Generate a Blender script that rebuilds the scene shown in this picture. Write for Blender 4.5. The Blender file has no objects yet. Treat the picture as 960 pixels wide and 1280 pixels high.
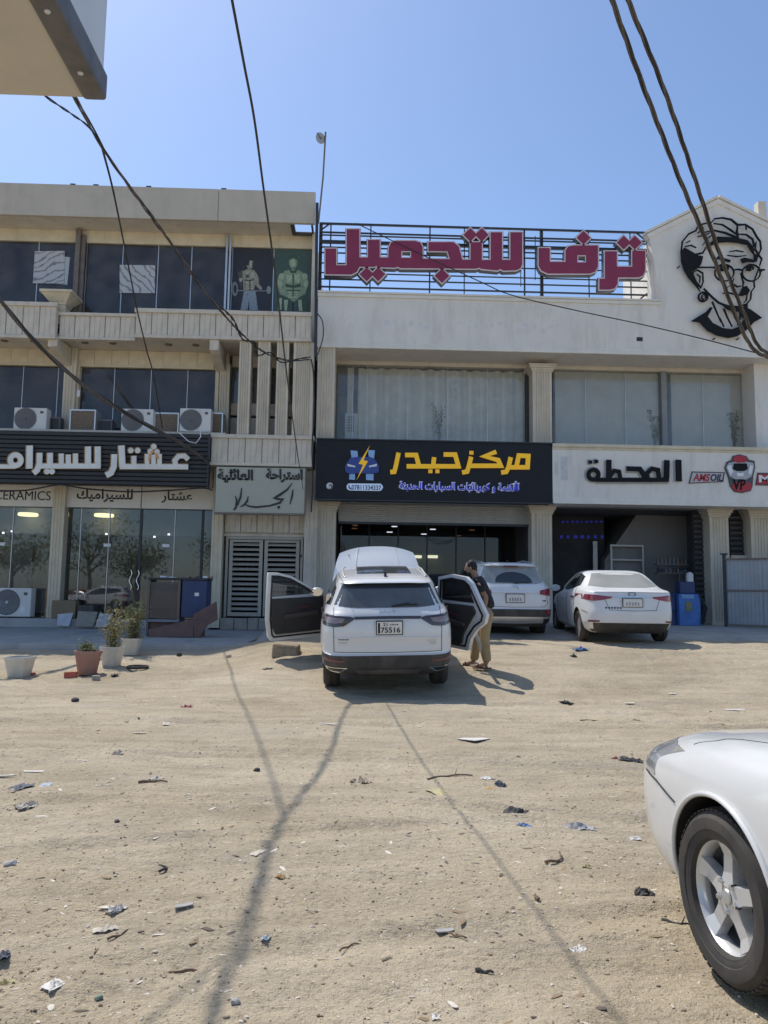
import bpy, bmesh, math, random
import numpy as np
from mathutils import Vector, Matrix
random.seed(7)
rng = np.random.default_rng(11)
scene = bpy.context.scene
C = scene.collection

# ------------------------------------------------------------------ camera
CAM = Vector((0.0, 0.0, 1.5))
FPX = 960.0                                   # focal length in pixels of the 960 x 1280 photograph
YAW, PITCH, ROLL = math.radians(1.8), math.atan(101 / 960), 0.014
_f = Vector((math.sin(YAW) * math.cos(PITCH), math.cos(YAW) * math.cos(PITCH), math.sin(PITCH)))
_r0 = Vector((math.cos(YAW), -math.sin(YAW), 0))
_u0 = _r0.cross(_f)
_u = math.cos(ROLL) * _u0 - math.sin(ROLL) * _r0
_r = math.cos(ROLL) * _r0 + math.sin(ROLL) * _u0
cam = bpy.data.cameras.new('camera')
cam.sensor_fit = 'VERTICAL'; cam.sensor_height = 36; cam.sensor_width = 27
cam.lens = 36 * FPX / 1280
cam.clip_start = 0.05; cam.clip_end = 6000
cam_o = bpy.data.objects.new('camera', cam); C.objects.link(cam_o)
cam_o.matrix_world = Matrix(((_r.x, _u.x, -_f.x, CAM.x), (_r.y, _u.y, -_f.y, CAM.y), (_r.z, _u.z, -_f.z, CAM.z), (0, 0, 0, 1)))
scene.camera = cam_o

# ------------------------------------------------------------------ sky, sun, exposure
SH_X, SH_Y = 0.39, -0.47                      # shadow of a point one metre up: to the right, towards the camera
sun_dir = Vector((-SH_X, -SH_Y, 1)).normalized()
elev = math.asin(sun_dir.z); az = math.atan2(sun_dir.x, sun_dir.y)
world = bpy.data.worlds.new('World'); scene.world = world; world.use_nodes = True
wn = world.node_tree; bg = wn.nodes['Background']
sky = wn.nodes.new('ShaderNodeTexSky'); sky.sky_type = 'NISHITA'; sky.sun_disc = False
sky.sun_elevation = elev; sky.sun_rotation = az
sky.air_density = 1.0; sky.dust_density = .85; sky.ozone_density = 5.0; sky.altitude = 50
wn.links.new(sky.outputs[0], bg.inputs[0]); bg.inputs[1].default_value = 0.13
sun = bpy.data.lights.new('sun', 'SUN'); sun.energy = 3.05; sun.angle = math.radians(0.53); sun.color = (1.0, 0.95, 0.875)
sun_o = bpy.data.objects.new('sun', sun); C.objects.link(sun_o)
sun_o.rotation_euler = sun_dir.to_track_quat('Z', 'Y').to_euler(); sun_o.location = (-20, 30, 50)
vs = scene.view_settings
vs.view_transform = 'Standard'; vs.look = 'None'; vs.gamma = 1.0; vs.use_curve_mapping = False
vs.exposure = 0.40
scene.cycles.max_bounces = 8; scene.cycles.transparent_max_bounces = 12
scene.cycles.caustics_reflective = False; scene.cycles.caustics_refractive = False

# ------------------------------------------------------------------ photograph pixel -> place
def ray(px, py):
    d = _f + _r * ((px - 480) / FPX) + _u * ((640 - py) / FPX)
    return d
def P(px, py, Y):
    d = ray(px, py); k = (Y - CAM.y) / d.y
    return CAM + d * k
def fx(px, py, Y): return P(px, py, Y).x
def fz(px, py, Y): return P(px, py, Y).z
def proj(p):
    d = Vector(p) - CAM; w = d.dot(_f)
    return 480 + FPX * d.dot(_r) / w, 640 - FPX * d.dot(_u) / w
def R(px0, py0, px1, py1, Y):
    mx, my = (px0 + px1) / 2, (py0 + py1) / 2
    return fx(px0, my, Y), fx(px1, my, Y), fz(mx, py1, Y), fz(mx, py0, Y)

# ------------------------------------------------------------------ mesh helpers
class MB:
    def __init__(s): s.v = []; s.f = []; s.m = []
    def add(s, vs_, fs, mi=0):
        o = len(s.v); s.v += [tuple(p) for p in vs_]
        s.f += [tuple(i + o for i in f) for f in fs]; s.m += [mi] * len(fs); return s
    def box(s, x0, x1, y0, y1, z0, z1, mi=0):
        return s.add([(x0,y0,z0),(x1,y0,z0),(x1,y1,z0),(x0,y1,z0),(x0,y0,z1),(x1,y0,z1),(x1,y1,z1),(x0,y1,z1)],
              [(0,3,2,1),(4,5,6,7),(0,1,5,4),(1,2,6,5),(2,3,7,6),(3,0,4,7)], mi)
    def hexa(s, p, mi=0):                      # eight corners in box order
        return s.add(p, [(0,3,2,1),(4,5,6,7),(0,1,5,4),(1,2,6,5),(2,3,7,6),(3,0,4,7)], mi)
    def prism(s, poly, a, b, fn, mi=0):        # poly of (p,q); fn(p,q,d) -> xyz ; ends at d=a and d=b
        n = len(poly)
        vs_ = [fn(p, q, a) for p, q in poly] + [fn(p, q, b) for p, q in poly]
        fs = [tuple(range(n - 1, -1, -1)), tuple(range(n, 2 * n))] + [(i, (i + 1) % n, n + (i + 1) % n, n + i) for i in range(n)]
        return s.add(vs_, fs, mi)
    def tube(s, path, r, n=8, mi=0, cap=True):
        path = [Vector(p) for p in path]; rs = r if isinstance(r, (list, tuple)) else [r] * len(path)
        vs_ = []; fs = []; up = None
        for i, p in enumerate(path):
            t = (path[min(i + 1, len(path) - 1)] - path[max(i - 1, 0)]).normalized()
            if up is None: up = Vector((0, 0, 1)) if abs(t.z) < .9 else Vector((1, 0, 0))
            a = t.cross(up).normalized(); b = a.cross(t).normalized(); up = b
            for k in range(n):
                an = 2 * math.pi * k / n; vs_.append(p + a * math.cos(an) * rs[i] + b * math.sin(an) * rs[i])
        for i in range(len(path) - 1):
            for k in range(n): fs.append((i*n+k, i*n+(k+1)%n, (i+1)*n+(k+1)%n, (i+1)*n+k))
        if cap: fs.append(tuple(range(n - 1, -1, -1))); fs.append(tuple(range((len(path)-1)*n, len(path)*n)))
        return s.add(vs_, fs, mi)
    def lathe(s, prof, n=24, fn=None, mi=0, close=False):   # prof (r, h); axis z unless fn maps
        fn = fn or (lambda x, y, z: (x, y, z)); m = len(prof)
        vs_ = [fn(r * math.cos(2*math.pi*k/n), r * math.sin(2*math.pi*k/n), h) for k in range(n) for r, h in prof]
        fs = [(k*m+i, ((k+1)%n)*m+i, ((k+1)%n)*m+i+1, k*m+i+1) for k in range(n) for i in range(m - 1)]
        if close: fs += [(k*m+m-1, ((k+1)%n)*m+m-1, ((k+1)%n)*m, k*m) for k in range(n)]
        return s.add(vs_, fs, mi)
    def grid(s, rows, mi=0):                   # rows: list of equal lists of points
        n = len(rows[0]); vs_ = [p for r in rows for p in r]
        fs = [(i*n+j, i*n+j+1, (i+1)*n+j+1, (i+1)*n+j) for i in range(len(rows)-1) for j in range(n-1)]
        return s.add(vs_, fs, mi)
    def mesh(s, name, mats, smooth=None):
        me = bpy.data.meshes.new(name); me.from_pydata(s.v, [], s.f); me.update()
        for m_ in (mats if isinstance(mats, (list, tuple)) else [mats]): me.materials.append(m_)
        if any(s.m): me.polygons.foreach_set('material_index', s.m)
        bm = bmesh.new(); bm.from_mesh(me); bmesh.ops.recalc_face_normals(bm, faces=bm.faces[:]); bm.to_mesh(me); bm.free()
        if smooth:
            me.shade_smooth(); me.set_sharp_from_angle(angle=math.radians(smooth))
        return me
    def build(s, name, mats, parent=None, smooth=None, bevel=0, loc=None):
        return link(name, s.mesh(name, mats, smooth), parent, bevel, loc)
def link(name, me, parent=None, bevel=0, loc=None):
    o = bpy.data.objects.new(name, me); C.objects.link(o)
    if parent: o.parent = parent
    if loc: o.location = loc
    if bevel:
        b = o.modifiers.new('bevel', 'BEVEL'); b.width = bevel; b.segments = 2; b.limit_method = 'ANGLE'
    return o
def tag(o, label, cat, group=None, kind=None):
    if label: o['label'] = label
    if cat: o['category'] = cat
    if group: o['group'] = group
    if kind: o['kind'] = kind
    return o
def thing(name, label, cat, loc=(0,0,0), rot=(0,0,0), group=None):
    o = bpy.data.objects.new(name, None); C.objects.link(o); o.empty_display_size = .2
    o.location = loc; o.rotation_euler = rot
    return tag(o, label, cat, group)
def bx(name, m, parent, x0, x1, y0, y1, z0, z1, bevel=0):
    return MB().box(min(x0,x1), max(x0,x1), min(y0,y1), max(y0,y1), min(z0,z1), max(z0,z1)).build(name, m, parent, bevel=bevel)
def copy_tree(o, parent=None):
    c = o.copy(); C.objects.link(c); c.parent = parent
    for ch in [x for x in bpy.data.objects if x.parent == o]: copy_tree(ch, c)
    return c

# ------------------------------------------------------------------ materials
def mat(name, col, rough=.7, metal=0, var=.12, scale=3.0, bump=0, bscale=40, stain=0, stain_col=None, coat=0, spec=.5, emit=None, stretch=(1,1,1)):
    m = bpy.data.materials.new(name); m.use_nodes = True; nt = m.node_tree; b = nt.nodes['Principled BSDF']
    b.inputs['Roughness'].default_value = rough; b.inputs['Metallic'].default_value = metal
    b.inputs['Specular IOR Level'].default_value = spec
    if coat: b.inputs['Coat Weight'].default_value = coat; b.inputs['Coat Roughness'].default_value = .04
    if emit: b.inputs['Emission Color'].default_value = (*emit[0], 1); b.inputs['Emission Strength'].default_value = emit[1]
    tc = nt.nodes.new('ShaderNodeTexCoord'); mp = nt.nodes.new('ShaderNodeMapping'); mp.inputs['Scale'].default_value = stretch
    nt.links.new(tc.outputs['Object'], mp.inputs[0])
    c4 = (*col, 1)
    if var or stain:
        nz = nt.nodes.new('ShaderNodeTexNoise'); nz.inputs['Scale'].default_value = scale; nz.inputs['Detail'].default_value = 6; nz.inputs['Roughness'].default_value = .62
        nt.links.new(mp.outputs[0], nz.inputs['Vector'])
        rp = nt.nodes.new('ShaderNodeValToRGB'); rp.color_ramp.elements[0].position = .32; rp.color_ramp.elements[1].position = .68
        rp.color_ramp.elements[0].color = tuple(c * (1 - var) for c in col) + (1,)
        rp.color_ramp.elements[1].color = tuple(min(1, c * (1 + var)) for c in col) + (1,)
        nt.links.new(nz.outputs['Fac'], rp.inputs[0]); out = rp.outputs[0]
        if stain:
            n2 = nt.nodes.new('ShaderNodeTexNoise'); n2.inputs['Scale'].default_value = 1.3; n2.inputs['Detail'].default_value = 9; n2.inputs['Roughness'].default_value = .7
            mp2 = nt.nodes.new('ShaderNodeMapping'); mp2.inputs['Scale'].default_value = (2.2, 2.2, .45); nt.links.new(tc.outputs['Object'], mp2.inputs[0]); nt.links.new(mp2.outputs[0], n2.inputs['Vector'])
            r2 = nt.nodes.new('ShaderNodeValToRGB'); r2.color_ramp.elements[0].position = .50; r2.color_ramp.elements[1].position = .72
            nt.links.new(n2.outputs['Fac'], r2.inputs[0])
            ml = nt.nodes.new('ShaderNodeMath'); ml.operation = 'MULTIPLY'; ml.inputs[1].default_value = stain; nt.links.new(r2.outputs[0], ml.inputs[0])
            mx = nt.nodes.new('ShaderNodeMix'); mx.data_type = 'RGBA'; nt.links.new(ml.outputs[0], mx.inputs[0]); nt.links.new(out, mx.inputs[6])
            mx.inputs[7].default_value = (*(stain_col or tuple(c * .45 for c in col)), 1); out = mx.outputs[2]
        nt.links.new(out, b.inputs['Base Color'])
        rr = nt.nodes.new('ShaderNodeMapRange'); rr.inputs[3].default_value = max(.02, rough - .08); rr.inputs[4].default_value = min(1, rough + .08)
        nt.links.new(nz.outputs['Fac'], rr.inputs[0]); nt.links.new(rr.outputs[0], b.inputs['Roughness'])
    else: b.inputs['Base Color'].default_value = c4
    if bump:
        n3 = nt.nodes.new('ShaderNodeTexNoise'); n3.inputs['Scale'].default_value = bscale; n3.inputs['Detail'].default_value = 5
        nt.links.new(mp.outputs[0], n3.inputs['Vector'])
        bp = nt.nodes.new('ShaderNodeBump'); bp.inputs['Strength'].default_value = bump; bp.inputs['Distance'].default_value = .01
        nt.links.new(n3.outputs['Fac'], bp.inputs['Height']); nt.links.new(bp.outputs[0], b.inputs['Normal'])
    return m
def glass(name, tint, refl=1.0, rough=.01, dust=0.0, dust_col=(.5,.47,.42)):
    m = bpy.data.materials.new(name); m.use_nodes = True; nt = m.node_tree; nt.nodes.remove(nt.nodes['Principled BSDF'])
    tr = nt.nodes.new('ShaderNodeBsdfTransparent'); tr.inputs[0].default_value = (*tint, 1)
    gl = nt.nodes.new('ShaderNodeBsdfGlossy'); gl.inputs['Roughness'].default_value = rough; gl.inputs[0].default_value = (.95, .97, 1, 1)
    fr = nt.nodes.new('ShaderNodeFresnel'); fr.inputs[0].default_value = 1.52
    ml = nt.nodes.new('ShaderNodeMath'); ml.operation = 'MULTIPLY'; ml.inputs[1].default_value = refl; ml.use_clamp = True; nt.links.new(fr.outputs[0], ml.inputs[0])
    mx = nt.nodes.new('ShaderNodeMixShader'); nt.links.new(ml.outputs[0], mx.inputs[0]); nt.links.new(tr.outputs[0], mx.inputs[1]); nt.links.new(gl.outputs[0], mx.inputs[2])
    out = mx.outputs[0]
    if dust:
        df = nt.nodes.new('ShaderNodeBsdfDiffuse'); df.inputs[0].default_value = (*dust_col, 1)
        tc = nt.nodes.new('ShaderNodeTexCoord'); nz = nt.nodes.new('ShaderNodeTexNoise'); nz.inputs['Scale'].default_value = 2.2; nz.inputs['Detail'].default_value = 7
        nt.links.new(tc.outputs['Object'], nz.inputs['Vector'])
        rr = nt.nodes.new('ShaderNodeMapRange'); rr.inputs[1].default_value = .3; rr.inputs[2].default_value = .75; rr.inputs[3].default_value = dust * .5; rr.inputs[4].default_value = dust * 1.4
        nt.links.new(nz.outputs['Fac'], rr.inputs[0])
        m2 = nt.nodes.new('ShaderNodeMixShader'); nt.links.new(rr.outputs[0], m2.inputs[0]); nt.links.new(out, m2.inputs[1]); nt.links.new(df.outputs[0], m2.inputs[2]); out = m2.outputs[0]
    nt.links.new(out, nt.nodes['Material Output'].inputs[0])
    return m
M = dict(
 concrete=mat('beige_cast_stone', (.65,.585,.485), .85, var=.10, scale=2.5, bump=.25, bscale=60, stain=.45, stain_col=(.30,.26,.21)),
 fascia=mat('roof_fascia_render', (.55,.495,.41), .85, var=.07, scale=1.2, bump=.15, bscale=80, stain=.30, stain_col=(.34,.30,.25)),
 cream=mat('cream_stone_tile', (.66,.58,.43), .8, var=.10, scale=3, bump=.2, bscale=50, stain=.25),
 soffit=mat('soffit_plaster', (.64,.585,.50), .9, var=.08, scale=1.5, stain=.35),
 white_wall=mat('white_grey_render', (.78,.745,.685), .85, var=.04, scale=1.2, bump=.12, bscale=90, stain=.60, stain_col=(.54,.50,.44)),
 grey_wall=mat('grey_interior_wall', (.42,.42,.42), .85, var=.08, scale=1.5, stain=.4),
 pilaster=mat('fluted_stone_beige', (.65,.58,.465), .8, var=.08, scale=2, bump=.2, bscale=60, stain=.35),
 white_trim=mat('white_trim', (.78,.745,.67), .6, var=.05, stain=.2),
 alu=mat('aluminium', (.62,.63,.64), .4, .75, var=.08),
 steel_dark=mat('dark_painted_steel', (.045,.05,.06), .5, .3, var=.2, scale=8),
 steel_brown=mat('brown_steel_pipe', (.20,.165,.14), .55, .3, var=.2, scale=6),
 pavement=mat('pavement_concrete', (.36,.36,.34), .9, var=.14, scale=1.8, bump=.3, bscale=60, stain=.5),
 step=mat('step_stone', (.42,.41,.40), .85, var=.1, scale=2, bump=.2, stain=.4),
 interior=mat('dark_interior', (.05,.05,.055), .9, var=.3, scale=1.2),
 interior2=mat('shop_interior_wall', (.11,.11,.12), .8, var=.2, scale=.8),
 curtain=mat('sheer_curtain', (.90,.89,.82), .9, var=.08, scale=2),
 glass_dark=glass('window_glass_blue_grey', (.30,.32,.37), 1.0, dust=.20, dust_col=(.34,.325,.33)),
 glass_clear=glass('window_glass_clear', (.97,.98,.97), 1.0, dust=.14, dust_col=(.70,.69,.65)),
 glass_bay=glass('bay_glass', (.50,.52,.58), .8, .02, dust=.02),
 glass_shop=glass('shop_glass', (.66,.69,.72), 1.5, .02, dust=.02),
 black_sign=mat('charcoal_sign_panel', (.020,.022,.028), .62, .0, spec=.25, var=.12, scale=4),
 slat=mat('charcoal_metal_slat', (.052,.052,.056), .55, .15, spec=.3, var=.12, scale=5),
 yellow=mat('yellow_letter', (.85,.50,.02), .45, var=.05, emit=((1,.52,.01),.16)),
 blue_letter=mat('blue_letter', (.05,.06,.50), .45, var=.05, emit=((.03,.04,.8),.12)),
 white_plastic=mat('white_plastic', (.80,.80,.80), .45, var=.04),
 white_letter=mat('white_letter', (.78,.77,.73), .5, var=.08),
 gold=mat('bronze_letter_edge', (.42,.27,.12), .5, .2, var=.1),
 black_letter=mat('black_letter', (.017,.018,.020), .8, var=.15, spec=.15),
 maroon=mat('maroon_letter_face', (.27,.030,.082), .5, var=.08, scale=3),
 pink_edge=mat('pale_letter_border', (.72,.62,.64), .55, var=.06),
 navy_return=mat('navy_letter_return', (.035,.042,.06), .5, var=.1),
 ac_white=mat('ac_casing', (.70,.69,.66), .5, var=.06, stain=.3),
 ac_grille=mat('ac_grille', (.16,.16,.165), .6, var=.1),
 brown_grille=mat('brown_cooler_pad', (.20,.16,.12), .9, var=.3, scale=20),
 pot_white=mat('white_plastic_pot', (.66,.63,.56), .6, var=.08, stain=.4, stain_col=(.40,.33,.24)),
 pot_red=mat('terracotta_pot', (.36,.19,.15), .75, var=.15, stain=.4, stain_col=(.42,.34,.26)),
 soil=mat('pot_soil', (.12,.085,.055), .95, var=.3, scale=20),
 leaf=mat('dusty_leaf', (.19,.21,.09), .7, var=.3, scale=20),
 leaf_dry=mat('dry_leaf', (.36,.32,.15), .75, var=.3, scale=20),
 stem=mat('stem', (.16,.12,.07), .8, var=.2),
 rubber=mat('rubber', (.022,.021,.020), .85, var=.25, scale=12),
 tyre=mat('dusty_tyre', (.050,.045,.041), .85, var=.25, scale=10, stain=.5, stain_col=(.13,.11,.085)),
 rim=mat('alloy_rim', (.68,.68,.68), .34, .45, var=.06),
 paint=mat('white_car_paint', (.71,.71,.70), .32, 0, var=.02, scale=2, coat=.8, stain=.16, stain_col=(.60,.55,.47)),
 paint_dusty=mat('dusty_white_car_paint', (.74,.735,.72), .42, 0, var=.04, scale=2, coat=.35, stain=.18, stain_col=(.58,.52,.44)),
 plastic=mat('dark_cladding_plastic', (.055,.050,.047), .7, var=.25, scale=6, stain=.45, stain_col=(.20,.165,.13)),
 trim=mat('black_trim', (.02,.02,.022), .35, var=.1),
 interior_trim=mat('car_interior_trim', (.045,.042,.042), .7, var=.2, scale=5),
 car_glass=mat('car_glass_tinted', (.035,.04,.045), .06, 0, var=0, coat=.6),
 car_glass_dusty=mat('car_glass_dusty', (.30,.30,.285), .28, 0, var=.12, scale=3, coat=.2),
 red_lamp=mat('red_tail_lamp', (.26,.010,.022), .18, var=.1, scale=14, coat=.8),
 smoke_lamp=mat('smoked_tail_lamp', (.055,.042,.042), .16, var=.2, scale=10, coat=.8),
 clear_lamp=mat('clear_head_lamp', (.45,.46,.46), .15, .3, var=.25, scale=8, coat=1),
 chrome=mat('chrome', (.75,.75,.76), .15, 1, var=0),
 plate=mat('number_plate', (.72,.71,.67), .5, var=.06),
 wire=mat('black_cable', (.030,.027,.026), .7, var=.2, scale=30),
 wire_grey=mat('weathered_cable', (.10,.085,.075), .75, var=.35, scale=14),
 sheet=mat('galvanised_sheet', (.33,.345,.365), .5, .5, var=.12, scale=2, stain=.4, stain_col=(.33,.30,.28)),
 rust=mat('rusty_brown_board', (.17,.095,.075), .8, var=.25, scale=4, stain=.3),
 blue_paint=mat('blue_painted_metal', (.045,.065,.15), .55, .2, var=.15, scale=3, stain=.3),
 blue_bright=mat('bright_blue_plastic', (.06,.17,.46), .5, var=.2, scale=4),
 wood=mat('weathered_wood', (.30,.22,.14), .85, var=.3, scale=12),
 brick_red=mat('brick_red', (.45,.11,.07), .85, var=.2, scale=12),
 stone=mat('ground_stone', (.34,.30,.25), .9, var=.25, scale=14),
)
# ------------------------------------------------------------------ ground
def lerp_tab(y, ys, zs): return np.interp(y, ys, zs)
def smooth(a, b, t): t = np.clip((t - a) / (b - a), 0, 1); return t * t * (3 - 2 * t)
def terr(x, y):
    x = np.asarray(x, float); y = np.asarray(y, float)
    right = lerp_tab(y, [-9, 10.8, 11.5, 12.1, 12.8, 14.5, 15.5, 17, 20.5, 24], [0, 0, .02, .07, .21, .46, .53, .56, .66, .66])
    left = lerp_tab(y, [-9, 12.4, 13.2, 14.4, 15.8, 24], [0, 0, .03, .15, .28, .28])
    w = smooth(-3.0, -1.2, x + .25 * np.sin(y * 1.7))
    return left * (1 - w) + right * w
_lat = {}
def vnoise(x, y, s, seed):
    n = 256
    if seed not in _lat: _lat[seed] = np.random.default_rng(seed).random((n, n))
    L = _lat[seed]
    u = x / s; v = y / s; i = np.floor(u).astype(int); j = np.floor(v).astype(int); a = u - i; b = v - j
    a = a * a * (3 - 2 * a); b = b * b * (3 - 2 * b)
    g = lambda p, q: L[p % n, q % n]
    return (g(i, j) * (1 - a) + g(i + 1, j) * a) * (1 - b) + (g(i, j + 1) * (1 - a) + g(i + 1, j + 1) * a) * b - .5
def relief(x, y):
    x = np.asarray(x, float); y = np.asarray(y, float)
    z = .045 * vnoise(x * .6, y, 1.7, 1) + .030 * vnoise(x * .45 + 9, y, .62, 2) + .022 * vnoise(x * .6 + 3, y, .23, 3) + .015 * vnoise(x * .8, y, .09, 4)
    rough = smooth(-.15, .25, vnoise(x * .7, y, 2.3, 5))
    z += rough * (.026 * vnoise(x, y, .13, 6) + .018 * vnoise(x, y, .06, 7))
    for (y0, m_, c_, ph, g) in ((3.4, .10, .25, .4, 1.5), (5.3, -.06, .35, 1.7, 1.55), (7.4, .05, .3, 3.0, 1.5), (9.3, -.03, .25, 5.0, 1.6)):
        for off in (0, g):                                      # tyre tracks
            d = y - (y0 + off + m_ * x + c_ * np.sin(x * .45 + ph)); z += np.exp(-(d / .10) ** 4) * (-.017 + .007 * np.sin(x * 42 + 30 * np.abs(d))) + .011 * np.exp(-((np.abs(d) - .15) / .05) ** 2)
    far = np.clip((np.hypot(x, y) - 40) / 40, 0, 1)
    return z * (1 - far)
def gz(x, y): return float(terr(x, y) + relief(x, y))
def G(px, py):
    d = ray(px, py); k = 2.0
    for _ in range(60):
        p = CAM + d * k; h = float(terr(p.x, p.y)); k += (p.z - h) / max(.02, -d.z) * .6 if d.z < 0 else 0
    p = CAM + d * k
    return Vector((p.x, p.y, gz(p.x, p.y)))
def axis(a, b, step, far, grow=1.35):
    core = list(np.arange(a, b, step)); o = []; s = step; v = b
    while v < far: o.append(v); s *= grow; v += s
    l = []; s = step; v = a - step
    while v > -far: l.append(v); s *= grow; v -= s
    return np.array(l[::-1] + core + o)
gx = axis(-9.5, 11, .045, 2500)
ys_core = [1.6]
while ys_core[-1] < 16.5: ys_core.append(ys_core[-1] + .022 + .0045 * ys_core[-1])
yo = axis(0, 1, 1, 2500); gy = np.array([v for v in yo if v < 1.2] + ys_core + [v + 16.5 for v in yo if v > .5])
XX, YY = np.meshgrid(gx, gy); ZZ = terr(XX, YY) + relief(XX, YY)
nX, nY = len(gx), len(gy)
me = bpy.data.meshes.new('dirt_ground')
co = np.stack([XX, YY, ZZ], -1).reshape(-1, 3)
ii = np.arange(nX * nY).reshape(nY, nX)
quads = np.stack([ii[:-1, :-1], ii[:-1, 1:], ii[1:, 1:], ii[1:, :-1]], -1).reshape(-1, 4)
me.vertices.add(len(co)); me.vertices.foreach_set('co', co.ravel())
me.loops.add(quads.size); me.loops.foreach_set('vertex_index', quads.ravel().astype(np.int32))
me.polygons.add(len(quads)); me.polygons.foreach_set('loop_start', np.arange(0, quads.size, 4, dtype=np.int32))
me.update(); me.validate(); me.shade_smooth()
def dirt_mat():
    m = bpy.data.materials.new('sandy_dirt'); m.use_nodes = True; nt = m.node_tree; b = nt.nodes['Principled BSDF']
    b.inputs['Roughness'].default_value = .95; b.inputs['Specular IOR Level'].default_value = .15
    tc = nt.nodes.new('ShaderNodeTexCoord')
    def noise(scale, detail, stretch=(1,1,1), rough=.6):
        mp = nt.nodes.new('ShaderNodeMapping'); mp.inputs['Scale'].default_value = stretch; nt.links.new(tc.outputs['Object'], mp.inputs[0])
        n = nt.nodes.new('ShaderNodeTexNoise'); n.inputs['Scale'].default_value = scale; n.inputs['Detail'].default_value = detail; n.inputs['Roughness'].default_value = rough
        nt.links.new(mp.outputs[0], n.inputs['Vector']); return n.outputs['Fac']
    def ramp(fac, stops):
        r = nt.nodes.new('ShaderNodeValToRGB'); e = r.color_ramp.elements
        while len(e) < len(stops): e.new(.5)
        for k, (p, c) in enumerate(stops): e[k].position = p; e[k].color = (*c, 1)
        nt.links.new(fac, r.inputs[0]); return r.outputs[0]
    def mix(fac, a, c2, mode='MIX', f=None):
        x = nt.nodes.new('ShaderNodeMix'); x.data_type = 'RGBA'; x.blend_type = mode
        if f is not None: x.inputs[0].default_value = f
        else: nt.links.new(fac, x.inputs[0])
        nt.links.new(a, x.inputs[6])
        if isinstance(c2, tuple): x.inputs[7].default_value = (*c2, 1)
        else: nt.links.new(c2, x.inputs[7])
        return x.outputs[2]
    base = ramp(noise(.55, 8, (.6, 1, 1), .65), [(.30, (.405,.333,.228)), (.5, (.515,.432,.305)), (.72, (.61,.525,.39))])
    streak = ramp(noise(3.2, 7, (.28, 1, 1), .7), [(.36, (.72,.72,.73)), (.55, (1,1,1)), (.75, (1.0,.99,.96))])
    c = mix(None, base, streak, 'MULTIPLY', .8)
    fine = ramp(noise(38, 4), [(.30, (.58,.57,.56)), (.46, (1,1,1)), (.62, (1,1,1)), (.74, (1.0,1.0,1.0))])
    c = mix(None, c, fine, 'MULTIPLY', .75)
    grain = ramp(noise(150, 3), [(.30, (.62,.61,.60)), (.5, (1,1,1))])
    c = mix(None, c, grain, 'MULTIPLY', .6)
    light = ramp(noise(60, 3, (.7,1,1)), [(.64, (0,0,0)), (.72, (1,1,1))])
    c = mix(light, c, (.66,.58,.46))
    grey = ramp(noise(.8, 8, (.55, 1, 1), .7), [(.52, (0,0,0)), (.68, (.6,.6,.6))])
    c = mix(grey, c, (.40,.35,.28))
    crust = ramp(noise(9, 8, (.6, 1, 1), .75), [(.58, (0,0,0)), (.70, (.7,.7,.7))])
    c = mix(crust, c, (.66,.585,.465))
    dark = ramp(noise(1.1, 9, (.5, 1, 1), .72), [(.60, (0,0,0)), (.74, (.55,.55,.55))])
    c = mix(dark, c, (.29,.235,.17))
    nt.links.new(c, b.inputs['Base Color'])
    add = nt.nodes.new('ShaderNodeMath'); add.operation = 'ADD'
    nt.links.new(noise(26, 6, (.75,1,1)), add.inputs[0])
    mu = nt.nodes.new('ShaderNodeMath'); mu.operation = 'MULTIPLY'; mu.inputs[1].default_value = .4; nt.links.new(noise(110, 4), mu.inputs[0]); nt.links.new(mu.outputs[0], add.inputs[1])
    bp = nt.nodes.new('ShaderNodeBump'); bp.inputs['Strength'].default_value = .9; bp.inputs['Distance'].default_value = .032
    nt.links.new(add.outputs[0], bp.inputs['Height']); nt.links.new(bp.outputs[0], b.inputs['Normal'])
    return m
M['dirt'] = dirt_mat(); me.materials.append(M['dirt'])
tag(link('dirt_ground', me), None, None, kind='structure')

# pebbles, clods and chips nobody could count
ico_bm = bmesh.new(); bmesh.ops.create_icosphere(ico_bm, subdivisions=1, radius=1)
ICO_V = np.array([v.co[:] for v in ico_bm.verts]); ICO_F = np.array([[v.index for v in f.verts] for f in ico_bm.faces]); ico_bm.free()
def scatter(name, label, cat, n, smin, smax, mats, flat, ylo, yhi, seed, xr=None):
    r = np.random.default_rng(seed); V = []; F = []; mi = []; k = 0
    low = ICO_V[:12] if False else ICO_V
    for _ in range(n):
        y = ylo * (yhi / ylo) ** r.random(); half = y * .56 + .3
        x = r.uniform(-half, half) + y * .03
        if r.random() > .10 + 2.2 * (vnoise(np.array(x * .7), np.array(y), 1.1, 21) + .5): continue
        s = smin * (smax / smin) ** (r.random() ** 2.2)
        a = r.random() * 6.28; ca, sa = math.cos(a), math.sin(a)
        p = ICO_V * (1 + .35 * (r.random((len(ICO_V), 1)) - .5)) * s * np.array([1 + r.random() * flat[1], .8, flat[0]])
        q = np.stack([p[:, 0] * ca - p[:, 1] * sa + x, p[:, 0] * sa + p[:, 1] * ca + y, p[:, 2] + gz(x, y) + s * flat[0] * .25], -1)
        V.append(q); F.append(ICO_F + k); mi += [int(r.integers(len(mats)))] * len(ICO_F); k += len(ICO_V)
    V = np.concatenate(V); F = np.concatenate(F)
    m_ = bpy.data.meshes.new(name); m_.from_pydata(V.tolist(), [], F.tolist()); m_.polygons.foreach_set('material_index', mi)
    for q in mats: m_.materials.append(q)
    m_.update(); return tag(link(name, m_), label, cat, kind='stuff')
peb = [mat('pebble_tan', (.36,.28,.20), .9, var=.2, scale=9), mat('pebble_pale', (.60,.54,.45), .9, var=.15, scale=9), mat('pebble_dark', (.19,.15,.115), .9, var=.3, scale=9)]
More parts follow.
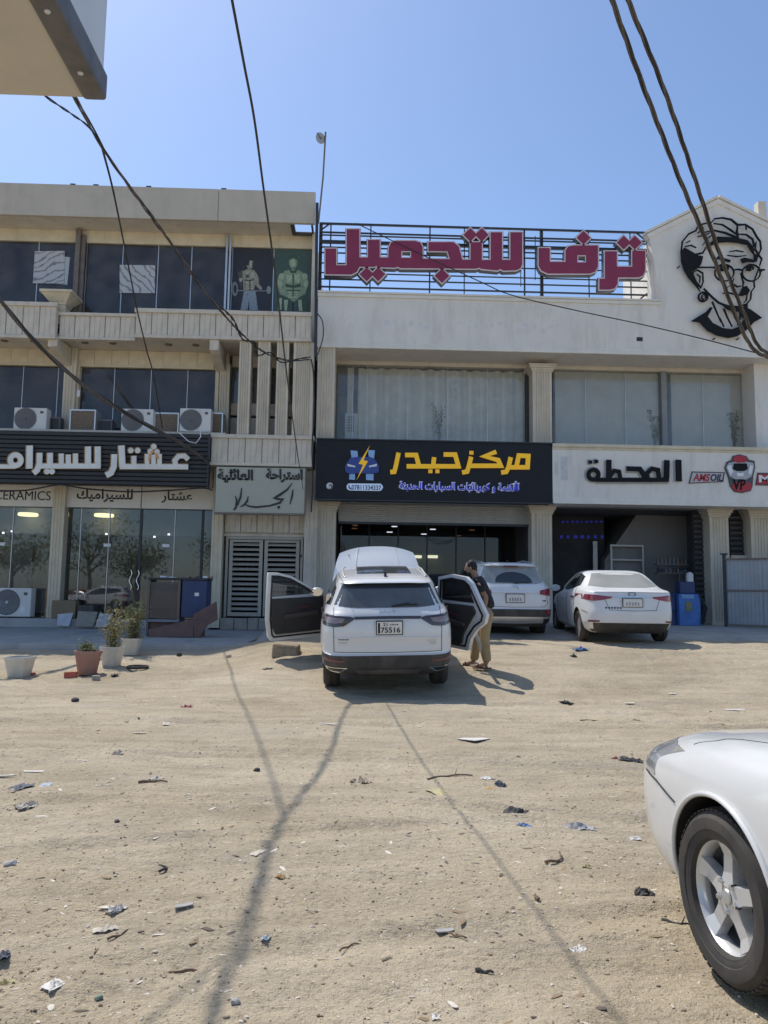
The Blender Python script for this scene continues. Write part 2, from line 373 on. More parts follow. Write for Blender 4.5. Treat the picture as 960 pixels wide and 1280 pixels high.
scatter('pebbles', 'small pebbles and clods strewn over the sandy dirt', 'gravel', 17000, .0026, .0095, peb[:2] + peb[1:2] + peb[:1] + peb[:1] + peb[2:], (.6, .6), 2.4, 15.5, 31)
chip = [mat('chip_wood', (.25,.18,.11), .9, var=.3), mat('chip_pale', (.62,.57,.48), .85, var=.1), mat('chip_dark', (.13,.105,.08), .9)]
scatter('debris_chips', 'flat chips of wood and rubbish scattered over the sandy dirt', 'debris', 1100, .006, .020, chip, (.18, 2.6), 2.4, 15.5, 32)

# pavement in front of the ceramics shop, apron in front of the garage
ZP = 0.41
st = thing('raised_pavement', None, None); st['kind'] = 'structure'
xe = -2.35
w0 = -16.0; k = 0
xs_ = [w0]
while xs_[-1] < xe - .01: xs_.append(min(xe, xs_[-1] + 1.55))
for i in range(len(xs_) - 1):
    if xs_[i+1] < -9.6: continue
    MB().box(xs_[i] + .004, xs_[i+1] - .004, 15.86, 22.6, -.15, ZP - random.random() * .006).build('paving_slab', M['pavement'], st, bevel=.012)
MB().box(w0, xe - .012, 15.81, 15.852, -.15, ZP - .015).build('pavement_edge', M['step'], st, bevel=.008)
ap = MB()
rows = []
for y in np.arange(16.9, 27.1, .4):
    row = []
    for x in np.arange(-2.3, 15.1, .4):
        edge = .05 if y > 17 else -.02
        row.append((x, y + (.12 * math.sin(x * 2.1) + .08 * math.sin(x * 5.3) if y < 17 else 0), float(terr(x, y)) + edge))
    rows.append(row)
ap.grid(rows); tag(ap.build('concrete_apron', mat('worn_apron_concrete', (.40,.375,.335), .92, var=.16, scale=1.5, bump=.4, bscale=30, stain=.5, stain_col=(.24,.21,.18)), smooth=40), None, None, kind='structure')
# ------------------------------------------------------------------ ceramics building
YL = 21.2
LB = thing('shop_building', 'three storey beige shop building with dark glazed upper floors and balconies', 'building', (-8, YL, ZP))
LB.location = (0, 0, 0)
XL0 = -15.0
XLR = fx(394, 260, YL)
zF1 = fz(200, 234, YL); zF0 = fz(200, 273.5, YL)
def flute_plan(x0, x1, y0, y1, n, d):
    """plan outline of a pilaster with n vertical flutes in its front"""
    pts = [(x0, y1)]; w = x1 - x0; m_ = w * .12; pts.append((x0, y0)); p = (w - 2 * m_) / n
    for i in range(n):
        a = x0 + m_ + i * p
        pts += [(a + p * .18, y0), (a + p * .30, y0 + d), (a + p * .70, y0 + d), (a + p * .82, y0)]
    pts += [(x1, y0), (x1, y1)]
    return pts
def fluted(name, parent, m_, x0, x1, y0, y1, z0, z1, n=5, d=.025, cap=None, base=None):
    o = MB().prism(flute_plan(x0, x1, y0, y1, n, d), z0, z1, lambda p, q, h: (p, q, h)).build(name, m_, parent)
    if cap:
        c = MB(); h = cap; e = .0
        for k, (ov, a, b) in enumerate(((.03, 0, .22), (.06, .22, .5), (.10, .5, .78), (.13, .78, 1))):
            c.box(x0 - ov, x1 + ov, y0 - ov, y1, z1 - h + a * h + .0015 * k, z1 - h + b * h + .0015 * (k + 1))
        c.build('capital', m_, o, bevel=.01)
    if base:
        MB().box(x0 - .03, x1 + .03, y0 - .03, y1, z0, z0 + base).build('plinth', m_, o, bevel=.008)
    return o
# roof
Yn = 21.95
xa, xb = fx(364, 285, 21.5), fx(391.5, 285, 21.5)
MB().box(XL0, fx(273, 255, YL) - .006, YL, YL + .12, zF0, zF1).build('roof_fascia', M['fascia'], LB, bevel=.01)
MB().box(fx(273, 255, YL) + .006, XLR, YL, YL + .12, zF0, zF1).build('roof_fascia', M['fascia'], LB, bevel=.01)
sl = MB().box(XL0, xa, YL + .123, 27, zF0 + .012, zF0 + .10).box(xa + .001, XLR - .01, Yn, 27, zF0 + .012, zF0 + .10)
sl.build('roof_slab', M['soffit'], LB)
fr = MB().box(xa, xa + .1, YL + .13, Yn - .001, zF0 - .03, zF0 + .09).box(xa + .101, xb, Yn - .07, Yn - .001, zF0 - .03, zF0 + .05).box(xb - .05, xb + .001, YL + .13, Yn - .071, zF0 - .03, zF0 + .05)
fr.build('roof_opening_frame', M['steel_dark'], LB)
for px in (91, 120, 186, 280):
    q = P(px, 232, YL + .05); MB().box(q.x - .07, q.x + .07, YL + .03, YL + .1, zF1 + .001, zF1 + .05).build('roof_fixing', M['steel_dark'], LB)
# top floor wall beam + glazing
Y1 = 22.1
zB1 = fz(200, 306, Y1)                       # glass top
MB().box(XL0, XLR - .02, Y1 - .02, Y1 + .3, zB1, zF0 + .010).build('lintel_beam', M['cream'], LB, bevel=.006)
zb_top_r = fz(280, 389, YL); zb_bot = fz(280, 425.5, YL)
zfloor1 = zb_bot + .12
cols = [-60, -8, 46, 100.5, 106.5, 152, 196.5, 238.5, 281.5, 289.5, 341.5, 391.5]
for i in range(len(cols) - 1):
    a, b = fx(cols[i], 345, Y1), fx(cols[i + 1], 345, Y1)
    if b - a < .3: continue
    MB().box(a + .012, b - .012, Y1 + .05, Y1 + .06, zfloor1, zB1 - .01).build('window_pane', M['glass_dark'], LB)
for c_ in cols[1:-1]:
    a = fx(c_, 345, Y1); MB().box(a - .011, a + .011, Y1 + .03, Y1 + .08, zfloor1, zB1 - .003).build('mullion', M['alu'], LB)
# pipes in front of the glass
a = fx(95, 340, Y1 - .2); MB().box(a - .07, a + .07, Y1 - .2, Y1 - .08, zfloor1, zF0 - .02).build('steel_post', M['steel_brown'], LB, bevel=.008)
a = fx(101.5, 340, Y1 - .15); MB().box(a - .06, a + .06, Y1 - .12, Y1 - .03, zfloor1, zB1 + .2).build('steel_post', M['steel_brown'], LB, bevel=.008)
a = fx(284.5, 340, Y1 - .15)
for dx in (-.05, .05): MB().tube([(a + dx, Y1 - .12, zfloor1), (a + dx, Y1 - .12, zF0 - .05)], .038, 10).build('drain_pipe', M['alu'], LB, smooth=40)
MB().box(XLR - .10, XLR - .005, Y1 - .3, Y1 + .3, zfloor1, zF0 + .01).build('corner_post', M['concrete'], LB)
# rooms behind the glass
def room(parent, x0, x1, y0, y1, z0, z1, m_, name='room_wall'):
    MB().box(x0, x1, y1, y1 + .1, z0, z1).box(x0 - .1, x0, y0, y1 + .1, z0, z1).box(x1, x1 + .1, y0, y1 + .1, z0, z1).box(x0 - .1, x1 + .1, y0, y1 + .1, z0 - .1, z0).box(x0 - .1, x1 + .1, y0, y1 + .1, z1, z1 + .1).build(name, m_, parent)
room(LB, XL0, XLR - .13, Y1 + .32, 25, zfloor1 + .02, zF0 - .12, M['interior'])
# balcony
zTopL = fz(36, 379.5, YL); zBotL = fz(36, 424.5, YL)
xLp = fx(72, 400, YL); xRp = fx(170, 405, YL)
def panel_row(parent, x0, x1, y, z0, z1, pitch, m_, th=.09):
    n = max(1, round((x1 - x0) / pitch)); w = (x1 - x0) / n; g = .008
    b = MB(); ww = w - 2 * g
    pl = [(0, th), (0, .012), (.012, 0), (ww*.30, 0), (ww*.33, .014), (ww*.36, 0), (ww*.64, 0), (ww*.67, .014), (ww*.70, 0), (ww - .012, 0), (ww, .012), (ww, th)]
    me_ = b.prism(pl, 0, z1 - z0, lambda p, q, h: (p, q, h)).mesh('panel', m_)
    for i in range(n):
        o = link('panel', me_, parent, loc=(x0 + g + i * w, y + random.uniform(-.004, .004), z0))
bal = thing('tmp', 'x', 'y'); bpy.data.objects.remove(bal)
def parapet(x0, x1, y, z0, z1, pitch=.46, lip=.10, name='balcony_parapet', back=.16):
    core = MB().box(x0, x1, y + .10, y + back, z0, z1 - .002).build(name, M['concrete'], LB)
    MB().box(x0 - .03, x1 + .03, y - .05, y + back + .02, z1 - lip, z1).build('coping', M['concrete'], core, bevel=.012)
    MB().box(x0 - .02, x1 + .02, y - .035, y + .099, z0, z0 + lip * .8).build('base_moulding', M['concrete'], core, bevel=.012)
    panel_row(core, x0, x1, y + .005, z0 + lip * .8 + .002, z1 - lip - .002, pitch, M['concrete'])
    return core
parapet(XL0, xLp, YL - .12, zBotL, zTopL, lip=.12)
parapet(xLp + .03, xRp - .035, YL + .06, fz(120, 425, YL + .06), fz(120, 391.5, YL + .06), lip=.09)
parapet(xRp, XLR - .03, YL - .06, zb_bot, zb_top_r, lip=.12)
MB().box(XL0, XLR - .02, YL + .14, 27, zb_bot + .03, zfloor1 - .002).build('balcony_slab', M['soffit'], LB)
# urn shaped pedestal on the balcony
c = fx(72, 375, YL + .1); z0 = zTopL - .5; p = MB()
for (h0, h1, r0, r1) in ((0, .55, .20, .20), (.55, .62, .22, .24), (.62, .84, .24, .42), (.84, .92, .45, .45)):
    p.add([(c + sx * r, YL + .36 + sy * r, z0 + h) for h, r in ((h0, r0), (h1 - .002, r1)) for sx, sy in ((-1,-1),(1,-1),(1,1),(-1,1))], [(0,3,2,1),(4,5,6,7),(0,1,5,4),(1,2,6,5),(2,3,7,6),(3,0,4,7)])
p.build('balcony_pedestal', M['cream'], LB, bevel=.01)
# soffit lamps, corbels
for px in (8, 45, 108, 143, 212, 246):
    q = P(px, 436, 21.9); MB().lathe([(.001, 0), (.10, 0), (.10, .03), (.001, .03)], 16).build('soffit_lamp', M['steel_brown'], LB, loc=(q.x, 21.75, zb_bot + .003), smooth=40)
for px in (66, 268):
    a = fx(px, 432, YL); h = .30
    MB().prism([(YL - .04, zb_bot - .004), (YL - .04, zb_bot - h), (22.4, zb_bot - h - .28), (22.4, zb_bot - .004)], a - .13, a + .13, lambda p, q, d: (d, p, q)).build('corbel', M['concrete'], LB, bevel=.012)
# middle floor
Y2 = 22.45
zB2 = fz(180, 460, Y2); zB2t = zb_bot + .028
zs_top = fz(130, 540, 21.05)                 # top of the slatted sign
x_c1a, x_c1b = fx(80, 500, Y2 - .1), fx(95, 500, Y2 - .1)
core = MB().box(XL0, fx(286, 455, Y2), Y2, Y2 + .25, zB2, zB2t).build('tiled_beam', M['cream'], LB)
for (p0, p1) in ((-170, 75), (97, 268)):
    a, b = fx(p0, 450, Y2), fx(p1, 450, Y2); n = round((b - a) / .49); w = (b - a) / n
    me_ = MB().box(.004, w - .004, 0, .025, 0, zB2t - zB2 - .07).mesh('tile', M['cream'])
    for i in range(n): link('tile', me_, core, loc=(a + i * w, Y2 - .026 - random.random() * .004, zB2 + .06))
    MB().box(a, b, Y2 - .06, Y2 - .001, zB2 - .01, zB2 + .055).build('window_head', M['cream'], LB, bevel=.008)
zlow2 = zs_top - .35
for (p0, p1, cuts) in ((-120, 80, (-30, 26, 70)), (99, 268, (141, 187, 233))):
    e = [fx(p0, 500, Y2)] + [fx(c_, 500, Y2) for c_ in cuts] + [fx(p1, 500, Y2)]
    for i in range(len(e) - 1): MB().box(e[i] + .01, e[i+1] - .01, Y2 + .08, Y2 + .09, zlow2, zB2 - .012).build('window_pane', M['glass_dark'], LB)
    for v in e[1:-1]: MB().box(v - .009, v + .009, Y2 + .06, Y2 + .11, zlow2, zB2 - .012).build('mullion', M['alu'], LB)
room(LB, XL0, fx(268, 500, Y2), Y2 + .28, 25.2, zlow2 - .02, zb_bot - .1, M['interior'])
fluted('pilaster', LB, M['pilaster'], x_c1a, x_c1b, Y2 - .22, Y2 + .05, zlow2, zB2t - .01, 3)
MB().box(fx(95.5, 500, Y2 - .05), fx(99, 500, Y2), Y2 - .08, Y2 + .1, zlow2, zB2 - .011).build('window_frame', M['cream'], LB)
q = P(98, 492, Y2 - .1); MB().box(q.x - .05, q.x + .05, Y2 - .13, Y2 - .081, q.z - .11, q.z + .11).build('meter_box', M['white_plastic'], LB, bevel=.008)
MB().box(fx(268.5, 500, Y2), fx(273, 500, Y2), Y2 - .05, Y2 + .1, zlow2, zB2 - .011).build('window_frame', M['cream'], LB)
fluted('pilaster', LB, M['pilaster'], fx(274.5, 500, Y2), fx(287, 500, Y2), Y2 - .12, Y2 + .15, zlow2 - .4, zB2t - .35, 3)
# stair window behind the columns
zlow3 = fz(330, 545, YL + .1)
MB().box(fx(287, 500, Y2) + .005, XLR, Y2 + .25, Y2 + .4, zlow3 - .4, fz(330, 523, Y2 + .25)).build('stair_wall', M['soffit'], LB)
zw = fz(330, 505, Y2 + .25); zw2 = fz(330, 520, Y2 + .25)
MB().box(fx(287, 500, Y2) + .005, XLR, Y2 + .22, Y2 + .38, zw2, zw).build('transom', M['concrete'], LB, bevel=.01)
e = [fx(c_, 480, Y2 + .3) for c_ in (287, 317, 341, 366, 394)]
for i in range(4): MB().box(e[i] + .012, e[i+1] - .012, Y2 + .3, Y2 + .31, zw + .002, zB2t - .35).build('window_pane', M['glass_clear'], LB)
MB().box(fx(287, 500, Y2) + .004, XLR, Y2 + .22, Y2 + .36, zB2t - .348, zB2t - .012).build('stair_lintel', M['concrete'], LB)
room(LB, fx(287, 500, Y2), XLR, Y2 + .5, 25.2, zlow3 - .3, zb_bot - .1, mat('stair_wall_green', (.16,.18,.17), .85))
# the four tall columns and the panel balcony under them
zc1 = zb_bot - .004
for (p0, p1, n) in ((299, 312.5, 4), (322.5, 336.5, 4), (346, 360, 4), (367, 391, 7)):
    fluted('column', LB, M['pilaster'], fx(p0 - 1, 490, YL + .05), fx(p1, 490, YL + .05), YL + .0, YL + .42, zlow3 + .002, zc1, n, .03)
xg0, xg1 = fx(264, 562, YL), fx(391, 562, YL)
zg0 = fz(330, 583, YL)
parapet(xg0, xg1, YL - .04, zg0, zlow3, pitch=.44, lip=.11, name='stair_parapet', back=.4)
# ground floor
zSb = fz(130, 605.5, 21.05); zWb = fz(160, 635, 22.1); zSill = fz(100, 773, 22.1)
Y3 = 22.1
xq0, xq1 = fx(69, 690, Y3), fx(264, 700, Y3)
wl = MB().box(XL0, fx(265, 600, Y3), Y3 + .1, Y3 + .4, zWb, zlow2 - .021).build('shop_lintel', M['concrete'], LB)
for (p0, p1) in ((-95, 68), (83, 176), (177.5, 266)):
    MB().box(fx(p0, 620, Y3), fx(p1, 620, Y3), Y3 + .02, Y3 + .098, zWb, zWb + .62).build('lintel_board', M['white_trim'], LB, bevel=.006)
fluted('pilaster', LB, M['cream'], fx(62, 700, Y3 - .1), fx(77.5, 700, Y3 - .1), Y3 - .12, Y3 + .4, zSill, zlow2 + .2, 3, .02)
fluted('pilaster', LB, M['cream'], fx(264, 690, Y3 - .3), fx(277.5, 690, Y3 - .3), Y3 - .35, Y3 + .4, zSill - .2, zg0 + .01, 2, .02)
for (p0, p1, cuts) in ((-95, 61, (-45, 10)), (79, 263, (96, 132, 172, 215, 250))):
    e = [fx(p0, 700, Y3)] + [fx(c_, 700, Y3) for c_ in cuts] + [fx(p1, 700, Y3)]
    for i in range(len(e) - 1): MB().box(e[i] + .006, e[i+1] - .006, Y3 + .2, Y3 + .212, zSill, zWb - .004).build('shop_window_pane', M['glass_shop'], LB)
    for v, c_ in zip(e[1:-1], cuts):
        w = .035 if c_ in (172, 250) else .008
        MB().box(v - w, v + w, Y3 + .17, Y3 + .24, zSill, zWb - .002).build('shop_mullion', M['steel_dark'] if w > .02 else M['alu'], LB)
    MB().box(e[0], e[-1], Y3 + .16, Y3 + .25, zWb - .001, zWb + .05).build('window_head', M['alu'], LB)
# door handles (wavy) and stickers
for px, s_ in ((163.5, 1), (172.5, 1)):
    q = P(px, 725, Y3 + .15); pts = [(q.x + .035 * math.sin(k * .9), Y3 + .12, q.z + .28 - k * .056) for k in range(11)]
    MB().tube(pts, .016, 8).build('door_handle', M['chrome'], LB, smooth=60)
for px, py in ((134, 681.5), (207.5, 682), (2, 680)):
    q = P(px, py, Y3 + .19); MB().box(q.x - .10, q.x + .10, Y3 + .185, Y3 + .188, q.z - .045, q.z + .045).build('glass_sticker', M['white_plastic'], LB)
# step under the shop windows
MB().box(XL0, fx(262, 780, 21.9), 21.75, 22.62, ZP, zSill - .002).build('shop_step', M['step'], LB, bevel=.012)
# shop interior
room(LB, XL0, fx(263, 700, Y3), Y3 + .42, 28, zSill - .02, zWb + .3, M['interior2'])
MB().box(fx(-120, 700, 24), fx(263, 700, 25), 24.4, 24.5, zWb - .62, zWb + .25).build('interior_bulkhead', mat('bulkhead', (.42,.42,.42)), LB)
for (p0, p1, yy) in ((86, 105, 23.2), (120, 160, 25.6), (10, 40, 25.2), (200, 240, 26.5)):
    MB().box(fx(p0, 700, yy), fx(p1, 700, yy), yy, yy + .2, zSill, zWb - .3 - .2 * random.random()).build('display_stand', mat('display_stand', (.13 + .2 * random.random(),) * 3, .5), LB)
glow = mat('shop_lamp_glow', (.9,.85,.6), .5, var=0, emit=((1, .86, .45), 2.2)); spot = mat('shop_spot_glow', (.9,.9,.9), .5, var=0, emit=((1, .98, .92), 2.5))
for px, py in ((35, 645), (130, 646)):
    q = P(px, py, 24.0); MB().lathe([(.001, 0), (.28, 0), (.30, .04), (.28, .09), (.001, .09)], 24).build('ceiling_lamp', glow, LB, loc=(q.x, 24.0, q.z), smooth=40)
for px, py in ((4, 667), (15, 665), (133, 668.5), (193, 672), (211, 669)):
    q = P(px, py, 24.2); MB().lathe([(.001, 0), (.035, 0), (.035, .05), (.001, .05)], 12).build('spot_lamp', spot, LB, loc=(q.x, 24.2, q.z))
# gate bay under the calligraphy sign
Yd = 22.0
zd1, zd0 = fz(330, 671, Yd), fz(330, 772, Yd)
xd0, xd1 = fx(281, 720, Yd), fx(378, 720, Yd)
fluted('pilaster', LB, M['concrete'], fx(380, 690, Yd - .2), fx(396, 690, Yd - .2), YL + .5, Yd + .4, zd0 - .3, zg0 - .002, 2, .02)
core = MB().box(xd0 - .06, xd1 + .06, Yd + .04, Yd + .2, zd1 + .08, zg0 - .003).build('door_head_wall', M['concrete'], LB)
panel_row(core, xd0 - .05, xd1 + .05, Yd - .05, zd1 + .12, fz(330, 641, Yd - .05), .44, M['concrete'], .085)
MB().box(xd0 - .06, xd1 + .06, Yd - .03, Yd + .039, zd1, zd1 + .078).build('door_lintel', M['concrete'], LB, bevel=.01)
gm = mat('grey_gate_paint', (.42,.39,.33), .5, .2, var=.08, stain=.3)
gt = thing('louvred_gate', 'grey double leaf gate with horizontal louvres under the calligraphy sign', 'gate', (0, 0, 0))
MB().box(xd0, xd0 + .07, Yd - .02, Yd + .10, zd0, zd1 - .002).box(xd1 - .07, xd1, Yd - .02, Yd + .10, zd0, zd1 - .002).box(xd0 + .071, xd1 - .071, Yd - .02, Yd + .10, zd1 - .08, zd1 - .003).build('gate_frame', gm, gt, bevel=.006)
for (p0, p1) in ((285.5, 327.5), (329.5, 373.5)):
    a, b = fx(p0, 720, Yd), fx(p1, 720, Yd); t = .10
    lf = MB().box(a, a + t, Yd + .01, Yd + .07, zd0 + .03, zd1 - .09).box(b - t, b, Yd + .01, Yd + .07, zd0 + .03, zd1 - .09).box(a + t + .001, b - t - .001, Yd + .01, Yd + .07, zd0 + .03, zd0 + .14).box(a + t + .001, b - t - .001, Yd + .01, Yd + .07, zd1 - .16, zd1 - .09).build('gate_leaf', gm, gt, bevel=.005)
    n = 14; z0, z1 = zd0 + .15, zd1 - .17; w = b - a - 2 * t - .004
    me_ = MB().hexa([(0, .005, 0), (w, .005, 0), (w, .05, .045), (0, .05, .045), (0, 0, .030), (w, 0, .030), (w, .045, .075), (0, .045, .075)]).mesh('louvre', gm)
    for i in range(n): link('louvre', me_, lf, loc=(a + t + .002, Yd + .015, z0 + (i + .35) * (z1 - z0) / n))
q = P(376, 695, Yd - .03); MB().box(q.x - .03, q.x + .03, Yd - .05, Yd - .021, q.z - .04, q.z + .04).build('lock', M['steel_dark'], gt)
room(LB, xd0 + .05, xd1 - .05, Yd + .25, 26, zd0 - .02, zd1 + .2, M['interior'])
# rough threshold blocks
tb = mat('threshold_block', (.36,.32,.27), .9, var=.2, stain=.4)
x = xd0 - .05
while x < xd1 - .1:
    w = random.uniform(.28, .42); MB().box(x, min(x + w - .015, xd1 + .05), 21.75 + random.random() * .04, 22.3, ZP, zd0 - .01 - random.random() * .03).build('threshold_block', tb, LB, bevel=.02); x += w
# outer party wall down the corner and hidden body of the house
MB().box(XLR - .1, XLR - .01, Y1 + .301, 27, zfloor1, zF0).build('side_wall', M['soffit'], LB)
MB().box(XL0, XLR - .02, 27, 27.2, 0, zF0).build('rear_wall', M['soffit'], LB)
# ------------------------------------------------------------------ garage building
YR = 21.5
RB = thing('garage_building', 'white two storey garage building with gable parapet and fluted pilasters', 'building')
XR0 = fx(397, 400, YR); XR1 = fx(960, 400, YR) + 3.2
zp1 = fz(610, 372, YR); zp0 = fz(640, 440, YR)
xg = fx(826, 378, YR)                       # where the gable wall starts
za0 = fz(815, 291, YR); zap = fz(897, 248, YR); xap = fx(897, 248, YR); xgr = 2 * xap - fx(811, 291, YR) + .25
xgl = fx(811, 291, YR)
front = MB().prism([(XR0, zp0), (XR1, zp0), (XR1, zp1), (xgr, zp1), (xgr, za0), (xap, zap), (xgl, za0), (xg, zp1), (XR0, zp1)], YR, YR + .22, lambda p, q, d: (p, d, q)).build('parapet_wall', M['white_wall'], RB)
for k, (a, b, o_, h) in enumerate(((XR0 - .02, xg - .01, .05, .13), (XR0 - .035, xg - .012, .085, .055))):
    MB().box(a, b, YR - o_, YR + .26, zp1 + .001 - (.0 if k else .10) + (.002 if k else 0), zp1 + (.06 if k else .0)).build('coping', M['white_trim'], front, bevel=.012)
MB().box(XR0 - .02, XR1, YR - .04, YR - .001, zp0, zp0 + .10).build('band_moulding', M['white_trim'], front, bevel=.012)
MB().box(XR0 - .02, XR1, YR - .025, YR - .001, zp0 + .101, zp0 + .17).build('band_moulding', M['white_trim'], front, bevel=.012)
for (A, B) in (((xgl, za0), (xap, zap)), ((xgr, za0), (xap, zap))):
    dx, dz = B[0] - A[0], B[1] - A[1]; L_ = math.hypot(dx, dz); nx, nz = (-dz / L_, dx / L_) if dx > 0 else (dz / L_, -dx / L_)
    for (off0, off1, yo) in ((-.16, -.02, .04), (.0, .075, .085)):
        MB().prism([(A[0] + nx*off0 - (.08 if dx > 0 else -.08), A[1] + nz*off0 - .04), (B[0] + nx*off0, B[1] + nz*off0), (B[0] + nx*off1, B[1] + nz*off1 + .001), (A[0] + nx*off1 - (.08 if dx > 0 else -.08), A[1] + nz*off1 - .04)], YR - yo - (.001 if dx > 0 else 0), YR + .25, lambda p, q, d: (p, d, q)).build('gable_coping', M['white_trim'], front, bevel=.008)
q = P(951, 262, YR + .6); MB().box(q.x - .13, q.x + .13, YR + .5, YR + .76, zp1, q.z + .22).build('chimney', M['pilaster'], RB, bevel=.01)
# vent hole + faint ghost of removed lettering on the parapet
q = P(799.5, 424, YR); MB().box(q.x - .09, q.x + .09, YR - .006, YR - .002, q.z - .06, q.z + .06).build('vent_hole', M['trim'], front)
gh = mat('ghost_lettering', (.69,.685,.67), .9, var=.08)
me_ = MB().prism([(-.07,-.06),(.05,-.05),(.07,.02),(.0,.07),(-.055,.015)], -.0022, -.0005, lambda p, q_, d: (p, d, q_)).mesh('ghost_letter', gh)
for k in range(22):
    q = P(482 + k * 10.2 + random.random() * 3, 405 + random.uniform(-5, 5) + k * .3, YR); o = link('ghost_letter', me_, front, loc=(q.x, YR, q.z)); o.scale = (random.uniform(.5, 1.5), 1, random.uniform(.4, 1.7))
# roof slab, stair head house seen behind the sign
MB().box(XR0 + .02, XR1, YR + .221, 30, zp0 + .25, zp0 + .6).build('roof_slab', M['soffit'], RB)
a = fx(768, 360, 25.0); MB().prism([(a, zp0 + .6), (a + 1.4, zp0 + .6 + 2.3), (a + 5, zp0 + .6 + 2.3), (a + 5, zp0 + .6)], 24.6, 27, lambda p, q, d: (p, d, q)).build('stair_head', M['cream'], RB)
MB().box(xgl + .12, xgl + .3, YR + .221, YR + 2.6, zp0 + .6, za0 - .1).build('parapet_return', M['white_wall'], RB)
# soffit and window wall of the upper floor
Y4 = 22.75
zs = zp0 + .02
zW1 = fz(680, 461, Y4); zW0 = fz(540, 553, YR) - .3
MB().box(XR0 + .02, XR1, YR + .222, Y4 + .5, zs, zs + .2).build('soffit', M['white_wall'], RB)
MB().box(XR0 + .02, XR1, Y4, Y4 + .25, zW1, zs - .002).build('window_beam', M['soffit'], RB, bevel=.01)
fluted('pilaster', RB, M['pilaster'], fx(396, 495, YR + .02), fx(418, 495, YR + .02), YR + .03, Y4 + .3, zW0, zs - .003, 5, .02)
fluted('pilaster', RB, M['pilaster'], fx(665.5, 505, 22.2), fx(689.5, 505, 22.2), 22.15, Y4 + .3, zW0, fz(678, 456, 22.15), 6, .025, cap=.22)
MB().box(fx(930, 500, Y4), XR1, 22.1, Y4 + .3, zW0, zs - .003).build('end_wall', M['white_wall'], RB)
def upper_window(p0, p1, cuts, m_):
    e = [fx(p0, 505, Y4)] + [fx(c_, 505, Y4) for c_ in cuts] + [fx(p1, 505, Y4)]
    for i in range(len(e) - 1): MB().box(e[i] + .006, e[i+1] - .006, Y4 + .1, Y4 + .11, zW0, zW1 - .004).build('window_pane', m_, RB)
    for v in e[1:-1]: MB().box(v - .007, v + .007, Y4 + .08, Y4 + .125, zW0, zW1 - .003).build('mullion', M['alu'], RB)
upper_window(420, 657, (441, 459, 510, 560, 610), M['glass_clear'])
upper_window(692, 826, (733, 783), M['glass_clear'])
upper_window(834, 930, (880,), M['glass_clear'])
MB().box(fx(657.5, 505, Y4), fx(665, 505, Y4), Y4 - .1, Y4 + .2, zW0, zW1 - .002).build('window_frame', M['steel_dark'], RB)
MB().box(fx(826.5, 505, Y4), fx(833, 505, Y4), Y4 - .05, Y4 + .2, zW0, zW1 - .002).build('window_post', mat('grey_post', (.25,.27,.28), .6), RB)
def curtain(p0, p1, y, top, bot, amp=.085, period=.36):
    a, b = fx(p0, 505, y), fx(p1, 505, y); n = int((b - a) / .025); rows = []
    ph = [random.random() * 6 for _ in range(4)]
    for z in (bot, bot * .5 + top * .5, top):
        rows.append([(a + (b - a) * i / n, y + amp * (math.sin((b-a)*i/n / period * 6.28 + ph[0] + .8 * math.sin(i * .05 + ph[1])) * .7 + .4 * math.sin(i * .31 + ph[2])), z) for i in range(n + 1)])
    MB().grid(rows).build('curtain', M['curtain'], RB, smooth=60)
curtain(447, 656, Y4 + .26, zW1 - .05, zW0); curtain(434, 441, Y4 + .2, zW1 - .05, zW0)
cb = mat('blind_panel', (.74,.75,.71), .85, var=.06, scale=1)
MB().box(fx(692, 505, Y4 + .4), fx(825, 505, Y4 + .4), Y4 + .20, Y4 + .23, zW0, zW1 - .02).build('blind', cb, RB)
MB().box(fx(836, 505, Y4 + .4), fx(929, 505, Y4 + .4), Y4 + .21, Y4 + .24, zW0, zW1 - .02).build('blind', cb, RB)
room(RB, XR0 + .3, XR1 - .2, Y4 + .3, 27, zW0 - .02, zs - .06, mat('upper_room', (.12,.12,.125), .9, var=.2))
# dry branches and a slim white cooler standing inside the upper windows
def branch(name, label, px, py0, py1, Y, leaves, cat='plant'):
    t = thing(name, label, cat); q0 = P(px, py1, Y); q1 = P(px, py0, Y); h = q1.z - q0.z; s_ = MB(); lv = MB()
    for k in range(5):
        a0 = random.uniform(.2, .8); pts = [(q0.x + random.uniform(-.02, .02), Y, q0.z - .1)]
        dx = random.uniform(-.28, .28)
        for j in range(1, 7): pts.append((q0.x + dx * (j / 6) ** 2 + random.uniform(-.03, .03), Y + random.uniform(-.03, .03), q0.z + h * (j / 6) * (.6 + .4 * a0)))
        s_.tube(pts, [.02 - .0025 * j for j in range(7)], 5)
        for p_ in pts[2:]:
            for _ in range(leaves):
                c_ = Vector(p_) + Vector((random.gauss(0, .05), random.gauss(0, .03), random.gauss(0, .06))); d = Vector((random.gauss(0, 1), random.gauss(0, .5), random.gauss(0, 1))).normalized() * .06; e_ = d.cross(Vector((0, 1, .3))).normalized() * .02
                lv.add([c_ - d, c_ + e_, c_ + d, c_ - e_], [(0, 1, 2, 3)])
    s_.build('stem', M['stem'], t); lv.build('foliage', M['leaf'], t)
branch('indoor_plant', 'thin bare plant behind the curtained upper window above the blue and yellow sign', 549, 505, 552, Y4 + .15, 2)
branch('indoor_plant', 'bushy dark plant beside the grey post in the upper right window', 819, 512, 557, Y4 + .16, 7)
branch('indoor_plant', 'small plant near the right end of the upper window below the portrait', 918, 514, 557, Y4 + .16, 4)
ac = thing('floor_cooler', 'slim white air cooler standing inside the upper window left end', 'cooler')
x0, x1, z0, z1 = R(431, 517, 447, 552, Y4 + .22); MB().box(x0, x1, Y4 + .13, Y4 + .19, z0 - .1, z1).build('casing', M['white_plastic'], ac, bevel=.02)
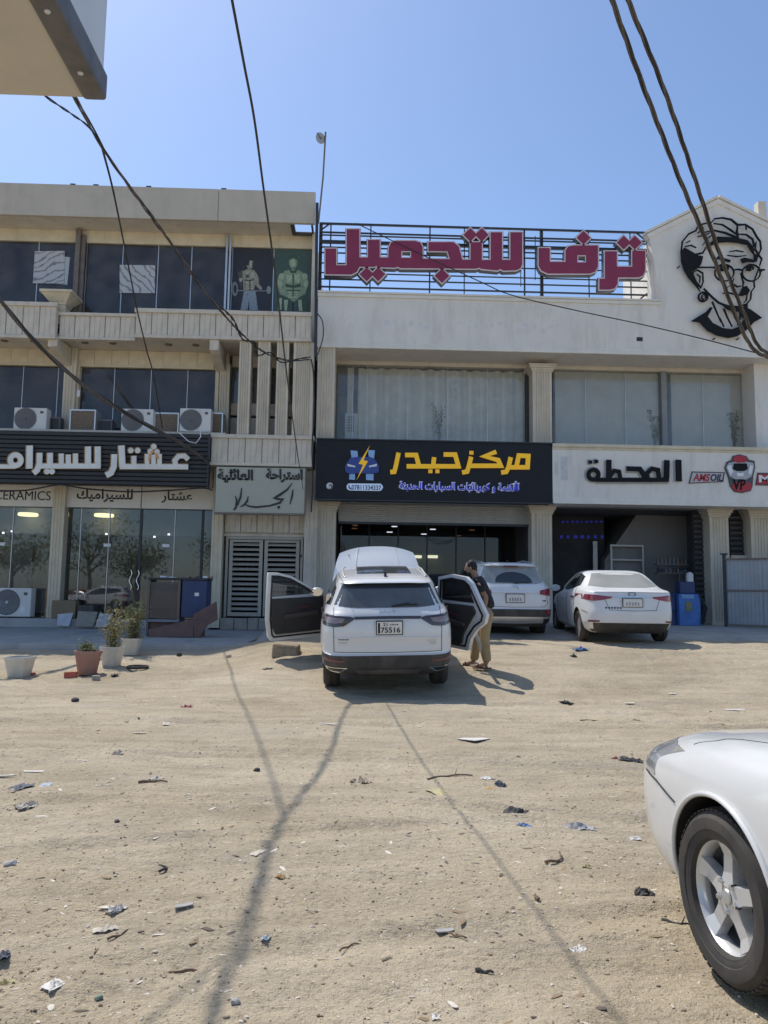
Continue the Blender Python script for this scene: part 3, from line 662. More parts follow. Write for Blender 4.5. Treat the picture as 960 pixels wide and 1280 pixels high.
for i in range(6):
    for j in range(2): z = z1 - .1 - i * .085; MB().box(x0 + .07 + j * .12, x0 + .16 + j * .12, Y4 + .122, Y4 + .129, z - .05, z).build('vent', M['ac_grille'], ac)
# ground floor
Y5 = 22.3
zg_ = float(terr(5, 21.5)) + .04
zO = fz(545, 628, YR + .1) + .01             # soffit height under the signs
for (p0, p1, cap_y, n) in ((394, 419, 629, 5), (664.5, 690, 633, 5), (887.5, 911, 641, 5), (939, 963, 642, 5)):
    fluted('pilaster', RB, M['pilaster'], fx(p0, 690, Y5 - .35), fx(p1, 690, Y5 - .35), Y5 - .38, Y5 + .1, zg_ - .2, zO - .003, n, .025, cap=.26, base=.3)
MB().box(XR0, XR1, YR + .16, 27, zO, zO + .15).build('ground_soffit', M['grey_wall'], RB)
MB().box(XR0, XR1, YR + .3, YR + .6, zO + .151, zW0 - .003).build('spandrel', M['white_wall'], RB)
# left bay: rolled up shutter, dark workshop
xs0, xs1 = fx(422, 690, Y5), fx(662, 690, Y5)
zsh = fz(545, 653.5, Y5); n = 9
shm = mat('shutter_metal', (.58,.56,.51), .5, .3, var=.06, stain=.25)
sh = MB().box(xs0, xs1, Y5 + .06, Y5 + .3, zsh + .05, zO - .004).build('rolled_shutter', shm, RB)
hh = (zO - .01 - zsh) / n
me_ = MB().prism([(0, 0), (0, hh * .9), (.03, hh * .9), (.05, hh * .45), (.03, 0)], xs0 + .01, xs1 - .01, lambda p, q, d: (d, -p, q)).mesh('slat', shm)
for i in range(n): link('slat', me_, sh, loc=(0, Y5 + .055, zsh + i * hh))
MB().box(xs0 + .005, xs1 - .005, Y5 + .01, Y5 + .055, zsh - .07, zsh - .004).build('bottom_rail', M['steel_dark'], sh)
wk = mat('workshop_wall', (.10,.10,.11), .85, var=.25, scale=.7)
room(RB, xs0 - .1, xs1 + .1, Y5 + .32, 30, zg_ - .03, zO - .02, wk)
for px, py, c_ in ((444, 657, 'w'), (443, 661, 'w'), (498, 653.5, 'c'), (493, 658.5, 'c'), (487, 665.5, 'c'), (541, 662, 'c'), (549, 655, 'c'), (530, 668, 'c'), (573, 670, 'w'), (590, 663, 'w')):
    yy = 26.0; q = P(px, py, yy); MB().lathe([(.001, 0), (.10, 0), (.10, .02), (.001, .02)], 14).build('ceiling_lamp', spot if c_ == 'c' else mat('warm_spot', (.9,.6,.4), .5, var=0, emit=((1, .5, .2), .25)), RB, loc=(q.x, yy, q.z))
tube_g = mat('lit_tube', (.9,.85,.6), .5, var=0, emit=((1, .93, .55), 2.5))
for (p0, p1) in ((514, 527), (533, 547)):
    a, b = P(p0, 696, 29.6), P(p1, 696, 29.6); MB().box(a.x, b.x, 29.5, 29.6, a.z - .05, a.z + .06).build('tube_lamp', tube_g, RB, bevel=.02)
MB().box(fx(500, 720, 29.7), fx(555, 720, 29.7), 29.75, 29.9, zg_, fz(525, 692, 29.7)).build('workshop_cabinet', mat('olive_cabinet', (.14,.14,.10), .7, var=.2), RB)
for k in range(4):
    a = P(427, 694 + k * 6, 28.5); MB().box(a.x, a.x + .8, 28.5, 28.9, a.z, a.z + .04).build('workshop_shelf', M['alu'], RB)
# dark glazed front set back in the bay
e = [xs0 + (xs1 - xs0) * k / 6 for k in range(7)]
for i in range(6): MB().box(e[i] + .02, e[i+1] - .02, 24.6, 24.612, zg_, zO - .03).build('bay_glass', M['glass_bay'], RB)
for v in e[1:-1]: MB().box(v - .02, v + .02, 24.57, 24.64, zg_, zO - .03).build('bay_mullion', M['steel_dark'], RB)
# middle bay: dark glazed front, stair underside
xm0, xm1 = fx(692, 700, Y5), fx(888, 700, Y5)
room(RB, xm0 - .05, xm1 + .05, Y5 + .12, 28, zg_ - .03, zO - .02, mat('bay_wall', (.10,.10,.10), .85, var=.15, scale=.8))
Ys = 24.0
A = [P(798, 640, Ys), P(866, 641, Ys), P(868, 790, Ys), P(756, 790, Ys), P(756, 700, Ys)]
MB().prism([(p_.x, p_.z) for p_ in A], Ys, Ys + 2.5, lambda p, q, d: (p, d, q)).build('stair_flank', mat('stair_flank_render', (.27,.27,.275), .85, var=.06, stain=.2), RB)
MB().box(fx(692, 700, Ys), fx(762, 700, Ys), Ys + .5, Ys + .6, zg_, zO - .03).build('inner_front', M['interior'], RB)
bl = mat('faint_blue_neon', (.02,.02,.2), .5, var=0, emit=((.05, .08, 1), .07))
for k in range(7): q = P(700 + k * 8.5, 671, Ys + .45); MB().box(q.x, q.x + random.uniform(.08, .15), Ys + .46, Ys + .48, q.z - .05, q.z + .05).build('neon_letter', bl, RB)
for k in range(9): q = P(702 + k * 6, 652, Ys + .45); MB().box(q.x, q.x + random.uniform(.05, .10), Ys + .46, Ys + .48, q.z - .03, q.z + .03).build('neon_letter', bl, RB)
fm = mat('pale_metal_frame', (.45,.46,.46), .5, .3)
x0, x1, z0, z1 = R(763, 681, 805, 775, Ys - .2)
MB().box(x0, x0 + .06, Ys - .25, Ys - .18, z0, z1).box(x1 - .06, x1, Ys - .25, Ys - .18, z0, z1).box(x0 + .061, x1 - .061, Ys - .25, Ys - .18, z1 - .06, z1).box(x0 + .061, x1 - .061, Ys - .25, Ys - .18, z1 - .5, z1 - .45).build('door_frame', fm, RB)
x0 = fx(747, 720, Ys); MB().box(x0 - .07, x0 + .07, Ys + .2, Ys + .3, zg_, fz(747, 676, Ys)).build('door_jamb', fm, RB)
# dark louvre shutters flanking the right pilaster
dm = mat('dark_shutter', (.07,.07,.075), .6, .2, var=.2)
for (p0, p1, py1) in ((867, 887, 778), (912, 938, 694)):
    a, b = fx(p0, 690, Y5 + .1), fx(p1, 690, Y5 + .1); zt = zO - .01; zb = fz(p0, py1, Y5 + .1)
    sf = MB().box(a, b, Y5 + .12, Y5 + .2, zb, zt).build('louvre_shutter', M['interior'], RB)
    n = int((zt - zb) / .155); me_ = MB().hexa([(0, 0, 0), (b - a - .02, 0, 0), (b - a - .02, .06, .05), (0, .06, .05), (0, -.01, .075), (b - a - .02, -.01, .075), (b - a - .02, .05, .11), (0, .05, .11)]).mesh('slat', dm)
    for i in range(n): link('slat', me_, sf, loc=(a + .01, Y5 + .055, zb + i * .155))
MB().box(fx(912, 690, Y5), fx(940, 690, Y5), Y5 - .1, Y5 + .11, zg_, fz(925, 694.5, Y5)).build('dwarf_wall', M['pilaster'], RB)
MB().box(fx(963, 690, Y5), XR1, Y5 - .1, Y5 + .11, zg_, zO - .005).build('end_wall', M['pilaster'], RB)
MB().box(XR0 + .05, XR1, 30.2, 30.4, 0, zp0 + .3).build('rear_wall', M['soffit'], RB)
MB().box(XR0 + .02, XR0 + .14, Y4 + .31, 30.2, 0, zp0 + .24).build('side_wall', M['soffit'], RB)
MB().box(XR1 - .12, XR1, Y4 + .31, 30.2, 0, zp0 + .24).build('side_wall', M['white_wall'], RB)
# ------------------------------------------------------------------ lettering helpers
ARF = {c: int(h, 16) for c, h in zip('اأبةتثجحدرزسشطظعفكلمنهويئ', 'FE8D FE83 FE8F FE93 FE95 FE99 FE9D FEA1 FEA9 FEAD FEAF FEB1 FEB5 FEC1 FEC5 FEC9 FED1 FED9 FEDD FEE1 FEE5 FEE9 FEED FEF1 FE89'.split())}
def arabic(s):
    Rr = 'اأدرزوة'; out = []
    for i, c in enumerate(s):
        if c not in ARF: out.append(c); continue
        pj = i > 0 and s[i-1] in ARF and s[i-1] not in Rr
        nj = i < len(s) - 1 and s[i+1] in ARF and c not in Rr
        out.append(chr(ARF[c] + ((1 if pj else 0) if c in Rr else (3 if pj and nj else 2 if nj else 1 if pj else 0))))
    return ''.join(reversed(out))
def text_mesh(body, bold=0.0, shear=0.0, sx=1.0):
    cu = bpy.data.curves.new('t', 'FONT'); cu.body = body; cu.size = 1; cu.offset = bold; cu.shear = shear; cu.resolution_u = 3; cu.extrude = .02
    o = bpy.data.objects.new('t', cu); me_ = bpy.data.meshes.new_from_object(o)
    bpy.data.objects.remove(o); bpy.data.curves.remove(cu); return me_
def text_on(name, body, px0, py0, px1, py1, Y, m_, parent, depth=.02, bold=0.0, shear=0.0):
    """lettering that fills the given rectangle of the plane Y"""
    me_ = text_mesh(body, bold, shear); n = len(me_.vertices); co_ = np.empty(n * 3); me_.vertices.foreach_get('co', co_); co_ = co_.reshape(-1, 3)
    lo, hi = co_.min(0), co_.max(0); x0, x1, z0, z1 = R(px0, py0, px1, py1, Y)
    v = np.stack([x0 + (co_[:, 0] - lo[0]) / (hi[0] - lo[0]) * (x1 - x0), Y - depth / 2 - (co_[:, 2]) / .02 * depth / 2, z0 + (co_[:, 1] - lo[1]) / (hi[1] - lo[1]) * (z1 - z0)], -1)
    me_.vertices.foreach_set('co', v.ravel()); me_.materials.clear(); me_.materials.append(m_); me_.update(); me_.name = name
    return link(name, me_, parent)
def text_local(name, body, cx, cz, w, h, y, m_, parent, depth=.006, bold=0.0, shear=0, fn=None):
    me_ = text_mesh(body, bold, shear); n = len(me_.vertices); co_ = np.empty(n * 3); me_.vertices.foreach_get('co', co_); co_ = co_.reshape(-1, 3)
    lo, hi = co_.min(0), co_.max(0)
    v = np.stack([cx - w / 2 + (co_[:, 0] - lo[0]) / (hi[0] - lo[0]) * w, y - depth / 2 - co_[:, 2] / .02 * depth / 2, cz - h / 2 + (co_[:, 1] - lo[1]) / (hi[1] - lo[1]) * h], -1)
    if fn: v = np.array([fn(*p_) for p_ in v])
    me_.vertices.foreach_set('co', v.ravel()); me_.materials.clear(); me_.materials.append(m_); me_.update()
    return link(name, me_, parent)
_sk = [0]
def stroke(mb, pts, w, Y, depth, conv, mi=0, close=False):
    """thick polyline on plane Y; pts in zoomed picture units (optional third value = width)"""
    p = [conv(q[0], q[1]) for q in pts]; k = conv(1, 0)[0] - conv(0, 0)[0]
    ws = [(q[2] if len(q) > 2 else w) * k for q in pts]
    _sk[0] += 1; e = (_sk[0] % 12) * .0004
    W = [Vector((fx(a, b, Y), fz(a, b, Y))) for a, b in p]; s_ = P(480, 500, Y).y / FPX * 1.0
    n = len(W); Lf = []; Rt = []
    for i in range(n):
        a = W[i-1] if i > 0 else (W[-1] if close else None); b = W[(i+1) % n] if (i < n-1 or close) else None
        d1 = (W[i] - a).normalized() if a is not None else None; d2 = (b - W[i]).normalized() if b is not None else None
        if d1 is None: d1 = d2
        if d2 is None: d2 = d1
        t = d1 + d2; t = t.normalized() if t.length > .2 else d2
        nn = Vector((-t.y, t.x)); c_ = max(.45, nn.dot(Vector((-d1.y, d1.x))))
        h = ws[i] * s_ / 2 / c_
        Lf.append(W[i] + nn * h); Rt.append(W[i] - nn * h)
    y0, y1 = Y - depth - e, Y - e * .2
    V = []
    for a, b in zip(Lf, Rt): V += [(a.x, y0, a.y), (b.x, y0, b.y), (b.x, y1, b.y), (a.x, y1, a.y)]
    F = []
    for i in range(n if close else n - 1):
        a = 4 * i; b = 4 * ((i + 1) % n)
        for j in range(4): F.append((a + j, a + (j+1) % 4, b + (j+1) % 4, b + j))
    if not close: F += [(3, 2, 1, 0), (4*n-4, 4*n-3, 4*n-2, 4*n-1)]
    mb.add(V, F, mi)
def ring_pts(cx, cy, rx, ry, n=18, a0=0, a1=6.2832): return [(cx + rx * math.cos(a0 + (a1 - a0) * k / n), cy + ry * math.sin(a0 + (a1 - a0) * k / n)) for k in range(n if a1 - a0 > 6.28 else n + 1)]
def zoomer(x0, y0, s): return lambda X, Yy: (x0 + X / s, y0 + Yy / s)
def offset_poly(pts, d):
    n = len(pts); A = sum(pts[i][0] * pts[(i+1) % n][1] - pts[(i+1) % n][0] * pts[i][1] for i in range(n)); sg = 1 if A > 0 else -1; out = []
    for i in range(n):
        a, b, c_ = Vector(pts[i-1]), Vector(pts[i]), Vector(pts[(i+1) % n]); d1 = (b - a).normalized(); d2 = (c_ - b).normalized()
        n1 = Vector((d1.y, -d1.x)) * sg; n2 = Vector((d2.y, -d2.x)) * sg; nn = (n1 + n2)
        nn = nn.normalized() if nn.length > .1 else n1
        out.append(tuple(b + nn * d / max(.5, nn.dot(n1))))
    return out
def filled(polys, holes, depth):
    """mesh of filled outlines with holes: coordinates (x, z), thickness along y"""
    cu = bpy.data.curves.new('f', 'CURVE'); cu.dimensions = '2D'; cu.fill_mode = 'BOTH'; cu.extrude = depth / 2
    for pl in polys + holes:
        sp = cu.splines.new('POLY'); sp.points.add(len(pl) - 1); sp.use_cyclic_u = True
        for i, q in enumerate(pl): sp.points[i].co = (q[0], q[1], 0, 1)
    o = bpy.data.objects.new('f', cu); me_ = bpy.data.meshes.new_from_object(o); bpy.data.objects.remove(o)
    return me_
def filled_obj(name, polys, holes, Y, depth, m_, parent):
    me_ = filled(polys, holes, depth)
    for v in me_.vertices: x, z, y = v.co; v.co = (x, Y - depth / 2 + y, z)
    me_.materials.clear(); me_.materials.append(m_); me_.update(); return link(name, me_, parent)

# ------------------------------------------------------------------ rooftop sign
YS = 21.95
RS = thing('rooftop_sign', 'maroon Arabic channel letter sign on an open dark steel frame above the white parapet', 'sign')
z1_ = zoomer(390, 270, 4.3636); z2_ = zoomer(600, 270, 4.174)
def wpl(pts): return [(fx(a, b, YS), fz(a, b, YS)) for a, b in pts]
w1 = [z1_(*p) for p in [(75,333),(75,195),(133,195),(133,285),(190,285),(190,90),(258,90),(258,243),(305,243),(305,148),(368,148),(368,243),(415,243),(417,190),(430,162),(455,153),(560,153),(588,162),(600,188),(600,250),(748,252),(735,209),(632,208),(632,160),(768,160),(795,182),(815,255),(860,255),(860,160),(920,160),(920,257)]] + \
     [z2_(*p) for p in [(50,245),(50,102),(108,102),(108,245),(152,245),(152,102),(212,102),(212,268),(202,289),(180,298),(115,300),(100,291),(85,299)]] + \
     [z1_(*p) for p in [(916,304),(905,297),(890,303),(480,300),(465,292),(450,298),(365,295),(352,288),(340,293),(258,293),(245,320),(215,335)]]
h1 = [z1_(*p) for p in [(485,208),(538,208),(538,245),(485,245)]]
w2 = [z2_(*p) for p in [(298,183),(355,183),(355,255),(437,255),(437,195),(450,176),(480,170),(604,170),(604,280),(590,305),(565,315),(345,315),(312,300),(298,275)]]
h2 = [z2_(*p) for p in [(498,220),(543,220),(543,258),(498,258)]]
w3 = [z2_(*p) for p in [(640,200),(702,200),(702,280),(782,280),(782,197),(848,197),(848,300),(838,325),(815,335),(708,335),(705,370),(690,392),(665,398),(612,398),(612,342),(640,342)]]
def dia(z, cx, cy, h): return [z(cx - h, cy), z(cx, cy - h), z(cx + h, cy), z(cx, cy + h)]
def dia2(z, cx, cy, h, d): return [z(cx - h, cy), z(cx, cy - h), z(cx + d/2, cy - h + d/2), z(cx + d, cy - h), z(cx + d + h, cy), z(cx + d, cy + h), z(cx + d/2, cy + h - d/2), z(cx, cy + h)]
shapes = [('letter_word', w1, [h1]), ('letter_word', w2, [h2]), ('letter_word', w3, []), ('letter_dot', dia2(z1_, 298, 333, 38, 62), []), ('letter_dot', dia(z1_, 705, 342, 39), []),
          ('letter_dot', dia2(z1_, 858, 120, 37, 62), []), ('letter_dot', dia(z2_, 530, 130, 36), []), ('letter_dot', dia2(z2_, 738, 155, 36, 57), [])]
for nm, pl, hs in shapes:
    W = wpl(pl); H = [wpl(h) for h in hs]
    o = filled_obj(nm, [W], H, YS - .20, .012, M['maroon'], RS)
    filled_obj('letter_border', [offset_poly(W, .035)], [offset_poly(h, -.03) for h in H], YS - .19, .014, M['pink_edge'], o)
    filled_obj('letter_return', [offset_poly(W, .045)], [offset_poly(h, -.03) for h in H], YS, .185, M['navy_return'], o)
xs_a, xs_b = fx(399, 320, YS + .1), fx(810, 325, YS + .1)
def zr(py): return fz(400, py, YS + .1)
for py, r in ((279.5, .028), (290.5, .022), (294, .018), (302, .045), (309, .018), (316, .018), (329, .016), (341, .016), (349, .018), (358.5, .022)):
    MB().box(xs_a, xs_b, YS + .06, YS + .06 + r * 2, zr(py) - r, zr(py) + r).build('frame_rail', M['steel_dark'], RS)
for px, r in ((400.5, .05), (413, .02), (463, .018), (537, .02), (580, .015), (655, .022), (676.5, .045), (735, .015), (787, .015), (810, .05)):
    a = fx(px, 322, YS + .2); MB().box(a - r, a + r, YS + .12, YS + .12 + 2 * r, zp0 + .6 if r > .04 else zp1 - .05, zr(279.5) + .03).build('frame_post', M['steel_dark'], RS)
for (pa, pb) in (((402, 287), (412, 280)), ((794, 290), (810, 303)), ((800, 374), (810, 366))):
    a, b = P(*pa, YS + .1), P(*pb, YS + .1); MB().tube([a, b], .025, 6).build('frame_brace', M['steel_dark'], RS)
for (pa, pb, pc) in ((669, 295, 350), (651, 315, 358)):
    a = P(pa, pb, YS - .1); b = P(pa, pc, YS - .1); MB().tube([a, b], .014, 6).build('conduit', M['steel_dark'], RS)

# ------------------------------------------------------------------ portrait sign
YP = YR - .10
PS = thing('portrait_sign', 'black cut out portrait of an elderly person with glasses on the gable wall', 'sign')
zp_ = zoomer(840, 240, 6.4)
pm = MB(); mI = M['black_letter']
def pp(pts, w=8, close=False): stroke(pm, pts, w, YP, .05, zp_, close=close)
for k, pl in enumerate(([(66,480),(92,450),(150,492),(205,512),(245,520),(228,585),(195,620),(158,640),(165,690),(200,745),(222,800),(178,745),(130,690),(92,625),(72,560)],
  [(150,1035),(270,960),(300,925),(322,930),(280,1000),(320,1050),(400,1092),(470,1102),(535,1080),(575,1020),(595,930),(625,945),(715,1010),(650,1045),(590,1110),(520,1155),(450,1170),(360,1150),(280,1110),(220,1045)],
  [(268,470),(300,410),(355,362),(440,366),(520,372),(600,392),(645,445),(655,510),(632,482),(598,424),(520,408),(440,402),(365,408),(312,432)],
  [(560,765),(590,755),(618,790),(602,822),(560,832),(535,822)], [(395,905),(480,930),(560,925),(602,885),(596,960),(560,1010),(545,955),(500,960),(440,940)],
  [(545,540),(575,530),(655,548),(660,565),(610,560),(560,572)], [(650,500),(690,505),(672,560),(652,548)])):
    W = [(fx(*zp_(a, b), YP), fz(*zp_(a, b), YP)) for a, b in pl]
    me_ = filled([W], [], .05); o_ = len(pm.v)
    for v in me_.vertices: pm.v.append((v.co.x, YP - .0255 + v.co.z - .0005 * k, v.co.y))
    for f in me_.polygons: pm.f.append(tuple(i + o_ for i in f.vertices)); pm.m.append(0)
pp([(70,480,8),(80,400,13),(130,340,13),(188,312,12),(208,268,11),(262,255,9),(312,248,10),(335,218,9),(400,210,11),(470,224,13),(520,266,15),(582,264,11),(640,300,11),(670,355,13),(702,400,11),(708,460,11),(688,505,10),(714,540,11),(698,590,8)])
pp([(205,330,10),(245,300,12),(232,272,8)]); pp([(240,330,6),(330,310,10),(420,330,14),(520,370,16)]); pp([(330,255,5),(400,265,9),(470,310,12),(515,345,6)]); pp([(520,270,10),(515,320,16),(525,370,12)])
pp([(585,275,5),(592,305,8)]); pp([(530,340,5),(590,345,10),(640,380,12),(655,440,14)]); pp([(100,440,6),(150,430,9),(190,450,5)]); pp([(110,410,5),(140,395,9)]); pp([(95,455,10),(180,505,14),(245,490,12),(270,440,8)])
pp([(110,580,6),(160,560,10),(210,575,12),(230,530,12)]); pp([(240,430,6),(290,370,12),(330,335,8)]); pp([(670,400,5),(660,460,12),(690,505,8)]); pp([(200,360,5),(250,352,9),(300,330,5)])
pp([(695,600,9),(652,720,9),(656,765,9),(630,800,9),(625,860,10),(592,900,12),(520,922,12),(440,915,13),(372,890,14),(318,845,14),(250,775,10)])
pp([(165,645,8),(200,628,8),(242,652,9),(246,722,9),(228,768,9),(190,722,8),(165,670,8)], close=True); pp([(195,660,5),(222,680,8),(218,730,5)])
pp(ring_pts(245, 842, 36, 36), 13, True); pp(ring_pts(250, 842, 16, 22), 6, True)
pp(ring_pts(415, 650, 76, 66, 24), 9, True); pp(ring_pts(630, 650, 72, 66, 24), 9, True)
pp([(488,628),(520,622),(560,628)], 10); pp([(150,606),(250,606),(342,606)], 9); pp([(700,626),(738,626)], 12)
pp([(325,548,6),(368,532,14),(420,545,18),(462,558,20)]); pp([(335,612,12),(390,588,20),(452,612,14)]); pp([(572,612,12),(612,590,22),(652,612,12)]); pp([(350,622,6),(400,632,8),(450,622,5)]); pp([(585,625,5),(620,632,8),(650,620,5)]); pp(ring_pts(400, 612, 12, 12, 8), 12, True); pp(ring_pts(612, 614, 12, 12, 8), 12, True)
pp([(455,480,3),(510,472,8),(568,482,3)]); pp([(438,510,3),(515,520,8),(590,512,3)]); pp([(345,545,4),(365,520,6),(395,535,4)])
pp([(492,690,4),(478,735,8),(520,762,9),(548,755,8)]); pp([(545,650,4),(568,730,11),(562,765,8)]); pp([(400,815,5),(440,806,8),(500,822,10),(560,828,12)]); pp([(470,745,4),(432,770,8),(412,815,10)]); pp([(430,820,5),(455,850,9),(448,880,5)]); pp([(598,820,5),(590,870,11),(570,890,5)])
pp([(318,880,12),(350,955,9),(388,1045,4)]); pp([(410,935,13),(436,1000,10),(478,1082,5)]); pp([(380,1010,4),(412,1082,7)]); pp([(545,960,14),(540,1020,10),(520,1070,5)]); pp([(470,950,4),(500,985,9),(495,1010,5)])
pm.build('portrait_cutout', mI, PS)
for X, Yy in ((55, 597), (725, 625), (340, 1172), (530, 1172)):
    a, b = zp_(X, Yy); q = P(a, b, YP); MB().tube([(q.x, YP - .03, q.z), (q.x, YR - .002, q.z)], .022, 8).build('stand_off', M['steel_dark'], PS)

# ------------------------------------------------------------------ blue and yellow workshop sign
YH = 21.18
HS = thing('workshop_sign', 'charcoal sign board with yellow Arabic lettering and blue car logo over the open shutter', 'sign')
x0, x1, z0, z1 = R(395, 552, 691.5, 626, YH)
bd = MB().box(x0, x1, YH, YR + .29, z0, z1).build('board', M['black_sign'], HS, bevel=.012)
MB().box(x0 - .01, x1 + .01, YH - .03, YH + .05, z1 + .001, z1 + .035).box(x0 - .01, x1 + .01, YH - .03, YH + .05, z0 - .035, z0 - .001).build('board_trim', M['steel_dark'], HS)
zh = zoomer(400, 540, 3.2); y_ = MB()
for pts in ([(772,142),(829,142),(832,97),(794,95),(784,142)], [(790,142),(748,142)], [(762,102),(753,142),(744,160),(724,163)], [(704,80),(656,98),(712,113),(722,136),(598,136)],
            [(604,100),(595,136),(588,159),(568,163)], [(494,91),(540,91),(553,138),(346,138)], [(456,102),(452,138)], [(340,93),(384,93),(396,138)], [(314,84),(303,138),(297,160),(281,161)]):
    stroke(y_, pts, 18, YH - .001, .05, zh)
for a, b in ((605, 84), (441, 158), (469, 158)): stroke(y_, [(a - 8, b), (a + 8, b)], 15, YH - .001, .05, zh)
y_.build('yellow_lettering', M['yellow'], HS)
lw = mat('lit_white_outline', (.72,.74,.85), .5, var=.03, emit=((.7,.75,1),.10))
text_on('lettering_outline', arabic('لأنظمة و كهربائيات السيارات الحديثة'), 498.5, 600, 650.5, 616, YH - .001, lw, HS, .012, bold=.055)
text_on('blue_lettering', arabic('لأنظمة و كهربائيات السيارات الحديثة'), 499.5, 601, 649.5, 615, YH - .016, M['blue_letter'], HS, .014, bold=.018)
# logo: car front on two blue bars with a lightning bolt
def zpoly(pts, z, Y): return [(fx(*z(a, b), Y), fz(*z(a, b), Y)) for a, b in pts]
lb1 = mat('logo_light_blue', (.30,.50,.80), .45, var=.15, scale=6); lb2 = mat('logo_deep_blue', (.03,.07,.30), .4, var=.2, scale=6)
LG = filled_obj('car_logo', [zpoly([(102,160),(100,138),(112,118),(122,104),(150,100),(200,100),(216,108),(228,122),(236,138),(234,162),(222,166),(112,166)], zh, YH)], [], YH - .02, .012, lb2, HS)
for pl in ([(122,74),(150,76),(152,100),(126,103)], [(190,72),(220,74),(216,106),(196,102)], [(118,168),(140,168),(140,192),(116,190)], [(184,168),(214,168),(214,194),(184,192)]): filled_obj('logo_bar', [zpoly(pl, zh, YH)], [], YH - .008, .010, lb1, LG)
for pl in ([(108,128),(140,136),(142,142),(112,138)], [(228,128),(196,136),(196,142),(226,138)]): filled_obj('logo_headlight', [zpoly(pl, zh, YH)], [], YH - .034, .008, M['white_plastic'], LG)
filled_obj('logo_bolt', [zpoly([(200,54),(154,128),(172,132),(146,194),(192,118),(174,114)], zh, YH)], [], YH - .044, .008, M['yellow'], LG)
pill = zpoly([(114,206),(242,207),(250,214),(252,222),(246,233),(238,236),(118,234),(108,228),(106,216)], zh, YH)
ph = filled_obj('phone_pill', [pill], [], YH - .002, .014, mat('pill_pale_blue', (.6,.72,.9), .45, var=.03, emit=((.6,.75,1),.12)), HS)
text_on('phone_number', '07811334337', 439.5, 606.5, 476.5, 612.5, YH - .018, mat('dark_blue_ink', (.015,.02,.12), .5), ph, .006, bold=.012)
stroke_b = MB(); stroke(stroke_b, [(116,212,4),(116,222,4),(126,230,5)], 5, YH - .018, .006, zh); stroke_b.build('phone_symbol', mat('dark_blue_ink', (.015,.02,.12), .5), ph)
em = filled_obj('round_emblem', [zpoly(ring_pts(39, 216, 13, 14, 20), zh, YH)], [], YH - .002, .012, M['ac_grille'], HS)
eb = MB()
for k in range(3): stroke(eb, ring_pts(39, 216, 4 + 4 * k, 4 + 4 * k, 12, k, k + 4), 3, YH - .016, .004, zh)
eb.build('emblem_print', M['white_plastic'], em)

# ------------------------------------------------------------------ station sign band
YT = 21.1
SS = thing('station_sign', 'long white sign band with black Arabic word and red oil brand plates', 'sign')
x0 = fx(691.5, 590, YT); x1 = XR1
z0, z1 = fz(800, 631, YT), fz(800, 556, YT)
MB().box(x0, x1, YT + .06, YR + .29, z0, z1).build('band', M['white_wall'], SS)
for (a, b, o_) in ((0, .10, .05), (.101, .17, .02)): MB().box(x0 - .002, x1, YT - o_ + .06, YT + .059, z1 - b, z1 - a + .001).build('cornice', M['cream'], SS, bevel=.012)
for (a, b, o_) in ((0, .09, .05), (.091, .19, .02)): MB().box(x0 - .002, x1, YT - o_ + .06, YT + .059, z0 + a - .001, z0 + b).build('cornice', M['white_trim'], SS, bevel=.012)
zt = zoomer(720, 540, 4.0)
LT = [([(510,140),(513,246)], 25), ([(453,142),(451,228),(440,242)], 23), ([(462,240),(100,240)], 18), ([(358,236),(352,208),(378,184),(408,190),(414,236)], 18), ([(252,184),(318,186),(334,210),(348,238)], 20), ([(163,140),(162,240)], 22), ([(166,226),(190,194),(214,198),(222,238)], 16)]
for nm, m_, d0, dd, gr, ox in (('letter_backing', mat('letter_backing_grey', (.40,.40,.39), .5, var=.1), YT + .058, .03, 12, -5), ('lettering', M['black_letter'], YT + .02, .05, 0, 0)):
    lt = MB()
    for pts, w in LT: stroke(lt, [(a + ox, b + (4 if ox else 0)) for a, b in pts], w * 1.15 + gr, d0, dd, zt)
    stroke(lt, ring_pts(86 + ox, 214, 25, 25, 18), 20 + gr, d0, dd, zt, close=True)
    for a, b in ((70, 151), (100, 148)): stroke(lt, [(a - 9 + ox, b), (a + 9 + ox, b)], 15 + gr, d0, dd, zt)
    lt.build(nm, m_, SS)
gp = MB()
for a, b, w, h in ((706, 571, .10, .34), (696, 575, .05, .2)):
    q = P(a, 572 + 13, YT); gp.box(q.x - w, q.x + w, YT + .0575, YT + .0585, q.z - h, q.z + h)
gp.build('faded_print', mat('faded_print', (.60,.60,.59), .9, var=.1, scale=9), SS)
red = mat('sign_red', (.42,.03,.045), .5, var=.1)
am = filled_obj('oil_plate', [zpoly([(578,198),(742,202),(734,250),(562,258)], zt, YT + .058)], [], YT + .058, .03, mat('plate_dark', (.08,.06,.07), .5), SS)
filled_obj('plate_face', [zpoly([(583,203),(736,206),(729,246),(570,253)], zt, YT + .03)], [], YT + .027, .006, mat('plate_pale', (.52,.50,.51), .5), am)
text_on('oil_lettering', 'AMS', 866, 592, 887.5, 601.5, YT + .020, red, am, .008, bold=.03, shear=.25)
text_on('oil_lettering', 'OIL', 888, 592.5, 903, 601.5, YT + .020, mat('plate_navy', (.02,.025,.08), .5), am, .008, bold=.03, shear=.25)
vp = filled_obj('fuel_emblem', [zpoly([(740,180),(752,150),(775,140),(782,120),(815,112),(850,122),(862,140),(890,145),(893,180),(884,220),(880,270),(872,295),(830,306),(790,300),(768,272),(758,225)], zt, YT + .058)], [], YT + .058, .035, mat('emblem_dark', (.07,.075,.085), .5), SS)
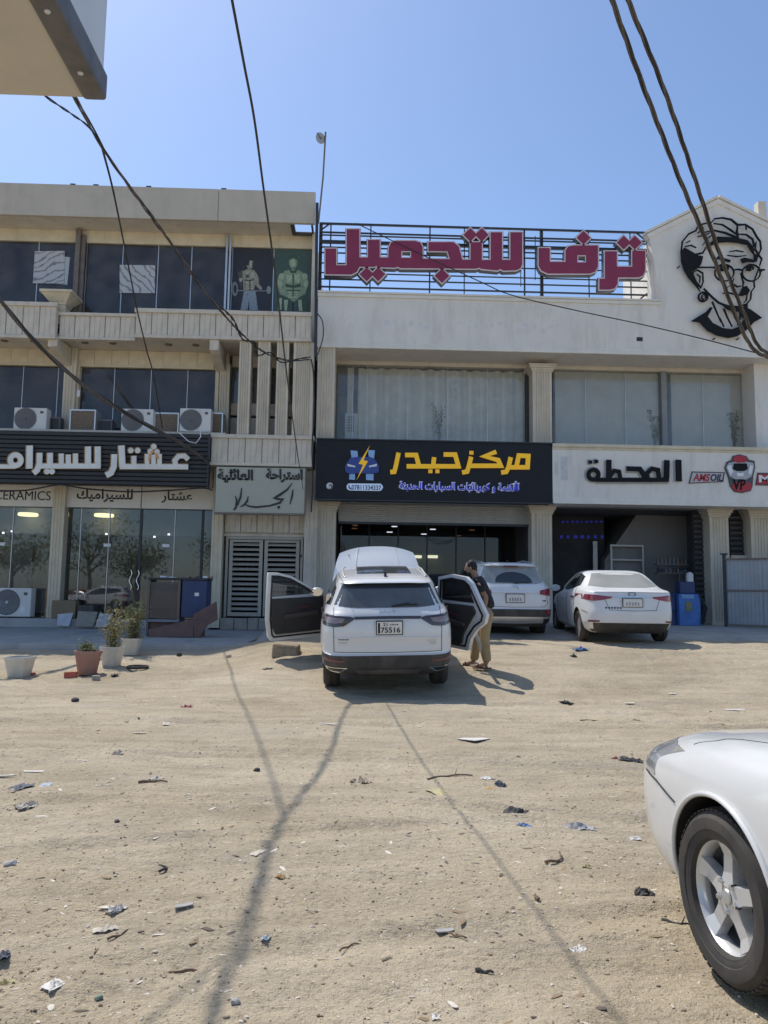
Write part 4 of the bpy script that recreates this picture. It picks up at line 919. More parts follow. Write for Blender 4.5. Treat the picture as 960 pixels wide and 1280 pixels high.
filled_obj('emblem_grey', [zpoly([(748,180),(760,156),(790,150),(850,150),(884,156),(886,182),(876,222),(850,238),(790,236),(766,222)], zt, YT + .05)], [], YT + .022, .006, mat('emblem_pale', (.42,.44,.47), .5, var=.25, scale=8), vp)
filled_obj('emblem_red', [zpoly([(782,146),(788,124),(816,117),(846,126),(854,146),(836,154),(800,154)], zt, YT + .05)], [], YT + .014, .006, red, vp)
filled_obj('emblem_red', [zpoly(ring_pts(826, 274, 50, 26, 22), zt, YT + .05)], [], YT + .014, .006, red, vp)
filled_obj('emblem_band', [zpoly([(786,158),(850,158),(856,186),(838,196),(800,196),(780,186)], zt, YT + .05)], [], YT + .014, .006, M['black_letter'], vp)
for pl in ([(752,176),(770,164),(782,200),(770,222)], [(866,166),(882,170),(872,216),(858,206)], [(800,206),(836,206),(832,222),(804,222)]): filled_obj('emblem_pale_patch', [zpoly(pl, zt, YT + .05)], [], YT + .014, .006, M['white_plastic'], vp)
text_on('emblem_letters', 'VP', 916.5, 599, 932, 612.5, YT + .007, M['black_letter'], vp, .006, bold=.03, shear=.1)
mo = filled_obj('oil_plate', [zpoly([(906,204),(1100,208),(1100,272),(896,266)], zt, YT + .058)], [], YT + .058, .03, mat('plate_dark', (.08,.06,.07), .5), SS)
filled_obj('plate_face', [zpoly([(911,210),(1094,213),(1094,266),(902,260)], zt, YT + .03)], [], YT + .027, .006, red, mo)
text_on('oil_lettering', 'M', 948.5, 594, 963, 603, YT + .020, M['white_plastic'], mo, .008, bold=.04)

# ------------------------------------------------------------------ ceramics shop sign with slats
YI = 21.0
IS = thing('ceramics_sign', 'dark slatted sign with large off white Arabic lettering over the ceramics shop', 'sign')
xi0, xi1 = XL0, fx(259.5, 575, YI); zi0, zi1 = fz(130, 605.5, YI), fz(130, 540, YI)
MB().box(xi0, xi1, YI + .05, YI + .2, zi0, zi1).build('backing', M['black_sign'], IS)
n = 12; h = (zi1 - zi0) / n
me_ = MB().prism([(0, .01), (0, h - .03), (.035, h - .012), (.05, h - .012), (.05, .01)], xi0, xi1, lambda p, q, d: (d, p, q)).mesh('slat', M['slat'])
for i in range(n): link('slat', me_, IS, loc=(0, YI, zi0 + i * h))
MB().box(xi1, xi1 + .04, YI - .01, YI + .2, zi0 - .01, zi1 + .01).build('end_trim', M['steel_dark'], IS)
zi_ = zoomer(0, 430, 4.8); D1 = lambda pts, w=34: [(pts, w)]
ST = [([(180,610),(178,748)], 36), ([(-60,736),(96,736)], 24), ([(605,733),(222,733)], 30), ([(588,616),(588,740)], 34), ([(530,616),(530,740)], 34), ([(455,658),(455,738)], 28), ([(412,664),(412,738)], 28), ([(370,658),(370,738)], 28), ([(302,654),(302,738)], 32),
      ([(240,654),(238,722),(226,758),(203,776)], 32), ([(688,662),(685,736),(668,774),(638,790)], 34), ([(730,610),(736,738)], 36), ([(720,736),(1130,738)], 30), ([(805,672),(805,738)], 28), ([(884,660),(884,738)], 26), ([(922,664),(922,738)], 26), ([(958,660),(958,738)], 26),
      ([(1132,694),(1108,672),(1072,674),(1050,700),(1056,738)], 28)]
DT = [(284,766),(314,766),(787,640),(828,640),(905,645),(943,648),(924,617)]
for nm, m_, gr, y0, dd in (('letter_edge', M['gold'], 8, YI - .02, .05), ('lettering', M['white_letter'], 0, YI - .072, .02)):
    b = MB()
    for pts, w in ST: stroke(b, pts, w + gr, y0, dd, zi_)
    stroke(b, ring_pts(96, 698, 32, 32, 18), 30 + gr, y0, dd, zi_, close=True)
    for k, (a, c_) in enumerate(DT): stroke(b, ring_pts(a, c_, 8, 8, 12), 16 + gr, y0, dd, zi_, close=True)
    b.build(nm, m_, IS)
b = MB()
for (a0, c0, a1, c1) in ((895,700,905,655), (935,655,950,690), (905,655,925,640)): stroke(b, [(a0, c0), (a1, c1)], 14, YI - .095, .006, zi_)
b.build('orange_strokes', mat('mottled_orange', (.70,.36,.15), .6, var=.3, scale=12), IS)  # short orange strokes laid over the white letters
# small writing on the lintel boards
ink = mat('ink_black', (.03,.03,.035), .6)
for body, px0, py0, px1, py1 in (('CERAMICS', -7, 613.5, 63.5, 625), (arabic('للسيراميك'), 96, 611, 166, 628), (arabic('عشتار'), 202, 614, 240.5, 629)):
    text_on('lintel_lettering', body, px0, py0, px1, py1, Y3 + .018, ink, LB, .008, bold=0 if body == 'CERAMICS' else .022)

# ------------------------------------------------------------------ calligraphy sign
YJ = 21.0
JS = thing('calligraphy_sign', 'pale green sign with black Arabic calligraphy above the louvred gate', 'sign')
x0, x1, z0, z1 = R(269.5, 584.5, 381, 641, YJ)
MB().box(x0, x1, YJ, YJ + .14, z0, z1).build('board', mat('pale_green_board', (.43,.435,.355), .5, var=.04), JS, bevel=.008)
MB().box(x0 - .015, x1 + .015, YJ - .012, YJ + .15, z0 - .05, z0 - .002).box(x1 + .001, x1 + .03, YJ - .012, YJ + .15, z0, z1).build('board_frame', M['steel_brown'], JS)
text_on('lettering', arabic('استراحة'), 332.5, 586, 378.5, 603.5, YJ - .001, ink, JS, .02, bold=.042)
text_on('lettering', arabic('العائلية'), 272, 586, 316.5, 603.5, YJ - .001, ink, JS, .02, bold=.042)
zj = zoomer(250, 570, 6.4); b = MB()
for pts in ([(744,268,7),(737,320,15),(720,386,6)], [(738,216,4),(700,268,14),(640,310,20),(598,336,16),(630,346,18),(662,346,12),(640,374,16),(560,398,13),(450,410,15),(392,402,13),(362,388,8)], [(386,322,5),(378,362,15),(352,392,14),(322,408,5)], [(334,256,6),(324,330,15),(302,388,12),(268,432,4)], [(283,318,5),(294,352,12),(288,412,14),(276,434,4)]):
    stroke(b, pts, 12, YJ - .001, .02, zj)
stroke(b, ring_pts(630, 410, 5, 5, 10), 12, YJ - .001, .02, zj, close=True)
b.build('calligraphy', ink, JS)
# ------------------------------------------------------------------ vehicles
def pchip(xs, ys, t):
    xs = np.asarray(xs, float); ys = np.asarray(ys, float); h = np.diff(xs); d = np.diff(ys) / h; n = len(xs); m = np.zeros(n)
    for i in range(1, n - 1):
        if d[i-1] * d[i] > 0:
            w1, w2 = 2*h[i] + h[i-1], h[i] + 2*h[i-1]; m[i] = (w1 + w2) / (w1 / d[i-1] + w2 / d[i])
    m[0], m[-1] = d[0], d[-1]
    i = np.clip(np.searchsorted(xs, t, side='right') - 1, 0, n - 2); u = (t - xs[i]) / h[i]
    return (1+2*u)*(1-u)**2*ys[i] + u*(1-u)**2*h[i]*m[i] + u*u*(3-2*u)*ys[i+1] + u*u*(u-1)*h[i]*m[i+1]
class Body:
    """car shell as stacked plan outlines: level = (z, half width, rear y, front y, rear exponent, front exponent, tilt, arch)"""
    def __init__(s, levels, sub=4):
        L = [tuple(l) + (0,) * (8 - len(l)) for l in levels]; s.N = len(L); xs = np.arange(s.N)
        s.cols = [np.array([l[k] for l in L], float) for k in range(8)]; s.xs = xs; s.sub = sub
        s.tt = np.linspace(0, s.N - 1, 500); s.tab = [pchip(xs, c, s.tt) for c in s.cols]
    def row(s, t): return [float(pchip(s.xs, c, np.array(t))) for c in s.cols]
    def ring(s, t, ns=16, ne=14):
        z, w, yr, yf, nr, nf, a, b = s.row(t); yc = (yr + yf) / 2; out = []
        def quad(n, L):
            c = .5 ** (1 / n); q = []
            for k in range(ns): f = c * k / ns; q.append((w * (1 - f ** n) ** (1 / n), L * f))
            for k in range(ne + 1): f = c * (1 - k / ne); q.append((w * f, L * (1 - f ** n) ** (1 / n)))
            return q
        F, Rr = quad(nf, yf - yc), quad(nr, yc - yr)
        pts = [(x, y) for x, y in reversed(F)] + [(x, -y) for x, y in Rr[1:]] + [(-x, -y) for x, y in reversed(Rr[:-1])] + [(-x, y) for x, y in F[1:-1]]
        return [(x, y + yc, z + a * (y + yc) + b * (y + yc) ** 2) for x, y in pts]
    def mesh(s, face_mat):
        mb = MB(); nt_ = (s.N - 1) * s.sub + 1; R_ = [s.ring(i / s.sub) for i in range(nt_)]; n = len(R_[0])
        V = [p for r in R_ for p in r]; F = [(i*n+j, i*n+(j+1) % n, (i+1)*n+(j+1) % n, (i+1)*n+j) for i in range(nt_-1) for j in range(n)]
        F += [tuple(range(n-1, -1, -1)), tuple(range((nt_-1)*n, nt_*n))]
        mb.add(V, F); mb.m = [face_mat(np.mean([V[i] for i in f], 0)) for f in F]
        return mb
    def rear_y(s, x, z, front=False):
        Z, w, yr, yf, nr, nf, a, b = s.tab; n = nf if front else nr; yc = (yr + yf) / 2; L = (yf - yc) if front else (yc - yr)
        f = np.clip(np.abs(x) / np.maximum(w, 1e-3), 0, .999); y = yc + (1 if front else -1) * L * (1 - f ** n) ** (1 / n)
        zz = np.maximum.accumulate(Z + a * y + b * y * y + np.arange(len(Z)) * 1e-7); return float(np.interp(z, zz, y))
    def side_x(s, y, z):
        Z, w, yr, yf, nr, nf, a, b = s.tab; yc = (yr + yf) / 2; L = np.where(y > yc, yf - yc, yc - yr); n = np.where(y > yc, nf, nr)
        f = np.clip(np.abs(y - yc) / np.maximum(L, 1e-3), 0, .999); x = w * (1 - f ** n) ** (1 / n)
        zz = np.maximum.accumulate(Z + a * y + b * y * y + np.arange(len(Z)) * 1e-7); return float(np.interp(z, zz, x))
    def at(s, face, p, z, off):
        if face == 'rear': return (p, s.rear_y(p, z) - off, z)
        if face == 'front': return (p, s.rear_y(p, z, True) + off, z)
        x = s.side_x(p, z) + off; return (x if face == 'R' else -x, p, z)
def resample(pl, n):
    d = [0.0]
    for a, b in zip(pl, pl[1:]): d.append(d[-1] + math.hypot(b[0]-a[0], b[1]-a[1]))
    t = np.linspace(0, d[-1], n); return list(zip(np.interp(t, d, [p[0] for p in pl]), np.interp(t, d, [p[1] for p in pl])))
def patch(body, name, face, top, bot, m_, parent, off=.006, nu=20, nv=6, smooth=50):
    T, B = resample(top, nu), resample(bot, nu); mb = MB(); rows = []
    for j in range(nv + 1):
        f = j / nv; rows.append([body.at(face, T[i][0]*(1-f) + B[i][0]*f, T[i][1]*(1-f) + B[i][1]*f, off) for i in range(nu)])
    mb.grid(rows)
    edge = [(T[i][0], T[i][1]) for i in range(nu)] + [(T[-1][0]*(1-j/nv)+B[-1][0]*j/nv, T[-1][1]*(1-j/nv)+B[-1][1]*j/nv) for j in range(1, nv+1)] + [B[i] for i in range(nu-2, -1, -1)] + [(T[0][0]*(1-j/nv)+B[0][0]*j/nv, T[0][1]*(1-j/nv)+B[0][1]*j/nv) for j in range(nv-1, 0, -1)]
    o_, i_ = [body.at(face, *e, off) for e in edge], [body.at(face, *e, -.012) for e in edge]; n = len(edge)
    mb.add(o_ + i_, [(k, (k+1) % n, n + (k+1) % n, n + k) for k in range(n)])
    return mb.build(name, m_, parent, smooth=smooth)
def line(body, name, face, pts, m_, parent, w=.004, off=.0025):
    """panel gap or trim strip following the shell"""
    P_ = [body.at(face, p, z, off) for p, z in resample(pts, max(8, int(len(pts) * 5)))]
    return MB().tube(P_, w, 5).build(name, m_, parent)
def mirror_x(pl): return [(-a, b) for a, b in pl]
def wheel(parent, x, y, r, wd, rr, side, spokes=5, style='plain', rimm=None):
    fn = lambda a, b, h: (x + side * h, y + a, r + b)
    pr = [(rr, -wd/2+.02), (rr+.02, -wd/2), (r-.045, -wd/2-.004), (r-.012, -wd/2+.02), (r, -wd/2+.045), (r, -.02), (r-.008,-.016), (r-.008,-.008), (r,-.004), (r,.004), (r-.008,.008), (r-.008,.016), (r,.02), (r, wd/2-.045), (r-.012, wd/2-.02), (r-.035, wd/2+.001), (r-.040, wd/2+.006), (r-.055, wd/2+.008), (rr+.042, wd/2+.006), (rr+.038, wd/2+.001), (rr+.026, wd/2+.001), (rr+.02, wd/2-.003), (rr+.010, wd/2-.004), (rr, wd/2-.02)]
    t = MB().lathe(pr, 40, fn, close=True)
    if style == 'detail':
        for k in range(60):                    # tread blocks at the shoulders
            an = 2 * math.pi * k / 60; ca, sa = math.cos(an), math.sin(an); cb, sb = math.cos(an + .07), math.sin(an + .07)
            for h0, h1 in ((wd/2-.05, wd/2-.012), (-wd/2+.012, -wd/2+.05)):
                t.hexa([fn((r-.012)*ca, (r-.012)*sa, h0), fn((r-.012)*cb, (r-.012)*sb, h0), fn((r-.012)*cb, (r-.012)*sb, h1), fn((r-.012)*ca, (r-.012)*sa, h1), fn((r-.003)*ca, (r-.003)*sa, h0), fn((r-.003)*cb, (r-.003)*sb, h0), fn((r-.007)*cb, (r-.007)*sb, h1), fn((r-.007)*ca, (r-.007)*sa, h1)])
    ty = t.build('tyre', M['tyre'], parent, smooth=35)
    rm = rimm or M['rim']; h0 = wd/2 - .03
    q = MB().lathe([(rr+.004, -wd/2+.02), (rr-.012, -wd/2+.05), (rr-.015, h0-.03), (rr-.006, h0), (rr+.006, h0+.012), (rr+.012, h0+.006), (rr+.006, h0-.01)], 40, fn)
    q.lathe([(.001, h0-.005), (.05, h0-.006), (.062, h0-.014), (.066, h0-.05), (.001, h0-.05)], 24, fn)
    for k in range(spokes):
        an = 2 * math.pi * (k + .25) / spokes; e1 = Vector((math.cos(an), math.sin(an))); e2 = Vector((-e1.y, e1.x))
        st = ((.035, .048, -.010, .055), (.09, .034, -.018, .045), (.15, .033, -.020, .035), (rr-.008, .046, -.004, .035)) if style == 'detail' else ((.035, .05, -.01, .05), (rr-.01, .035, -.004, .04))
        for (ra, wa, ha, ta), (rb, wb, hb, tb) in zip(st, st[1:]):
            pts = []
            for (rv, wv, hv, tv) in ((ra, wa, ha, ta), (rb, wb, hb, tb)):
                for sgn, hh in ((-1, hv - tv), (-.86, hv), (.86, hv), (1, hv - tv)):
                    v = e1 * rv + e2 * sgn * wv; pts.append(fn(v.x, v.y, h0 + hh + (.006 if abs(sgn) < .9 else 0)))
            q.add(pts, [(0,1,5,4), (1,2,6,5), (2,3,7,6), (3,0,4,7)])
    rim = q.build('rim', rm, ty, smooth=30)
    MB().lathe([(rr-.016, -wd/2+.05), (rr-.019, h0-.045)], 40, fn).lathe([(.001, h0-.085), (rr-.018, h0-.085)], 40, fn).build('rim_barrel', M['ac_grille'], ty, smooth=30)
    br = MB().lathe([(.001, -.02), (rr-.06, -.02), (rr-.06, -.035), (.001, -.035)], 28, fn); br.build('brake_disc', M['steel_brown'], ty)
    if style == 'detail':
        for k in range(5):
            an = 2 * math.pi * (k + .75) / 5; cx_, cy_ = .048 * math.cos(an) * 1.25, .048 * math.sin(an) * 1.25
            MB().lathe([(.001, h0+.006), (.009, h0+.004), (.011, h0-.02), (.001, h0-.02)], 10, lambda a, b, h: fn(a + cx_, b + cy_, h)).build('wheel_nut', M['chrome'], ty)
        MB().lathe([(.001, h0+.004), (.026, h0+.003), (.03, h0-.003), (.001, h0-.003)], 20, fn).build('hub_cap', M['alu'], ty, smooth=40)
    return ty
def make_body(body, parent, face_mat, mats, wheels, arch_r, cuts=(), name='body'):
    o = body.mesh(face_mat).build(name, mats, None, smooth=32)
    ops = []
    cu = MB()
    for (x, y, r) in wheels:
        fn = (lambda a, b, h, x=x, y=y, r=r: ((1 if x > 0 else -1) * (.52 + h), y + a, r + b))
        n = 36; ring = [(arch_r * math.cos(2*math.pi*k/n), arch_r * math.sin(2*math.pi*k/n)) for k in range(n)]
        cu.prism(ring, 0, .7, lambda p, q, d: fn(p, q, d), 1)
    ops.append(cu.build('cutter', mats, None))
    for c_ in cuts: ops.append(MB().box(*c_, 1).build('cutter', mats, None))
    for co_ in ops:
        md = o.modifiers.new('b', 'BOOLEAN'); md.operation = 'DIFFERENCE'; md.object = co_; md.solver = 'EXACT'
    dg = bpy.context.evaluated_depsgraph_get(); me_ = bpy.data.meshes.new_from_object(o.evaluated_get(dg))
    o.modifiers.clear(); o.data = me_; me_.set_sharp_from_angle(angle=math.radians(32))
    for co_ in ops: bpy.data.objects.remove(co_)
    o.parent = parent; o.name = name
    return o
def plate(body, parent, cx, cz, w, h, main, small, off=.012):
    y = body.rear_y(cx, cz - h/2) - off
    pl = MB().box(cx - w/2, cx + w/2, y - .008, y + .05, cz - h/2, cz + h/2).build('number_plate', M['plate'], parent, bevel=.004)
    fr = .012; b = MB().box(cx - w/2 - fr, cx + w/2 + fr, y - .003, y + .045, cz - h/2 - fr, cz + h/2 + fr).build('plate_frame', M['trim'], pl)
    if main: text_local('plate_number', main, cx + w * .04, cz - h * .16, w * .78, h * .44, y - .0085, M['black_letter'], pl, .002, bold=.02)
    if small:
        text_local('plate_number', small, cx - w * .17, cz + h * .29, w * .17, h * .24, y - .0085, M['black_letter'], pl, .002, bold=.015)
        s_ = MB()
        for k in range(4): s_.box(cx + w * (.02 + k * .09), cx + w * (.075 + k * .09), y - .0098, y - .0081, cz + h * .22, cz + h * (.30 + .03 * (k % 2)))
        s_.box(cx - w * .46, cx - w * .38, y - .0098, y - .0081, cz - h * .42, cz + h * .42); s_.build('plate_print', M['black_letter'], pl)
    if not main:
        s_ = MB()
        for k in range(5): s_.box(cx - w * .36 + k * w * .15, cx - w * .27 + k * w * .15, y - .0098, y - .0081, cz - h * .34, cz + h * (.05 + .05 * (k % 2)))
        s_.build('plate_print', mat('faded_plate_print', (.36,.36,.36), .7), pl)
    return pl
def door(parent, hinge, dirv, outline, hole, glass_m, inner_sign, label=None, trim_in=None, seal=True):
    """open door: outline and window hole as (distance from hinge, height)"""
    d = Vector((dirv[0], dirv[1], 0)).normalized(); nrm = Vector((d.y, -d.x, 0)) * inner_sign
    def place(me_, k0):
        for v in me_.vertices:
            u, z, t = v.co; v.co = Vector(hinge) + d * u + Vector((0, 0, z)) + nrm * (t + k0)
        me_.update()
    me_ = filled([outline], [hole], .07); place(me_, 0); me_.materials.clear(); me_.materials.append(M['paint']); o = link('door', me_, parent, bevel=.012)
    if label: o['label'] = label
    g = filled([offset_poly(hole, .015)], [], .006); place(g, -.005); g.materials.clear(); g.materials.append(glass_m); link('door_window', g, o)
    if seal:
        ring_o, ring_i = offset_poly(outline, -.055), offset_poly(outline, -.08)
        s_ = filled([ring_o], [ring_i], .02); place(s_, .04); s_.materials.clear(); s_.materials.append(M['trim']); link('door_seal', s_, o)
    if trim_in:
        t_ = filled([trim_in], [], .06); place(t_, .055); t_.materials.clear(); t_.materials.append(M['interior_trim']); link('door_card', t_, o, bevel=.02)
        xs2 = [p[0] for p in trim_in]; zs2 = [p[1] for p in trim_in]; u0, u1 = min(xs2) + .12, max(xs2) - .2; zc = max(zs2) - .28
        a = filled([[(u0, zc - .04), (u1, zc - .07), (u1, zc - .005), (u0, zc + .035)]], [], .05); place(a, .10); a.materials.clear(); a.materials.append(mat('armrest', (.075,.06,.06), .6)); link('armrest', a, o, bevel=.015)
        h_ = filled([[(u0 + .1, zc + .10), (u0 + .32, zc + .08), (u0 + .30, zc + .115), (u0 + .1, zc + .13)]], [], .02); place(h_, .095); h_.materials.clear(); h_.materials.append(mat('maroon_trim', (.11,.03,.035), .5)); link('trim_strip', h_, o)
    return o
dg_glass = glass('door_glass', (.42,.45,.46), 1.6, dust=.06)

# ---- white crossover with its doors and hood open
SUVL = [(.33,.80,-2.10,2.12,6,4), (.39,.885,-2.22,2.24,7,4), (.50,.925,-2.285,2.30,8,4), (.655,.935,-2.295,2.32,8,4), (.672,.937,-2.265,2.32,8,4), (.80,.942,-2.25,2.31,8,4), (.93,.938,-2.245,2.26,8,4), (1.04,.925,-2.225,2.12,8,4),
        (1.13,.905,-2.20,1.70,8,4), (1.20,.882,-2.17,1.12,7,4), (1.26,.852,-2.12,1.0,6,4.5), (1.30,.825,-2.08,.94,6,5), (1.45,.755,-1.955,.60,6,5), (1.58,.70,-1.85,.18,6,5), (1.635,.655,-1.80,-.02,5,4), (1.665,.56,-1.70,-.2,4.5,4), (1.685,.36,-1.50,-.4,4,4), (1.69,.1,-1.1,-.7,3,3)]
sb = Body(SUVL)
SUV = thing('white_crossover', 'white crossover seen from behind with front and rear doors and hood open', 'car', (0.405, 13.42, .285), (math.radians(8.2), math.radians(-1.5), math.radians(1.0)))
SUV.scale = (1.05, 1.0, 1.015)
rw, wx = .345, .78
W4 = [(wx, -1.335, rw), (-wx, -1.335, rw), (wx, 1.335, rw), (-wx, 1.335, rw)]
def suv_fm(c): return 2 if (c[2] < .655 and c[1] < -1.9) or c[2] < .40 else 0
make_body(sb, SUV, suv_fm, [M['paint'], M['interior_trim'], M['plastic']], W4, .405, cuts=((-1.2, -.55, -.12, .86, .42, 1.14), (.55, 1.2, -1.02, -.22, .42, 1.14), (-.62, .62, 1.05, 1.95, .55, 1.6)))
for x, y, r in W4: wheel(SUV, x, y, r, .225, .225, 1 if x > 0 else -1)
gl_r = mat('rear_glass_suv', (.10,.11,.115), .10, 0, var=.25, scale=1.6, coat=.5)
patch(sb, 'rear_window', 'rear', [(-.62,1.585),(-.3,1.60),(.3,1.60),(.62,1.585)], [(-.735,1.315),(-.4,1.295),(.4,1.295),(.735,1.315)], gl_r, SUV, .006)
patch(sb, 'window_band', 'rear', [(-.60,1.598),(-.3,1.613),(.3,1.613),(.60,1.598)], [(-.625,1.545),(-.3,1.545),(.3,1.545),(.625,1.545)], M['trim'], SUV, .010)
sp = patch(sb, 'roof_spoiler', 'rear', [(-.63,1.655),(-.3,1.668),(.3,1.668),(.63,1.655)], [(-.645,1.606),(-.3,1.62),(.3,1.62),(.645,1.606)], M['paint'], SUV, .06)
for s_, fc in ((-1, 'L'), (1, 'R')):
    patch(sb, 'side_window', fc, [(-1.62,1.53),(-.9,1.57),(-.2,1.56),(.25,1.44),(.62,1.24)], [(-1.78,1.30),(-.9,1.20),(-.2,1.16),(.25,1.15),(.80,1.14)], M['car_glass'], SUV, .004, nu=26)
    for pts in ([(-.2,1.6),(-.2,.45)], [(-1.0,1.2),(-1.02,.95),(-.9,.5)], [(.85,1.1),(.85,.45)]): line(sb, 'panel_gap', fc, pts, M['trim'], SUV)
    MB().tube([(s_ * .575, -1.50, 1.655), (s_ * .60, -1.40, 1.672), (s_ * .615, -.6, 1.675), (s_ * .60, -.15, 1.66), (s_ * .575, -.08, 1.645)], .014, 8).build('roof_rail', M['alu'], SUV, smooth=50)
    # lamps
    tl = [(.925 * s_, 1.195), (.74 * s_, 1.20), (.52 * s_, 1.19), (.44 * s_, 1.165)]; bl_ = [(.93 * s_, 1.05), (.74 * s_, 1.045), (.60 * s_, 1.06), (.50 * s_, 1.125)]
    lp = patch(sb, 'tail_light', 'rear', tl, bl_, M['smoke_lamp'], SUV, .014)
    patch(sb, 'lamp_element', 'rear', [(.90 * s_, 1.165), (.72 * s_, 1.17), (.58 * s_, 1.165)], [(.90 * s_, 1.10), (.72 * s_, 1.095), (.62 * s_, 1.11)], mat('lamp_inner', (.26,.20,.20), .2, var=.2, coat=.8), lp, .0165)
    line(sb, 'panel_gap', 'rear', [(.735 * s_, 1.29), (.74 * s_, 1.05), (.735 * s_, .70)], M['trim'], SUV, .004)
    patch(sb, 'exhaust_trim', 'rear', [(.86 * s_, .485), (.70 * s_, .485), (.55 * s_, .485)], [(.84 * s_, .405), (.72 * s_, .40), (.64 * s_, .40)], M['chrome'], SUV, .012)
    patch(sb, 'exhaust_grille', 'rear', [(.83 * s_, .470), (.70 * s_, .470), (.60 * s_, .470)], [(.81 * s_, .422), (.72 * s_, .42), (.665 * s_, .42)], M['trim'], SUV, .016)
    patch(sb, 'reflector', 'rear', [(.88 * s_, .60), (.60 * s_, .585)], [(.88 * s_, .565), (.60 * s_, .56)], mat('reflector_dusty', (.20,.07,.065), .4, var=.2), SUV, .008, nu=10)
patch(sb, 'light_bar', 'rear', [(-.46,1.188),(0,1.192),(.46,1.188)], [(-.44,1.150),(0,1.155),(.44,1.150)], M['smoke_lamp'], SUV, .012)
patch(sb, 'tailgate_crease', 'rear', [(-.73,.90),(0,.915),(.73,.90)], [(-.73,.885),(0,.89),(.73,.885)], M['paint'], SUV, .018)
patch(sb, 'plate_recess', 'rear', [(-.44,1.145),(0,1.15),(.44,1.145)], [(-.34,.945),(0,.935),(.34,.945)], M['paint'], SUV, .003)
line(sb, 'panel_gap', 'rear', [(-.735, .70), (0, .69), (.735, .70)], M['trim'], SUV, .004)
plate(sb, SUV, .02, 1.035, .34, .175, '75516', '21')
patch(sb, 'skid_plate', 'rear', [(-.45,.45),(0,.45),(.45,.45)], [(-.40,.365),(0,.36),(.40,.365)], mat('skid_plate', (.12,.105,.095), .6, var=.3), SUV, .012)
# lettering on the tailgate
lt = MB()
for pts in ([(-.115,1.235),(-.085,1.262),(-.06,1.24)], [(-.05,1.24),(-.045,1.262)], [(-.03,1.262),(-.015,1.24),(0,1.262)], [(.01,1.24),(.03,1.262),(.05,1.24)], [(.06,1.24),(.065,1.262),(.09,1.262),(.10,1.24)]):
    lt.tube([sb.at('rear', a, b, .006) for a, b in pts], .0055, 5)
lt.build('badge_lettering', M['chrome'], SUV)
for k, (cx, cz, n) in enumerate(((-.60, .868, 5), (-.61, .815, 4), (.60, .83, 4), (.62, .795, 3))):
    bd_ = MB()
    for j in range(n):
        x = cx + (j - n/2) * .03; y = sb.rear_y(x, cz) - .004; bd_.box(x, x + .022, y - .004, y + .01, cz, cz + .022)
    bd_.build('badge', M['alu'] if k else mat('blue_badge', (.05,.07,.16), .4), SUV)
MB().tube([sb.at('rear', .06, 1.318, .02), sb.at('rear', .2, 1.335, .022), sb.at('rear', .42, 1.335, .02)], .012, 6).tube([sb.at('rear', .10, 1.325, .03), sb.at('rear', .30, 1.352, .026)], .016, 6).build('rear_wiper', M['trim'], SUV)
fin = MB().prism([(-1.62, 1.66), (-1.42, 1.665), (-1.56, 1.745), (-1.60, 1.75)], -.018, .018, lambda p, q, d: (d, p, q)).build('antenna_fin', M['trim'], SUV, bevel=.008)
rows = [[(x, y, 1.69 + .012 - .05 * (x / .5) ** 2 * .4 - .02 * (y + .8) ** 2) for x in np.linspace(-.40, .40, 9)] for y in np.linspace(-1.28, -.25, 9)]
MB().grid(rows).grid([[(a, b, c - .03) for a, b, c in r] for r in rows]).build('sunroof', gl_r, SUV, smooth=40)
# open hood seen from behind
th = math.radians(46); hb = []
for v in np.linspace(0, 1, 12):
    row = []
    for u in np.linspace(-1, 1, 17):
        hw = .80 - .13 * v ** 2.2; Ln = 1.02 - .16 * abs(u) ** 2.5; d_ = v * Ln; bul = .05 * (1 - u * u) * math.sin(math.pi * min(1, v + .1))
        row.append((u * hw, 1.02 + d_ * math.cos(th) - bul * math.sin(th), 1.12 + d_ * math.sin(th) + bul * math.cos(th)))
    hb.append(row)
hd = MB().grid(hb); hd.grid([[(a, b + .03, c - .015) for a, b, c in r] for r in hb])
o = hd.build('hood', M['paint'], SUV, smooth=45); o['label'] = 'raised white hood behind the roof'
for s_ in (-1, 1): line_pts = [(hb[i][8 + s_ * 4][0], hb[i][8 + s_ * 4][1] - .006, hb[i][8 + s_ * 4][2] + .003) for i in range(12)]; MB().tube(line_pts, .007, 5).build('hood_crease', M['paint'], o)
MB().tube([(-.62, 1.9, 1.0), (-.5, 1.55, 1.72)], .008, 6).build('hood_stay', M['steel_dark'], SUV)
# doors
fo = [(0,.34),(.04,1.06),(.30,1.24),(.62,1.44),(.86,1.515),(1.04,1.525),(1.07,1.10),(1.09,.72),(1.06,.42),(1.0,.335)]
fh = [(.16,1.10),(.36,1.24),(.64,1.405),(.86,1.47),(.99,1.478),(1.01,1.10)]
dl = door(SUV, (-.93, .86, 0), (-math.sin(math.radians(64)), -math.cos(math.radians(64))), fo, fh, dg_glass, -1, 'open left front door, dark inside', [(.07,.46),(.07,1.05),(1.0,1.07),(1.0,.60),(.94,.45)])
ro = [(0,.36),(.0,1.08),(.02,1.50),(.30,1.565),(.62,1.545),(.74,1.46),(.94,1.13),(1.04,.98),(1.0,.84),(.84,.72),(.72,.56),(.66,.36)]
rh = [(.06,1.12),(.07,1.46),(.31,1.515),(.58,1.495),(.66,1.44),(.80,1.14)]
dr = door(SUV, (.935, -.20, 0), (math.sin(math.radians(39)), -math.cos(math.radians(39))), ro, rh, dg_glass, 1, 'open right rear door, dark inside', [(.05,.46),(.05,1.08),(.78,1.10),(.84,1.0),(.70,.80),(.58,.60),(.55,.46)])
